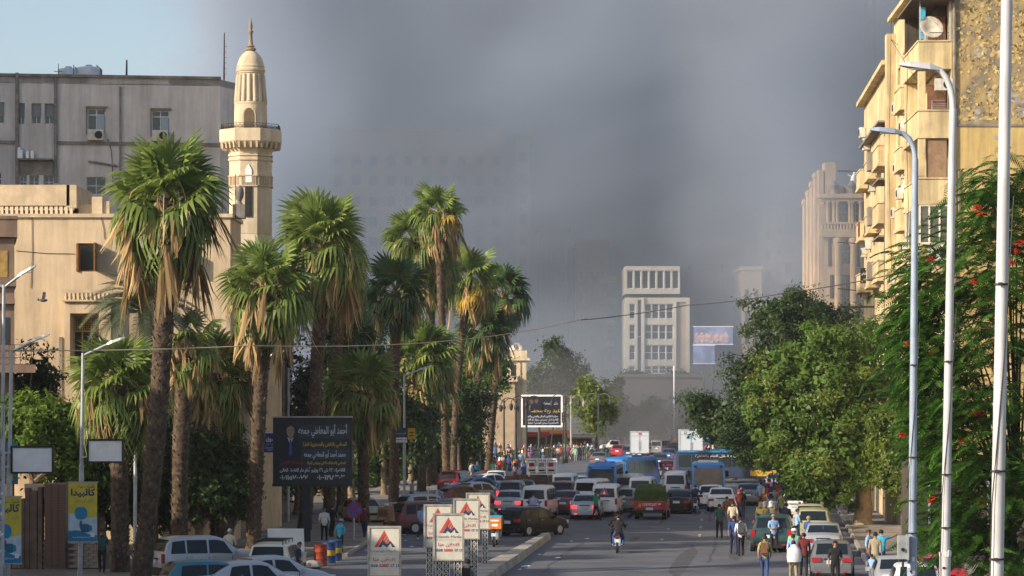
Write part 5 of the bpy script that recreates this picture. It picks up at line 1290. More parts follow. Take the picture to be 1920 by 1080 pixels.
for fl in range(7):
    for j in range(3): ac(rb, -.02, rg.uniform(9.5, 24.5), 3.2 + 3.3 * fl + rg.uniform(0, 1.6), -math.pi / 2, rg.uniform(.95, 1.25))
MB().bx(-.42, -.003, .15, 2.3, 0, fz(330) + 1.6).build('brown_pilaster', mat('brown_stone_cladding', (.2, .125, .08), .9, .2, 3), rb)
MB().bx(-.3, -.003, 2.32, 2.6, 0, 20).build('downpipe', PIPE, rb)
for z_ in (10.5, 12.8): MB().box((-1.1, 16, z_), (2.2, .1, .1)).build('bracket_pole', IRON, rb)
for z_ in (14, 17, 21.6): MB().tube([(-.9, 20, z_), (-1.9, 22, z_ + .2)], .03, 4).build('laundry_arm', IRON, rb)
MB().box((-.98, 15.5, 17.6), (.05, 1.2, .9)).build('hanging_laundry', cloth('maroon', CL['maroon']), rb)
MB().bx(-.7, -.05, 23, 24.2, 5.5, 9.5).bx(-.75, -.05, 19, 20, 5.5, 9).build('white_column', white_m, rb)
sg_ = thing('shop_sign', 'small black shop sign with white Arabic lettering high on the cream block', 'sign', (at(1624, 520, 165).x, 164.5, at(1624, 529, 165).z - .1), 0)
MB().bx(-.42, .42, -.06, .06, 0, .95).build('board', black_m, sg_)
text(arabic('معرض الجلباس'), 0, .55, .24, white_m, sg_, -.075, width=.74); text(arabic('بالدور الثاني'), 0, .16, .2, white_m, sg_, -.075, width=.74)
MB().tube([(.42, 0, .5), (1.0, .2, .55)], .03, 4).build('bracket', IRON, sg_)

# ornate corner block further on
STONE = mat('aged_stone', (0.41, 0.30, 0.19), 0.9, 0.12, .5, streak=.25, bump=.1, bscale=6); STONED = mat('stone_shadow_gap', (.2, .17, .14), .9, .2, 1)
Yo = 322.0; so = F / Yo
def ox(u): return (u - 1545) / so
def oz(v): return 7 + (750 - v) / so
ob = thing('ornate_building', 'ornate stone corner building with columned loggias and roof statue, partly veiled by smoke', 'building', (at(1545, 0, Yo).x, Yo, 0))
Wo = 10.5; H1 = oz(368)
oop = [(ox(1560), ox(1568), oz(418), oz(380)), (ox(1572), ox(1592), oz(418), oz(376)), (ox(1599), ox(1612), oz(418), oz(380)), (ox(1553), ox(1561), oz(500), oz(445)), (ox(1577), ox(1596), oz(495), oz(446)), (ox(1602), ox(1612), oz(500), oz(450)), (ox(1577), ox(1596), oz(600), oz(515)), (ox(1556), ox(1566), oz(560), oz(515))]
m = MB(); wall(m, Wo, H1, oop, .8); m.bx(.003, Wo, .81, 20, 0, H1 - .02); m.build('wall', STONE, ob)
for o in oop: window(ob, *o, .7, nx=2, nz=2, fm=STONED, fw=.12)
MB().bx(-.7, Wo, -.9, .003, oz(372), oz(364)).bx(-.5, Wo, -.6, .003, oz(378), oz(372)).build('cornice', STONE, ob)
MB().bx(-.5, Wo, -.8, -.003, oz(436), oz(430)).bx(-.6, Wo, -.9, -.003, oz(445), oz(436)).build('balcony_slab', STONE, ob)
MB().bx(-.5, Wo, -.8, -.6, oz(421), oz(417)).build('balustrade_rail', STONE, ob)
bl2 = MB().lathe([(.1, 0), (.17, .25), (.1, .5), (.14, .62)], 7).mesh('baluster', STONE, 50)
for k in range(26): put('baluster', bl2, ob, (-.3 + k * .38, -.7, oz(430)))
col_ = MB().lathe([(.42, 0), (.36, .2), (.32, .4), (.29, 1)], 10).mesh('column', STONE, 50)
for u in (1552, 1563, 1569, 1593, 1597, 1613): put('column', MB().lathe([(.3, 0), (.24, .25), (.21, 3.0), (.32, 3.15), (.34, 3.4)], 10).mesh('column', STONE, 50), ob, (ox(u), -.35, oz(421)), sc=(1, 1, (oz(378) - oz(421)) / 3.4))
for u in (1571, 1600): put('column', MB().lathe([(.55, 0), (.46, .4), (.40, 8.4), (.6, 8.7), (.7, 9.4)], 12).mesh('column', STONE, 50), ob, (ox(u), -.3, oz(600)), sc=(1, 1, (oz(446) - oz(600)) / 9.4))
pr = MB()
for u, v, w in ((1557, 304, 20), (1540, 318, 9), (1577, 347, 18), (1592, 352, 22), (1608, 345, 16)): pr.bx(ox(u) - w / so / 2, ox(u) + w / so / 2, .1, 3, H1 - .01, oz(v))
pr.build('roof_parapet', STONE, ob)
for u in (1563, 1596): MB().lathe([(.5, 0), (.35, .6), (.55, 1), (.2, 1.6)], 8, (ox(u), -.3, oz(364))).build('stone_urn', GREYD, ob)
st = MB().tube([(0, 0, 0), (0, 0, .7), (.1, 0, 1.3)], [.3, .35, .16], 7).lathe([(.15, 0), (.2, .15), (.02, .4)], 8, (.12, 0, 1.3)).tube([(0, 0, .9), (-.7, 0, 1.25)], [.12, .06], 5); st.build('roof_statue', white_m, ob, (ox(1601), .5, oz(346)), smooth=50)
for k in range(4):
    y0 = 1.5 + k * 4; MB().bx(-.9, -.003, y0, y0 + 2.2, oz(600), oz(320 + 12 * k)).build('flank_bay', STONE, ob)
    MB().bx(-1.0, -.003, y0 - .1, y0 + 2.3, oz(330 + 12 * k), oz(322 + 12 * k)).build('flank_cornice', STONE, ob)
MB().bx(-.6, 0, 0.3, 18, 0, H1 - 1).build('flank_wall', STONE, ob)

# ------------------------------------------------------------------ far buildings in the smoke
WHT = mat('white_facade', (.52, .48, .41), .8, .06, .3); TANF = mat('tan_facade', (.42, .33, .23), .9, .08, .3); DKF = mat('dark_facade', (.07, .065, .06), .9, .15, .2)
Yh = 409.0; sh_ = F / Yh
def hx(u): return (u - 1172) / sh_
def hz(v): return 7 + (750 - v) / sh_
wb = thing('white_office_building', 'white stepped office building with window bands standing out of the grey smoke', 'building', (at(1172, 0, Yh).x, Yh, 0))
hop = []
for a, b in ((507, 541),):
    for k in range(7): hop.append((hx(1175.5 + k * 14.2), hx(1187.5 + k * 14.2), hz(b), hz(a)))
m = MB(); wall(m, hx(1275), hz(499) - hz(551), [(o[0], o[1], o[2] - hz(551), o[3] - hz(551)) for o in hop], .4, org=(0, 0, hz(551))); m.bx(.003, hx(1275), .41, 16, hz(551), hz(499) - .02); m.build('upper_wall', WHT, wb)
for o in hop: window(wb, *o, .35, nx=1, fw=.1)
hop2 = []
for a, b in ((569.5, 597), (608.5, 636), (647, 675), (686, 700)):
    hop2 += [(hx(1180), hx(1191), hz(b), hz(a))] + [(hx(1209 + k * 13.6), hx(1221.5 + k * 13.6), hz(b), hz(a)) for k in range(4)]
hop2.append((hx(1195), hx(1203), hz(700), hz(562)))
m = MB(); wall(m, hx(1267), hz(558), hop2, .5); m.bx(.003, hx(1267), .51, 18, 0, hz(558) - .02); m.build('main_wall', WHT, wb)
for o in hop2: window(wb, *o, .42, nx=1, fw=.09, nz=2 if o[3] - o[2] > 1 else 1)
MB().bx(hx(1267.2), hx(1286), .12, 18, 0, hz(566)).build('side_panel', TANF, wb)
MB().bx(hx(1286.2), hx(1293), -.2, 18, 0, hz(558)).bx(hx(1264), hx(1286), -.2, 18, hz(566) + .003, hz(558)).bx(hx(1205), hx(1208), -.3, -.003, 5, hz(558)).bx(hx(1265), hx(1268), -.3, -.003, 5, hz(566)).build('white_fin', WHT, wb)
MB().bx(.3, hx(1280), .8, 12, hz(558), hz(551)).build('recessed_storey', DKF, wb)
pod = thing('podium_building', 'dark low roofed block with planters below the white office building', 'building', (at(1160, 0, 398).x, 398, 0))
MB().bx(0, 12.5, 0, 5, 0, 10.4).build('wall', DKF, pod); MB().bx(-.2, 12.7, -.3, 5, 10.4, 10.9).build('parapet', mat('dark_concrete', (.08, .08, .08), .9, .1, 1), pod)
pl = crown_mesh('planter_plants', [(3, 1, 11, 2.6, .5, .4), (9, 1, 11, 3, .5, .5)], 500, .3, LF_DARK, 5)[0]; put('planter_plants', pl, pod, kind='stuff')
for u in (1264,): tag(MB().tube([(0, 0, 0), (0, 0, 12)], .12, 6).build('flag_pole', white_m, None, at(u, 750, 390) - Vector((0, 0, 7))), 'thin white pole in front of the dark podium', 'pole')
def block(label, u0, u1, vt, Y, m, cols, fh=3.4, depth=14, side=None, bal=False, wm=None, name='apartment_building'):
    s = F / Y; p = at(u0, 0, Y); w = (u1 - u0) / s; h = 7 + (750 - vt) / s
    b = thing(name, label, 'building', (p.x, Y, 0))
    ops = []
    for f in range(int((h - 2) / fh)):
        for c in range(cols):
            x0 = w * (c + .25) / cols; ops.append((x0, x0 + w * .5 / cols, 2 + f * fh, 2 + f * fh + 1.7))
    mb = MB(); wall(mb, w, h, ops, .35); mb.bx(.003, w - .003, .36, depth, 0, h - .02); mb.build('wall', m, b)
    for o in ops: window(b, *o, .28, nx=1, fw=.12, fm=wm or STONED)
    MB().bx(-.3, w + .3, -.3, depth, h - .02, h + .5).build('cornice', m, b)
    if bal:
        for f in range(int((h - 2) / fh)): MB().bx(w * .55, w + 1.2, -1.4, -.003, 1.6 + f * fh, 2.7 + f * fh).build('balcony', m, b)
    return b
block('broad tan tower almost lost in smoke behind the palms', 618, 948, 245, 446, TANF, 10)
block('narrow pale strip of a tower beside the broad tan tower in the smoke', 966, 995, 262, 440, TANF, 1)
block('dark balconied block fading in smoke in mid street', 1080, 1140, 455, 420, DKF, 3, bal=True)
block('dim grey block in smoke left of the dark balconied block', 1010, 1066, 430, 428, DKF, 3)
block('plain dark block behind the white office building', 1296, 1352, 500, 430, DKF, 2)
block('small lit tan block in smoke above the right hand trees', 1392, 1428, 506, 412, TANF, 2)
block('tall hazy tan block left of the ornate corner building', 1430, 1472, 396, 424, TANF, 2, bal=True)
block('dim tall block in smoke between the tan block and ornate building', 1474, 1512, 360, 432, DKF, 2)
tg = thing('telecom_tower', 'faint red lattice mast in the smoke above the ornate building', 'mast', (at(1632, 0, 440).x, 440, 0))
lt = MB()
for a in range(4):
    sx, sy = (-1, 1)[a % 2], (-1, 1)[a // 2]; lt.tube([(sx * 2.2, sy * 2.2, 0), (sx * .5, sy * .5, 78)], .14, 4)
for k in range(16):
    z = 4 + k * 4.6; w = 2.2 - 1.7 * z / 78; lt.tube([(-w, -w, z), (w, -w, z + 2.3)], .08, 3).tube([(w, -w, z), (-w, -w, z + 2.3)], .08, 3)
lt.build('lattice', mat('red_oxide', (.3, .12, .08), .8, .1), tg)
# colonial pavilion at the end of the fence
cp = thing('pavilion', 'small cream classical building with flat cornice roofs beyond the palms', 'building', (at(945, 0, 332).x, 332, 0))
sc_ = F / 332
def cx(u): return (u - 945) / sc_
def cz(v): return 7 + (750 - v) / sc_
MB().bx(0, cx(985), 0, 8, 0, cz(676)).build('wall', CREAM, cp); MB().bx(-.3, cx(993), -.5, 8, cz(676) + .003, cz(671)).build('cornice', CREAM, cp)
MB().bx(cx(955), cx(988), .5, 6, cz(671) + .003, cz(657)).build('attic', CREAM, cp)
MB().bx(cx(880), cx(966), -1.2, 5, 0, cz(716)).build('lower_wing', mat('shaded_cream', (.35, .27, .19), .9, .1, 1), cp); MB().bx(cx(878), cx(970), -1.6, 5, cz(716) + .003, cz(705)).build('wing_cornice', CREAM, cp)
for u in (972, 983): MB().bx(cx(u) - .25, cx(u) + .25, -.2, -.003, 0, cz(680)).build('pilaster', CREAM, cp)
MB().bx(cx(958), cx(968), -.05, .003, cz(708), cz(684)).build('window', glass_m, cp)
dish(cp, (cx(970), 1, cz(652)), .5, 1.2); dish(cp, (cx(962), 1, cz(653)), -.5, .8)
for i, (u, w, h, cl, lb) in enumerate(((985, 5.5, 3.0, 'red', 'street kiosk with red awning below the dark billboard'), (1040, 3.4, 3.2, 'orange', 'street kiosk with orange sign beside the lamp standards'), (1085, 4, 2.6, 'dark grey', 'dark roofed bus shelter behind the pedestrians'))):
    k = thing('kiosk', lb, 'kiosk', at(u, 856 - i * 2) + Vector((0, 6, 0)), 0, 'kiosks at the far end of the fence')
    MB().bx(-w / 2, w / 2, 0, 2, 0, h - .4).build('stall', mat('kiosk_wall', (.35, .26, .18), .8, .15, 1), k); MB().box((0, -.6, h - .3), (w + .6, 1.6, .12), rx=.25).build('awning', cloth(cl, CL[cl]), k)
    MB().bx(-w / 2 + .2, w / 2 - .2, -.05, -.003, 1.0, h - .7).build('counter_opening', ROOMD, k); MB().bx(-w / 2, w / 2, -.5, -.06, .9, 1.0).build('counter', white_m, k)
# unseen building blocks added on the left, placed and sized to cast shade
for nm, x0, x1, y0, y1, h, lb in (('apartment_building', -50, -33, 18, 92, 16.8, 'tan apartment row off to the left of the boundary wall'), ('apartment_building', -46, -33, 92.5, 104.5, 12, 'low tan apartment block off to the left of the boundary wall'), ('apartment_building', -66, -50, 127, 154, 49, 'tall tan apartment tower off to the left of the grey building')):
    b = thing(nm, lb, 'building', (x1, y0, 0)); L_ = y1 - y0; ops = []
    for f in range(int((h - 2) / 3.4)):
        for c in range(int(L_ / 3.5)): ops.append((1 + c * 3.5, 2.4 + c * 3.5, 2 + f * 3.4, 3.7 + f * 3.4))
    mb = MB(); wall(mb, L_, h, ops, .3, org=(0, 0, 0), rz=math.pi / 2); mb.bx(x0 - x1, -.35, 0, L_, 0, h - .02); mb.build('wall', SAND, b)
    g = MB()
    for o in ops: g.add([(-.25, o[0], o[2]), (-.25, o[1], o[2]), (-.25, o[1], o[3]), (-.25, o[0], o[3])], [(0, 1, 2, 3)])
    g.build('window', glass_m, b, kind='stuff')
# ------------------------------------------------------------------ lamps, signs, street furniture
def ground(x, y): return (x, y, 0)
def lamp(label, base, h, lean, r0, arms, col=steel, group='street lamps', joint=None, cat='street lamp', extra=None):
    """arms: list of (dx, dy, dz, curved)."""
    root = thing('street_lamp', label, cat, base, 0, group); x, y = lean
    top = Vector((x, y, h)); mb = MB()
    j = joint or .35
    mb.tube([(0, 0, 0), (x * j, y * j, h * j)], [r0 * 1.15, r0 * 1.12], 12); mb.tube([(x * j, y * j, h * j - .004), top * 1.0], [r0 * .92, r0 * .72], 12)
    mb.build('pole', col, root, smooth=50)
    MB().lathe([(r0 * 1.6, 0), (r0 * 1.6, .05), (r0 * 1.25, .08), (r0 * 1.25, .35)], 12).build('pole_base', col, root)
    MB().lathe([(r0 * 1.2, -.04), (r0 * 1.22, .04)], 12, (x * j, y * j, h * j)).build('collar', col, root)
    if h > 11:
        st = MB()
        for t in (.18, .24, .31, .37, .45, .62): st.lathe([(r0 * 1.16 - .02 * t, -.012), (r0 * 1.16 - .02 * t, .012)], 10, (x * t, y * t, h * t)).box((x * t - r0 * .4, y * t - r0 * 1.1, h * t), (.05, .03, .04))
        st.build('strap', IRON, root); MB().box((x * .1, y * .1 - r0 * 1.12, h * .1), (.12, .03, .5)).build('hatch', col, root)
        pt = MB(); rg = random.Random(int(h * 10))
        for k in range(7): t = rg.uniform(.1, .34); a = rg.uniform(-2.6, -.5); pt.box((x * t + math.cos(a) * r0 * 1.13, y * t + math.sin(a) * r0 * 1.13, h * t), (.07, .012, .1), rz=a + math.pi / 2)
        pt.build('torn_sticker', white_m, root)
        cbl = MB().tube([(x * t + math.cos(t * 9) * r0 * 1.2, y * t - r0 * .9, h * t) for t in (.05, .15, .3, .42, .55, .7)], .008, 4); cbl.build('cable', IRON, root)
    for dx, dy, dz, cv in arms:
        a = MB(); d = Vector((dx, dy, dz))
        if cv:
            pts = [top + Vector((0, 0, -.05))]
            for t in (.15, .35, .6, .85, 1): pts.append(top + Vector((dx * (1 - math.cos(t * math.pi / 2)), dy * (1 - math.cos(t * math.pi / 2)), dz * math.sin(t * math.pi / 2))))
            e = pts[-1]; dn = Vector((dx, dy, .12 * abs(dx))).normalized()
        else:
            pts = [top - Vector((0, 0, .1)), top + d]; e = pts[-1]; dn = d.normalized()
        a.tube(pts, r0 * .62, 8); a.build('arm', col, root, smooth=50)
        ln = .75; up = Vector((0, 0, 1)); sd = dn.cross(up).normalized()
        hm = MB(); vs = []
        for t, w, hh in ((0, .06, .05), (.25, .13, .09), (.75, .14, .08), (1, .08, .04)):
            q = e + dn * (t * ln - .06)
            vs += [q - sd * w - up * hh * .3, q + sd * w - up * hh * .3, q + sd * w * .7 + up * hh, q - sd * w * .7 + up * hh]
        hm.add(vs, [(4 * i + k, 4 * i + (k + 1) % 4, 4 * i + 4 + (k + 1) % 4, 4 * i + 4 + k) for i in range(3) for k in range(4)] + [(3, 2, 1, 0), (12, 13, 14, 15)])
        hd = hm.build('lamp_head', col, root)
        c = e + dn * (.5 * ln - .06) - up * .035; MB().box(c, (.3 if abs(dn.x) > .5 else .16, .16 if abs(dn.x) > .5 else .3, .02)).build('lens', clearlens, hd)
    return root
BLUES = mat('blue_grey_pole_paint', (0.27, 0.33, 0.43), 0.45, 0.12, 1.5); WHTP = mat('pale_pole_paint', (.52, .53, .56), .45, .1, 1.2, streak=.22)
# three tall lamps close on the right
lamp('nearest and thickest pale lamp post at the right edge', (at(1856, 0, 33).x, 33, 0), 13.6, (.24, 0), .094, [(-.9, .9, .8, True)], WHTP, 'tall lamp posts on the right', .272)
lamp('pale lamp post with long curved arm and flat head, middle of the tall three', (at(1765, 0, 50).x, 50, 0), 12.45, (.22, 0), .096, [(-.32, .0, .75, True)], WHTP, 'tall lamp posts on the right', .33)
lamp('blue grey lamp post with dark head and speaker box, left of the tall three', (at(1708, 0, 62).x, 62, 0), 12.6, (.1, 0), .104, [(-.36, 0, .6, True)], BLUES, 'tall lamp posts on the right', .30)
sp_ = thing('control_box', 'grey metal box with round knob strapped to the blue grey lamp post', 'control box', (at(1692, 0, 61.7).x, 61.75, at(0, 1048, 61.7).z))
MB().box((0, 0, .27), (.2, .2, .54)).box((.12, 0, .27), (.05, .24, .58)).build('casing', mat('grey_box_paint', (.3, .32, .34), .5, .15, 4), sp_); put('knob', MB().lathe([(.04, 0), (.04, .05)], 10).mesh('knob', black_m), sp_, (0, -.1, .22), rot=(R(90), 0, 0))
MB().box((.02, 0, -.12), (.05, .05, .24)).build('bracket', IRON, sp_)
# left lamps
Y1 = 108.0
lamp('grey lamp post behind the half seen yellow banner at left edge', at(14, 0, 100) * 1 + Vector((0, 0, -at(14, 0, 100).z)), at(0, 655, 100).z, (.15, 0), .085, [(.78, 0, .3, False)], steel, 'small lamp posts on the left', .5)
lamp('grey lamp post carrying the full yellow pump banner and a blank panel', (at(150, 0, 104).x, 104, 0), at(0, 662, 104).z, (.12, 0), .085, [(1.0, 0, .36, False)], steel, 'small lamp posts on the left', .5)
lamp('lamp post with two raised heads at the far left edge', (at(3, 0, 96).x, 96, 0), at(0, 534, 96).z, (.08, 0), .08, [(.55, 0, .32, False), (-.55, 0, .3, False)], steel, 'small lamp posts on the left', .5)
lamp('thin lamp post beside the purple sign', (at(470, 0, 131).x, 131, 0), at(0, 678, 131).z, (0.05, 0), .07, [(.95, 0, .3, False)], steel, 'small lamp posts on the left', .5)
lamp('lamp post standing behind the lawyer billboard', (at(540, 0, 150).x, 150, 0), at(0, 690, 150).z, (0.02, 0), .08, [(1.05, 0, .38, False)], steel, 'small lamp posts on the left', .5)
lamp('lamp post with street name plates beside the shaded palms', (at(758, 0, 172).x, 172, 0), at(0, 702, 172).z, (0, 0), .08, [(1.0, 0, .3, False), ], steel, 'small lamp posts on the left', .5)
tag(MB().tube([(0, 0, 0), (.02, 0, at(0, 800, 113).z)], .075, 8).build('bare_post', steel, None, (at(253, 0, 113).x, 113, 0)), 'plain grey post between two palm trunks at left', 'post')
# far ornate twin arm lamps
def arch_lamp(label, u, vt, Y, arms=(-1, 1), m=IRON, sc=1.0, group='ornate lamp standards along the fence'):
    h = at(0, vt, Y).z; p = at(u, 0, Y); root = thing('ornate_lamp', label, 'street lamp', (p.x, Y, 0), 0, group)
    MB().tube([(0, 0, 0), (0, 0, h * .86)], [.14, .09], 8).lathe([(.26, 0), (.26, .5), (.16, .7)], 8).lathe([(.14, h * .8), (.2, h * .83), (.1, h * .87), (.05, h * .95)], 8).build('post', m, root)
    for s in arms:
        pts = [(0, 0, h * .84)] + [(s * (.75 - .75 * math.cos(t)), 0, h * .86 + .75 * math.sin(t)) for t in [math.pi * k / 8 for k in range(1, 9)]]
        a = MB().tube(pts, .045, 5).build('arm', m, root); MB().lathe([(.03, .12), (.16, .05), (.2, -.1), (.17, -.4), (.05, -.6)], 8, (s * 1.5, 0, h * .86 - .1)).build('lantern', m, root)
    return root
arch_lamp('dark ornate lamp standard left of the dark billboard, near palms', 945, 742, 292)
arch_lamp('dark ornate lamp standard just left of the dark billboard', 967, 740, 268)
arch_lamp('dark ornate lamp standard in front of the dark billboard', 987, 736, 262)
arch_lamp('dark ornate lamp standard right of the dark billboard', 1060, 732, 296)
arch_lamp('pale ornate lamp standard with lanterns beside the traffic light', 1071, 735, 318, m=concrete)
arch_lamp('greenish lamp standard with double lanterns, left of the far pair', 1112, 730, 352, m=mat('green_lamp_paint', (.2, .24, .2), .6, .1))
arch_lamp('greenish lamp standard with double lanterns, right of the far pair', 1122, 732, 345, m=MATS['green_lamp_paint'])
tl_ = thing('traffic_light', 'traffic light with dark heads on a pole beside the dark billboard', 'traffic light', (at(1056, 0, 290).x, 290, 0))
MB().tube([(0, 0, 0), (0, 0, 5.6)], .07, 6).build('pole', IRON, tl_); MB().box((0, -.1, 5.1), (.35, .25, 1.1)).build('signal_head', black_m, tl_)
for k in range(3): put('lens', MB().lathe([(.11, 0), (.11, .04)], 10).mesh('lens', mat('unlit_lens', (.16, .1, .06), .3, 0)), tl_, (0, -.22, 4.75 + .34 * k), rot=(R(90), 0, 0))
# fence between pavement and road at the far end
fc = thing('iron_fence', 'dark green iron railing along the curve of the left pavement', 'fence', (0, 0, 0))
FP = [(-2.9, 246), (-1.2, 262), (.6, 280), (2.6, 296), (5.2, 312)]
GRN = mat('dark_green_iron', (.02, .035, .03), .6, .15)
slat = MB().box((0, 0, .75), (.07, .05, 1.35)).mesh('fence_bar', GRN); pst = MB().box((0, 0, .85), (.16, .16, 1.7)).lathe([(.1, 1.7), (.13, 1.8), (.02, 1.95)], 6).mesh('fence_post', GRN)
for (x0, y0), (x1, y1) in zip(FP, FP[1:]):
    L_ = math.hypot(x1 - x0, y1 - y0); a = math.atan2(y1 - y0, x1 - x0)
    for zz in (.25, 1.42): MB().tube([(x0, y0, zz), (x1, y1, zz)], .06, 4).build('fence_rail', GRN, fc)
    n = int(L_ / .42)
    for k in range(n): put('fence_bar' if k % 6 else 'fence_post', slat if k % 6 else pst, fc, (lerp(x0, x1, k / n), lerp(y0, y1, k / n), 0), a)

# --- advertising boxes on the median
SIGNW = mat('sign_face_white', (.62, .59, .51), .7, .06, 3, streak=.1); SIGNF = mat('sign_frame', (.33, .31, .27), .6, .2, 3)
LOGR = mat('logo_red', (.52, .075, .05), .6, 0); LOGN = mat('logo_navy', (.035, .05, .11), .6, 0); TXG = mat('sign_grey_text', (.16, .17, .2), .6, 0); TXR = mat('sign_red_text', (.5, .05, .06), .6, 0); TXP = mat('sign_pale_text', (.5, .36, .3), .6, 0)
LATT = mat('lattice_leg_white', (.52, .5, .46), .7, .12, 3)
def median_sign(label, u, v0, w, Y):
    s = F / Y; p = at(u, 0, Y); W = w / s; H = W * 1.52; zt = 7 + (750 - v0) / s; z0 = zt - H
    r = thing('median_sign', label, 'advertising sign', (p.x, Y, 0), 0, 'white advertising boxes on the median')
    MB().bx(-W / 2, W / 2, 0, .24, z0, zt).build('box', SIGNW, r)
    f = MB(); e = .05 * W
    f.bx(-W / 2 - .015, -W / 2 + e, -.03, .26, z0 - .015, zt + .02).bx(W / 2 - e, W / 2 + .015, -.03, .26, z0 - .015, zt + .02).bx(-W / 2 + e, W / 2 - e, -.028, .26, zt - e * .6, zt + .02).bx(-W / 2 + e, W / 2 - e, -.028, .26, z0 - .015, z0 + e * .6); f.build('frame', SIGNF, r)
    k = W; cx_ = 0
    def q(x, z): return (cx_ + (x - .5) * k, z0 + H - z * k)
    def poly(nm, pts, m): 
        P = [q(*a) for a in pts]; MB().add([(x, -.006, z) for x, z in P], [tuple(range(len(P)))]).build(nm, m, r)
    # sloping red bars and the navy M
    poly('logo_bar', [(.19, .62), (.29, .62), (.545, .22), (.50, .10)], LOGR)
    poly('logo_bar', [(.555, .20), (.575, .245), (.47, .42), (.425, .365), ], LOGR)
    poly('logo_bar', [(.585, .265), (.615, .325), (.53, .46), (.485, .43)], LOGR); poly('logo_bar', [(.625, .345), (.66, .41), (.585, .53), (.545, .475)], LOGR)
    poly('logo_letter', [(.31, .62), (.41, .62), (.455, .545), (.455, .39)], LOGN); poly('logo_letter', [(.455, .39), (.455, .545), (.575, .63), (.61, .56)], LOGN)
    poly('logo_letter', [(.575, .63), (.70, .50), (.68, .42), (.59, .535)], LOGN); poly('logo_letter', [(.68, .42), (.70, .50), (.735, .62), (.84, .62)], LOGN)
    text('Friends Media', 0, q(0, .785)[1], .13 * k, TXG, r, -.007, width=.86 * k); text('A d v e r t i s i n g', 0, q(0, .865)[1], .075 * k, TXP, r, -.007, width=.84 * k)
    text(arabic('للاعلان هنا'), 0, q(0, 1.05)[1], .15 * k, TXR, r, -.007, width=.68 * k, bold=.002)
    text('010', -.30 * k, q(0, 1.23)[1], .125 * k, LOGN, r, -.007, width=.2 * k, bold=.004); text('5000', -.01 * k, q(0, 1.23)[1], .125 * k, TXR, r, -.007, width=.29 * k, bold=.004); text('17 11', .325 * k, q(0, 1.23)[1], .125 * k, LOGN, r, -.007, width=.24 * k, bold=.004)
    # pierced lattice legs
    for sx in (-1, 1):
        x = sx * W * .3; lw = .24; leg = MB()
        leg.bx(x - lw / 2, x - lw / 2 + .025, .02, .2, 0, z0 - .02).bx(x + lw / 2 - .025, x + lw / 2, .02, .2, 0, z0 - .02)
        n = int(z0 / .17)
        for i in range(n):
            zc = (i + .5) * z0 / n; h = z0 / n * .62
            leg.box((x, .05, zc), (.03, .02, h * 1.5), ry=.75).box((x, .052, zc), (.03, .02, h * 1.5), ry=-.75).box((x, .054, zc + h * .8), (lw - .05, .018, .025))
        leg.bx(x - lw / 2 + .03, x + lw / 2 - .03, .1, .12, 0.01, z0 - .03, 1)
        leg.build('leg', [LATT, black_m], r)
    return r
median_sign('white Friends advertising box nearest the camera, cut by the bottom edge' .replace('Friends ', ''), 720.5, 988, 61, 79)
median_sign('white advertising box in front of its cluster, on pierced legs', 841, 964, 57, 83)
median_sign('white advertising box half hidden at the left of its cluster', 821, 947, 52, 91)
median_sign('white advertising box at the upper right of its cluster, lit on top', 874.5, 936, 49, 96)
median_sign('shaded grey advertising box at the back right of its cluster', 896, 925, 44, 108)

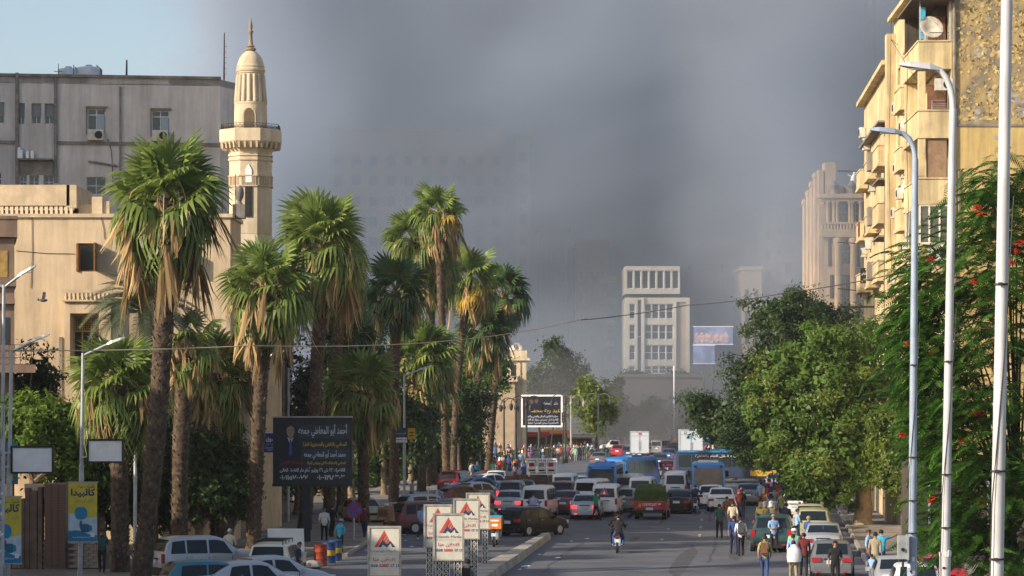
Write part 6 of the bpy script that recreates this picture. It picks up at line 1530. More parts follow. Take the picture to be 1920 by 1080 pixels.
# --- banners on the left lamp posts
BY = mat('banner_yellow', (.58, .47, .05), .65, .08, 2); BBL = mat('banner_blue', (.02, .19, .38), .6, .1, 2); BSKY = mat('banner_pale_blue', (.45, .58, .68), .65, .12, 2); TANK = mat('pump_tank_blue', (.02, .22, .42), .5, .1, 3); PUMP = mat('pump_teal', (.01, .12, .2), .5, .2, 4); INK = mat('banner_navy_ink', (.02, .03, .1), .6, 0); PURP = mat('banner_purple_ink', (.32, .2, .22), .6, 0)
def banner(label, u0, u1, v0, v1, Y):
    s = F / Y; W = (u1 - u0) / s; H = (v1 - v0) / s; p = at((u0 + u1) / 2, v1, Y)
    r = thing('banner', label, 'banner', (p.x, Y, p.z), R(-3), 'pump banners on the lamp posts')
    MB().bx(-W / 2, W / 2, 0, .05, 0, H).build('board', BY, r)
    vs = []; n = 12
    def wave(nm, base, amp, ph, m, y):
        vs = []
        for i in range(n + 1):
            x = -W / 2 + W * i / n; vs += [(x, y, .0 if nm == 'water_band' else 0.0), (x, y, H * (base + amp * math.sin(ph + i / n * 5)))]
        MB().add(vs, [(2 * i, 2 * i + 2, 2 * i + 3, 2 * i + 1) for i in range(n)]).build(nm, m, r)
    wave('pale_band', .44, .035, 1.2, BSKY, -.004); wave('blue_band', .16, .04, .2, BBL, -.006)
    el = lambda cx, cz, rx, rz, pw=2.6: [(cx + rx * math.copysign(abs(math.cos(t)) ** (2 / pw), math.cos(t)), cz + rz * math.copysign(abs(math.sin(t)) ** (2 / pw), math.sin(t))) for t in [2 * math.pi * k / 20 for k in range(20)]]
    def flat(nm, pts, m, y): MB().add([(x * W, y, z * H) for x, z in pts], [tuple(range(len(pts)))]).build(nm, m, r)
    flat('tank_print', el(-.06, .48, .22, .105), TANK, -.008); flat('pump_print', el(.1, .235, .18, .07), PUMP, -.008); flat('pump_print', el(-.06, .29, .05, .07), PUMP, -.0085); flat('pump_print', el(.27, .235, .06, .05), TANK, -.009)
    flat('wave_print', [(-.5, .2), (-.28, .16), (-.1, .19), (-.3, .175), (-.5, .175)], BBL, -.009)
    MB().bx(W * .28, W * .42, -.012, -.004, H * .09, H * .16).build('logo_patch', white_m, r)
    text(arabic('طلمبات مياه'), .14 * W, H * .9, .085 * H, INK, r, -.01, width=.6 * W); text(arabic('كالبيدا'), 0, H * .775, .15 * H, INK, r, -.01, width=.86 * W, bold=.012); text(arabic('الأولى في مصر'), .05 * W, H * .67, .075 * H, PURP, r, -.01, width=.66 * W)
    text(arabic('الصناعة الوطنية المصرية'), -.05 * W, H * .075, .04 * H, white_m, r, -.01, width=.6 * W)
    for z in (.02, H - .02): MB().bx(-W / 2 - .03, W / 2 + .03, -.02, .07, z - .02, z + .02).build('banner_rod', steel, r)
    return r
banner('yellow and blue pump banner, seen whole, on the lamp post', 128, 182, 903, 1017, 103.6)
banner('yellow and blue pump banner cut by the left edge', -14, 40, 930, 1058, 99.6)
def panel(label, u0, u1, v0, v1, Y):
    s = F / Y; W = (u1 - u0) / s; H = (v1 - v0) / s; p = at((u0 + u1) / 2, v1, Y)
    r = thing('blank_panel', label, 'sign panel', (p.x, Y, p.z), R(-2), 'blank advertising panels on lamp posts')
    MB().bx(-W / 2 + .07, W / 2 - .07, .0, .12, .07, H - .07).build('face', white_m, r)
    MB().bx(-W / 2, -W / 2 + .07, -.03, .15, 0, H).bx(W / 2 - .07, W / 2, -.03, .15, 0, H).bx(-W / 2 + .07, W / 2 - .07, -.03, .15, 0, .07).bx(-W / 2 + .07, W / 2 - .07, -.03, .15, H - .07, H).build('frame', black_m, r)
    MB().box((-W / 2 - .12, .08, H * .25), (.26, .05, .06)).box((-W / 2 - .12, .08, H * .75), (.26, .05, .06)).build('bracket', steel, r)
panel('blank white panel in black frame beside the full banner post', 163, 232, 823, 868, 103.7); panel('larger blank white panel in black frame near the left edge', 20, 101, 836, 888, 99.7)
tp = thing('teal_poster', 'faded teal poster board with ochre lettering behind the left lamp post', 'poster', (at(8, 0, 102).x, 102, at(0, 908, 102).z)); MB().bx(-.9, .52, 0, .06, 0, 1.6).build('board', mat('teal_board', (.05, .17, .18), .7, .1), tp)
text(arabic('معرض'), -.1, .9, .42, OCHREW, tp, -.01, width=.9); text(arabic('الأمل'), -.1, .15, .42, OCHREW, tp, -.01, width=.9); MB().bx(.3, .36, .07, .13, -3.0, 0).build('post', IRON, tp)
# --- lawyer billboard
BBF = mat('billboard_dark', (.02, .026, .034), .55, .15, 2); BBP = mat('billboard_band', (.035, .047, .06), .55, .1, 2); GOLD = mat('billboard_gold', (.5, .38, .04), .6, 0); BRED = mat('billboard_red', (.28, .02, .03), .6, 0); PALE = mat('billboard_pale', (.55, .58, .64), .6, 0)
Yb = 128.0; sb = F / Yb; p = at(586, 910, Yb)
lb_ = thing('lawyer_billboard', 'large black billboard with white and gold Arabic lines and a suited portrait', 'billboard', (p.x, Yb, 0), R(3)); zb = p.z; WB, HB_ = 148 / sb, 127 / sb
MB().bx(-WB / 2, WB / 2, 0, .9, zb, zb + HB_).build('box', BBF, lb_)
MB().bx(-WB / 2 - .04, WB / 2 + .04, -.1, .95, zb + HB_, zb + HB_ + .06).build('top_edge', mat('billboard_metal_edge', (.4, .38, .34), .5, .1), lb_); MB().bx(-WB / 2 - .03, WB / 2 + .03, -.06, -.003, zb - .05, zb + .1).build('bottom_edge', black_m, lb_)
def bq(u, v): return ((u - 586) / sb, zb + (910 - v) / sb)
for u0, u1, v0, v1 in ((560, 656, 797, 822), (562, 656, 842, 861)):
    (x0, z1), (x1, z0) = bq(u0, v0), bq(u1, v1); MB().bx(x0, x1, -.012, -.003, z0, z1).build('text_band', BBP, lb_)
def bt(s_, u, v, h, w, m): x, z = bq(u, v); text(arabic(s_), x, z, h / sb * 1.25, m, lb_, -.02, width=w / sb, bold=.008)
bt('أحمد أبو المعاطي جمعه', 605, 813, 15, 92, PALE); bt('المحامي بالنقض والدستورية العليا', 609, 836, 8, 82, GOLD); bt('محمد أحمد أبو المعاطي جمعه', 609, 856, 10, 78, PALE); bt('المحامي بالاستئناف العالي ومجلس الدولة', 612, 870, 5.5, 72, GOLD); bt('المستشار القانوني', 546, 870, 5.5, 44, BRED); bt('القاهرة : ٢٢ ش ٢٦ يوليو أمام دار القضاء العالى', 586, 884, 7, 122, PALE)
x, z = bq(620, 899); text('٠١٠٠١١٩٨٣٠٣', x, z, .3, PALE, lb_, -.02, width=52 / sb, bold=.01); x, z = bq(551, 899); text('٠١٠١١٥٧٠٠٧٧', x, z, .3, PALE, lb_, -.02, width=53 / sb, bold=.01)
def bpoly(nm, pts, m, y=-.014): MB().add([(bq(*a)[0], y, bq(*a)[1]) for a in pts], [tuple(range(len(pts)))[::-1]]).build(nm, m, lb_)
ell = lambda cu, cv, ru, rv, n=18: [(cu + ru * math.cos(2 * math.pi * k / n), cv + rv * math.sin(2 * math.pi * k / n)) for k in range(n)]
bpoly('portrait_suit', [(536, 822), (529, 828), (525, 846), (528, 862), (562, 862), (565, 846), (560, 828), (553, 822)], mat('portrait_navy', (.012, .018, .035), .6, .1, 2)); bpoly('portrait_shirt', [(539, 820), (545, 836), (550, 820)], PALE, -.017); bpoly('portrait_tie', [(543.4, 824), (541.5, 850), (545, 856), (548, 850), (546.5, 824)], mat('portrait_tie_blue', (.03, .1, .33), .6, 0), -.019); bpoly('portrait_neck', ell(545, 820, 4.2, 3.5), SKIN, -.0185); bpoly('portrait_face', ell(545, 808, 7.6, 11.5), mat('portrait_skin', (.36, .24, .19), .6, .05), -.021)
bpoly('portrait_hair', [(537.6, 806), (538, 801), (541, 797.5), (545, 796.4), (549, 797.5), (552, 801), (552.4, 806), (551, 801.5), (545, 798.6), (539, 801.5)], mat('portrait_hair', (.06, .055, .055), .7, 0), -.0225)
for du in (-3, 3): bpoly('portrait_eye', ell(545 + du, 806.5, 1.5, .8, 8), black_m, -.0235)
bpoly('portrait_mouth', ell(545, 813.8, 2.4, .7, 8), BRED, -.0235)
MB().bx(-.5, -.1, .3, .62, 0, zb).build('post', BBF, lb_)
MB().bx(-1.0, .9, .0, .9, 0, .18).build('footing', concrete, lb_)
# purple sign and street name plates
ps_ = thing('purple_sign', 'small purple sign with white and green lettering beside the lawyer billboard', 'sign', (at(497, 848, 132).x, 131.6, at(0, 848, 132).z), R(6)); MB().bx(-.58, .58, 0, .14, 0, .95).build('board', mat('purple_board', (.06, .035, .3), .5, .1), ps_); MB().bx(-.62, .62, -.04, .16, .95, 1.0).build('top_edge', white_m, ps_)
text(arabic('سوق'), .3, .58, .3, white_m, ps_, -.015, width=.44, bold=.01); text(arabic('مع دعم'), .3, .36, .22, mat('lime_ink', (.3, .6, .1), .6, 0), ps_, -.015, width=.44); MB().bx(.06, .52, -.012, -.003, .2, .26).bx(.12, .5, -.012, -.003, .1, .15).build('text_line', mat('aqua_ink', (.2, .5, .5), .6, 0), ps_)
np_ = thing('street_name_plate', 'blue and white street name plates on a lamp post among the palms', 'street sign', (at(752, 830, 171).x, 171.7, at(0, 830, 171).z), 0)
MB().bx(-.36, .36, 0, .04, .35, .95).build('plate', P_NAVY, np_); MB().bx(-.36, .36, 0, .04, .2, .32).bx(-.36, .36, 0, .04, 0, .16).build('plate', white_m, np_); text(arabic('شارع رمسيس'), 0, .55, .2, white_m, np_, -.01, width=.6)
yp_ = thing('yellow_plate', 'small yellow street plate next to the blue plates', 'street sign', (at(771, 824, 171).x, 171.6, at(0, 824, 171).z)); MB().bx(-.24, .24, 0, .04, 0, .72).build('plate', YELLOW, yp_); MB().bx(-.15, .15, -.008, -.002, .2, .27).bx(-.15, .15, -.008, -.002, .4, .47).build('text_line', black_m, yp_)
# no stopping sign
ns = thing('road_sign', 'round blue no stopping sign with red rim and red cross', 'road sign', at(664, 1018), R(2)); zc = at(0, 956, 130.6).z
MB().tube([(0, .03, 0), (0, .03, zc)], .035, 6).build('post', steel, ns)
def disc(r, y0, y1, m, nm, n=28):
    vs = [(r * math.cos(2 * math.pi * k / n), y0, zc + r * math.sin(2 * math.pi * k / n)) for k in range(n)] + [(r * math.cos(2 * math.pi * k / n), y1, zc + r * math.sin(2 * math.pi * k / n)) for k in range(n)]
    MB().add(vs, [tuple(range(n)), tuple(range(n, 2 * n))[::-1]] + [(k, k + n, (k + 1) % n + n, (k + 1) % n) for k in range(n)]).build(nm, m, ns)
disc(.40, -.02, .0, mat('sign_red', (.42, .02, .03), .5, .05), 'rim'); disc(.325, -.026, -.005, mat('sign_blue', (.02, .09, .42), .5, .05), 'face')
for s in (-1, 1): MB().box((0, -.034 - .003 * s, zc), (.68, .01, .075), ry=s * R(45)).build('cross_bar', MATS['sign_red'], ns)
# oil drums
DRED = mat('rusty_red_drum', (.3, .045, .02), .75, .25, 3); DBLU = mat('blue_drum', (.02, .06, .17), .6, .2, 3); DYEL = mat('yellow_drum_band', (.5, .33, .04), .7, .25, 4)
def drum(label, u, v, band):
    d = thing('oil_drum', label, 'oil drum', at(u, v) + Vector((0, 0, 0)), rnd.uniform(0, 6), 'painted oil drums at the pavement corner')
    MB().lathe([(.28, 0), (.29, .03), (.28, .06), (.28, .29), (.295, .31), (.28, .33), (.28, .58), (.295, .6), (.28, .62), (.28, .86), (.29, .89), (.28, .9), (.26, .885)], 20).build('barrel', DBLU if band else DRED, d, smooth=40)
    if band: MB().lathe([(.286, .34), (.287, .36), (.287, .55), (.286, .57)], 20).build('painted_band', DYEL, d, smooth=60)
drum('rusty red oil drum at the pavement corner', 601, 1061, 0); drum('blue and yellow oil drum just behind the red one', 617, 1056, 1); drum('blue and yellow oil drum at the right end of its row', 629, 1051, 1); drum('blue and yellow oil drum beside the white estate car', 553, 1062, 1)
rk = MB(); rr_ = random.Random(4)
rk.lathe([(.3, 0), (.42, .1), (.3, .28), (.1, .36)], 8); rk.v = [(x + rr_.uniform(-.06, .06), y + rr_.uniform(-.06, .06), z) for x, y, z in rk.v]; tag(rk.build('rubble_lump', concrete, None, at(585, 1066)), 'lump of broken concrete beside the red drum', 'rubble')
# dark billboard at the far end
Yk = 300.0; sk = F / Yk; p = at(1016, 801, Yk); kb = thing('dark_billboard', 'black Arabic billboard in a white frame over the far railing', 'billboard', (p.x, Yk, 0)); zk = p.z; W_, H_ = 78 / sk, 61 / sk
MB().bx(-W_ / 2 + .2, W_ / 2 - .2, 0, .3, zk + .2, zk + H_ - .2).build('face', mat('billboard_black', (.012, .012, .03), .5, .1), kb); MB().bx(-W_ / 2, -W_ / 2 + .2, -.06, .35, zk, zk + H_).bx(W_ / 2 - .2, W_ / 2, -.06, .35, zk, zk + H_).bx(-W_ / 2 + .2, W_ / 2 - .2, -.06, .35, zk, zk + .2).bx(-W_ / 2 + .2, W_ / 2 - .2, -.06, .35, zk + H_ - .2, zk + H_).build('frame', white_m, kb)
text(arabic('مكتب المحاماه'), 1.0, zk + H_ * .7, .42, PALE, kb, -.02, width=1.6); text(arabic('عبد ربه محمد'), .35, zk + H_ * .46, .7, GOLD, kb, -.02, width=3.4)
for k, w in enumerate((3.6, 3.7, 3.7)): text(arabic(('محكمة القانون الجنائي والمدني والاسره', 'القاهرة شارع رمسيس بجوار دار القضاء', 'الاسكندرية ميدان المنشية عمارة ١٢')[k]), 0, zk + H_ * (.31 - .1 * k), .3, PALE, kb, -.02, width=w, bold=.006)
MB().tube([(-.3, .2, 0), (-.3, .2, zk)], .16, 8).tube([(.75, .4, 0), (1.3, .4, zk)], .07, 6).build('post', IRON, kb)
pm = MB()
for (cx_, cz_, r_) in ((-1.2, .78, .26), (-.6, .8, .22)): pm.add([(cx_ + r_ * math.cos(t), -.012, zk + H_ * cz_ + r_ * 1.1 * math.sin(t)) for t in [2 * math.pi * k / 10 for k in range(10)]], [tuple(range(10))[::-1]])
pm.build('portrait', mat('dim_portrait', (.1, .07, .05), .6, .2, 6), kb)
# blue billboards near the white building
for u0, u1, v0, v1, lb, sp in ((1301, 1374, 613, 645, 'wide blue and pink billboard beside the white office building', 1), (1300, 1340, 648, 681, 'plain blue billboard below the wide one', 0)):
    Y_ = 404; s_ = F / Y_; p = at((u0 + u1) / 2, v1, Y_); b = thing('blue_billboard', lb, 'billboard', (p.x, Y_, 0), 0, 'blue billboards in the smoke'); w_, h_ = (u1 - u0) / s_, (v1 - v0) / s_
    MB().bx(-w_ / 2, w_ / 2, 0, .3, p.z, p.z + h_).build('face', mat('billboard_blue', (.20, .25, .46), .6, .3, .5), b); MB().bx(-w_ / 2 - .1, w_ / 2 + .1, -.05, .35, p.z + h_, p.z + h_ + .12).bx(-w_ / 2 - .1, w_ / 2 + .1, -.05, .35, p.z - .12, p.z).build('frame', white_m, b)
    if sp:
        fg = MB()
        for k in range(7): fg.add([(-w_ / 2 + w_ * (k + .6) / 8 + .42 * math.cos(t), -.02, p.z + h_ * .38 + .8 * math.sin(t)) for t in [2 * math.pi * q / 10 for q in range(10)]], [tuple(range(10))[::-1]])
        fg.build('printed_figure', mat('billboard_pink', (.5, .36, .38), .6, .3, 2), b, kind='stuff')
    MB().tube([(0, .4, 0), (0, .4, p.z)], .2, 6).build('post', IRON, b)
# overhead wires
def wire(label, pts, r, m):
    P = []
    for (a, b) in zip(pts, pts[1:]):
        a, b = Vector(a), Vector(b); L_ = (b - a).length
        for k in range(10): t = k / 10; P.append(a.lerp(b, t) - Vector((0, 0, .035 * L_ * 4 * t * (1 - t) * .25)))
    P.append(Vector(pts[-1])); tag(MB().tube(P, r, 5).build('overhead_wire', m, None), label, 'wire', 'wires over the street')
wire('pale overhead wire crossing in front of the palms', [at(-20, 656, 96), at(470, 648, 100), at(1100, 597, 160)], .022, mat('pale_wire', (.45, .38, .24), .7, 0)); wire('dark overhead wire running up to the mustard block', [at(1090, 600, 158), at(1290, 572, 150), at(1480, 548, 140), at(1700, 508, 130)], .026, IRON)
# bird
bd = MB(); bd.lathe([(.01, -.16), (.06, -.08), (.075, .02), (.05, .12), (.015, .17)], 8); bd.v = [(z, y, x) for x, y, z in bd.v]
bd.lathe([(.005, -.05), (.04, -.02), (.04, .03), (.01, .06)], 6, (-.19, 0, .02)); bd.add([(.05, 0, .05), (-.06, 0, .05), (-.02, .05, .34), (.1, .08, .3)], [(0, 1, 2, 3)]).add([(.05, -.02, .04), (-.05, -.02, .04), (.02, -.1, .25), (.12, -.1, .18)], [(0, 1, 2, 3)]).add([(.14, -.04, 0), (.14, .04, 0), (.26, .06, -.01), (.26, -.06, -.01)], [(0, 1, 2, 3)])
tag(bd.build('pigeon', mat('grey_feathers', (.07, .07, .08), .8, .3, 20), None, at(81, 563, 104)), 'dark pigeon in flight in front of the sandy mosque wall', 'bird')
# litter
lt = MB(); rg = random.Random(8)
for u, v in ((1007, 1028), (1010, 1040), (974, 1068), (985, 1062), (1045, 1046), (1100, 1010), (1252, 992), (826, 1012), (760, 1014), (770, 1025), (742, 1037), (1070, 1015), (1240, 1012), (757, 1003)):
    q = at(u, v); s = rg.uniform(.08, .22); a = rg.uniform(0, 3)
    lt.add([(q.x - s * math.cos(a), q.y - s * 1.5, .012), (q.x + s, q.y - s * math.sin(a), .012), (q.x + s * .7, q.y + s * 1.6, .03), (q.x - s * .8, q.y + s, .012)], [(0, 1, 2, 3)])
lt.build('litter', white_m, kind='stuff')
# ------------------------------------------------------------------ planting
def pal(label, ub, vb, uc, vc, rpx, seed, **k):
    """Foot at ground pixel (ub, vb); crown heart at (uc, vc) at the same distance; rpx: crown radius."""
    b = at(ub, vb); c = at(uc, vc, b.y); return palm(label, b, c, rpx * b.y / F, seed, **k)
pal('tallest fan palm with big shaggy tan skirt in front of the grey building', 262, 1098, 312, 372, 108, 1, tr=.40, ng=54, nd=46, ns=7, bend=(.25, 0), skirt=2.6)
pal('thick bare palm trunk with a small ragged crown beside the silver car', 338, 1052, 352, 640, 66, 2, tr=.40, ng=14, nd=26, ns=6, bend=(-.15, 0), skirt=1.6)
pal('fan palm with lit trunk and tan skirt just left of the purple sign', 474, 1034, 500, 540, 84, 3, tr=.37, ng=46, nd=44, ns=6, bend=(-.05, 0), skirt=2.4)
pal('fan palm with dense round crown rising behind the lawyer billboard', 570, 1000, 606, 455, 88, 4, tr=.38, ng=56, nd=40, ns=4, bend=(.1, 0), skirt=2.4)
pal('low fan palm with wide drooping crown beside the full banner', 226, 1072, 222, 722, 92, 5, tr=.40, ng=50, nd=26, ns=9, skirt=1.3)
pal('low fan palm drooping over the thick bare trunk', 408, 1030, 402, 700, 80, 6, tr=.36, ng=42, nd=30, ns=8, skirt=1.8)
pal('short fan palm with arching fronds behind the lawyer billboard right end', 682, 985, 680, 732, 74, 7, tr=.36, ng=40, nd=18, ns=10, skirt=1.2)
pal('tallest distant fan palm with yellowing fronds at the top of its clump', 838, 916, 822, 398, 52, 8, tr=.34, ng=40, nd=34, ns=3, ny=.35, skirt=2.6)
pal('tall fan palm leaning left in the distant clump', 800, 915, 772, 448, 56, 9, tr=.34, ng=40, nd=20, ns=4, skirt=1.8)
pal('dark fan palm in the middle of the distant clump', 812, 912, 806, 500, 62, 10, tr=.36, ng=46, nd=26, ns=4, skirt=2.2)
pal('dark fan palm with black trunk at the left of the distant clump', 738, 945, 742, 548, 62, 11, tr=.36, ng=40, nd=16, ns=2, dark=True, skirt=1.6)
pal('slender lit fan palm with curving trunk in front of the iron railing', 850, 905, 880, 522, 58, 12, tr=.34, ng=38, nd=20, ns=3, ny=.3, bend=(-.3, 0), skirt=1.8)
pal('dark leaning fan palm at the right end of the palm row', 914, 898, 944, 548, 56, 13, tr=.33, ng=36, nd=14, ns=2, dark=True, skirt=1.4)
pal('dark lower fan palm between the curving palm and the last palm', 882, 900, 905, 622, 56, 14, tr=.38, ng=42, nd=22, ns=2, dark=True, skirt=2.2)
pal('dark low fan palm with orange dead skirt behind the street name plates', 790, 925, 796, 668, 68, 15, tr=.36, ng=46, nd=24, ns=4, ny=.2, skirt=1.9)
pal('fan palm with dark trunk just right of the dense crowned palm', 616, 975, 640, 505, 58, 16, tr=.36, ng=34, nd=22, ns=3, skirt=1.8)
pal('low dark fan palm between the estate car and billboard, mostly hidden', 640, 965, 652, 640, 56, 17, tr=.36, ng=30, nd=10, ns=2, dark=True, skirt=1.2)
b = at(268, 1060); date_palm('grey green date palm with long feather fronds behind the tallest palm', b + Vector((0, 3, 0)), at(272, 585, b.y + 3), 31, 1.0, 50)

def tr_(label, u, v, hpx_top, blobs, n, size, m, seed, **k):
    """blobs: (u, v, ru, rv, depth offset m, depth radius factor) at the distance of the foot."""
    b = at(u, v); s = F / b.y; bl = []
    for bu, bv, ru, rv, dy, df in blobs:
        c = at(bu, bv, b.y); bl.append((c.x, c.y + dy, c.z, ru / s, ru / s * df, rv / s))
    return tree('broadleaf_tree', label, (b.x, b.y), 7 - (hpx_top - 750) / s, bl, n, size, m, seed, **k)
# left side
tr_('bright green bushy tree low at the left edge', 60, 1056, 900, [(40, 800, 70, 50, 0, .8), (110, 790, 40, 40, 1, 1), (20, 780, 50, 40, 1, 1), (75, 775, 45, 30, .5, 1), (100, 850, 60, 50, 1, 1)], 10000, .23, LF_BRIGHT, 41, clump=.5)
tr_('dark leafy tree under the caged balcony', 70, 1040, 850, [(60, 720, 40, 70, 2, 1), (20, 740, 40, 50, 2, 1)], 3000, .22, LF_DARK, 42, clump=.5)
tr_('dense dark tree behind the full banner', 190, 1038, 960, [(160, 890, 75, 70, 0, .8), (120, 940, 50, 50, 1, 1), (200, 850, 50, 45, .5, 1), (230, 930, 50, 60, 1, 1)], 10000, .25, LF_DARK, 43, clump=.5)
tr_('rounded dark green tree behind the silver parked cars', 375, 1034, 990, [(375, 890, 66, 78, 0, .8), (340, 850, 50, 50, 1, 1), (410, 930, 45, 55, -.5, 1), (330, 930, 40, 50, .3, 1), (300, 860, 40, 60, 1.5, 1)], 10000, .24, LF_DARK, 44, clump=.48)
tr_('dark hedge like tree between the thick bare trunk and the lit trunk', 432, 1030, 990, [(440, 930, 36, 66, .5, 1), (300, 940, 46, 66, .5, 1), (425, 850, 40, 60, 1, 1), (350, 780, 50, 60, 1.5, 1), (260, 840, 44, 60, 1.5, 1), (270, 940, 40, 60, 1.2, 1)], 9000, .25, LF_DARK, 40, clump=.5)
tr_('mid green tree filling the gap behind the dense crowned palm', 660, 938, 800, [(660, 600, 62, 70, 0, .8), (700, 680, 60, 60, 1, 1), (640, 690, 50, 60, 1, 1), (620, 570, 40, 40, 1, 1)], 9500, .26, LF_MID, 45, clump=.7)
tr_('dark tree behind the street name plates', 720, 932, 830, [(720, 760, 60, 80, 0, .8), (770, 800, 60, 70, 1, 1), (690, 860, 50, 70, 1, 1)], 8000, .28, LF_DARK, 46, clump=.7)
tr_('dark tree between the curving palm and the railing', 860, 905, 830, [(850, 780, 60, 80, 2, .8), (872, 812, 40, 60, 2, 1), (800, 830, 50, 60, 2, 1), (880, 750, 40, 50, 3, 1)], 8000, .3, LF_DARK, 47, clump=.8)
tr_('dark tree with lit yellow green side beyond the curving palm', 900, 890, 800, [(880, 690, 50, 50, 6, .8), (935, 700, 28, 45, 4, 1)], 4000, .3, LF_MID, 48, clump=.7)
tr_('dark leafy mass beside the brown street building', 560, 965, 850, [(575, 760, 40, 110, 0, 1), (560, 860, 40, 70, 0, 1), (610, 850, 50, 70, 1, 1)], 6500, .27, LF_DARK, 49, clump=.6)
tr_('large hazy tree fading in smoke behind the dark billboard', 1045, 842.4, 790, [(1045, 700, 50, 55, 0, .8), (1010, 740, 40, 45, 0, 1), (1085, 740, 40, 45, 2, 1), (1040, 660, 26, 24, 0, 1)], 6000, .5, LF_DARK, 50, clump=1.2, r=.4)
tr_('pale yellow green tree behind the pair of greenish lamps', 1118, 850, 810, [(1115, 770, 40, 40, 0, .8), (1135, 760, 26, 30, 1, 1), (1100, 735, 24, 26, 1, 1)], 4000, .42, LF_YEL, 51, clump=.9)
for i, (u, v, ru, rv, lb) in enumerate(((600, 930, 60, 90, 'dark low tree behind the lawyer billboard posts'), (690, 915, 60, 80, 'dark low tree left of the street name plates'), (770, 905, 60, 70, 'dark low tree behind the pale blue parked hatchback'), (835, 893, 55, 62, 'dark low tree behind the slanting parked row'))):
    tr_(lb, u, v, v - 60, [(u, v - rv * .95, ru, rv, 2, .6), (u + 30, v - rv * 1.5, ru * .8, rv * .8, 3, .6), (u - 30, v - rv * .6, ru * .8, rv * .62, 2, .6), (u + 34, v - rv * .6, ru * .7, rv * .62, 2, .6)], 6500, .42, LF_DARK, 70 + i, clump=.8)
for i, (u, v, ru, rv, lb) in enumerate(((1150, 770, 30, 60, 'tall dim tree in smoke left of the white office building'), (1215, 778, 38, 30, 'dim tree in smoke below the white office building'), (1290, 772, 40, 40, 'dim tree in smoke right of the white office building'))):
    tr_(lb, u, 842 - i * 2, v, [(u, v, ru, rv, 0, .8), (u - 14, v + 24, ru * .7, rv * .6, 0, .8), (u + 16, v + 14, ru * .7, rv * .6, 0, .8)], 2500, .6, LF_DARK, 90 + i, clump=1.1)
# right side
tr_('dark spreading tree behind the big bright tree on the right', 1460, 910, 830, [(1490, 640, 95, 70, 0, .8), (1420, 720, 75, 75, 0, .8), (1360, 790, 62, 52, -1, .8), (1540, 600, 60, 45, 1, 1), (1450, 590, 60, 40, 0, 1), (1310, 760, 36, 30, -1, .8), (1420, 830, 60, 50, 0, .9), (1490, 560, 32, 26, 0, 1)], 30000, .26, LF_DARK, 52, per=170, clump=.85, asp=.42)
tr_('dark tree over the blue and yellow bus', 1375, 900, 850, [(1345, 800, 42, 40, 0, .8), (1385, 840, 50, 36, 0, .8), (1430, 850, 50, 50, 0, .8)], 5500, .34, LF_DARK, 58, clump=.8, asp=.42)
tr_('big bright green tree with pale trunk over the parked cars', 1618, 988, 900, [(1540, 740, 120, 100, 0, .75), (1480, 700, 80, 70, 0, .8), (1610, 690, 75, 75, 1, .8), (1460, 790, 75, 70, -.5, .8), (1560, 850, 105, 90, -1, .8), (1640, 800, 60, 110, 0, .8), (1500, 870, 70, 70, -1, .8), (1545, 915, 70, 52, -1, .8), (1560, 640, 60, 40, 0, 1), (1630, 640, 40, 36, 1, 1), (1662, 860, 40, 70, .5, 1)], 54000, .21, LF_MID, 53, per=220, clump=.62, asp=.42, r=.48, bark=mat('pale_bark', (.34, .25, .16), .85, .2, 4, bump=.5, bscale=8), limbs=16)
tr_('yellow green bushy tree between the big bright tree and the lamp posts', 1700, 1025, 950, [(1690, 850, 62, 78, 0, .8), (1735, 870, 45, 60, 0, .8), (1680, 790, 45, 40, 0, 1), (1725, 930, 50, 40, 0, .8), (1684, 885, 36, 45, -.5, 1)], 20000, .17, LF_YEL, 54, per=120, clump=.42, r=.25)
# flame tree: fine feathered sprays in layers, scarlet flower heads
def spray(seed, L=.85, n=13):
    rg = random.Random(seed); mb = MB(); tn = []
    def P(t): return Vector((0, L * t, .10 * math.sin(math.pi * t) - .22 * t * t))
    mb.tube([P(i / 4) for i in range(5)], [.008, .007, .006, .005, .003], 3); tn += [.6] * len(mb.v)
    for i in range(n):
        t = .14 + .86 * i / (n - 1); p = P(t); ln = .25 * math.sin(math.pi * min(.97, t * .82 + .14)) ** .8 + .03
        for s in (-1, 1):
            d = Vector((s, .5, -.28 + rg.uniform(-.12, .12))).normalized(); w = Vector((0, .026, .004)); q = p + d * ln * .5; e = p + d * ln
            mb.add([p - w * .4, p + w * .4, q + w, e + w * .3, e - w * .3, q - w], [(0, 1, 2, 5), (5, 2, 3, 4)]); tn += [rg.uniform(0, .7)] * 6
    me = mb.mesh('leaf', leaf_mat('flame_tree_leaf', (0.018, 0.06, 0.008), (0.085, 0.21, 0.025), trans=.35)); a = me.attributes.new('tint', 'FLOAT', 'POINT'); a.data.foreach_set('value', tn); return me
SPR = [spray(61), spray(62, .95, 14), spray(63, .7, 11)]
Yf = 78.0; sf = F / Yf; fb = at(1905, 0, Yf)
ft = thing('flame_tree', 'feathery flame tree with scattered scarlet flowers behind the tall lamp posts', 'tree', (fb.x, Yf, 0), 0)
MB().tube([(0, 0, 0), (.1, .1, 1.5), (-.2, 0, 3), (.2, .3, 5)], [.3, .24, .2, .16], 9).build('trunk', BARK_D, ft, smooth=60)
rg = random.Random(60); cand = []; lb = MB()
br = []
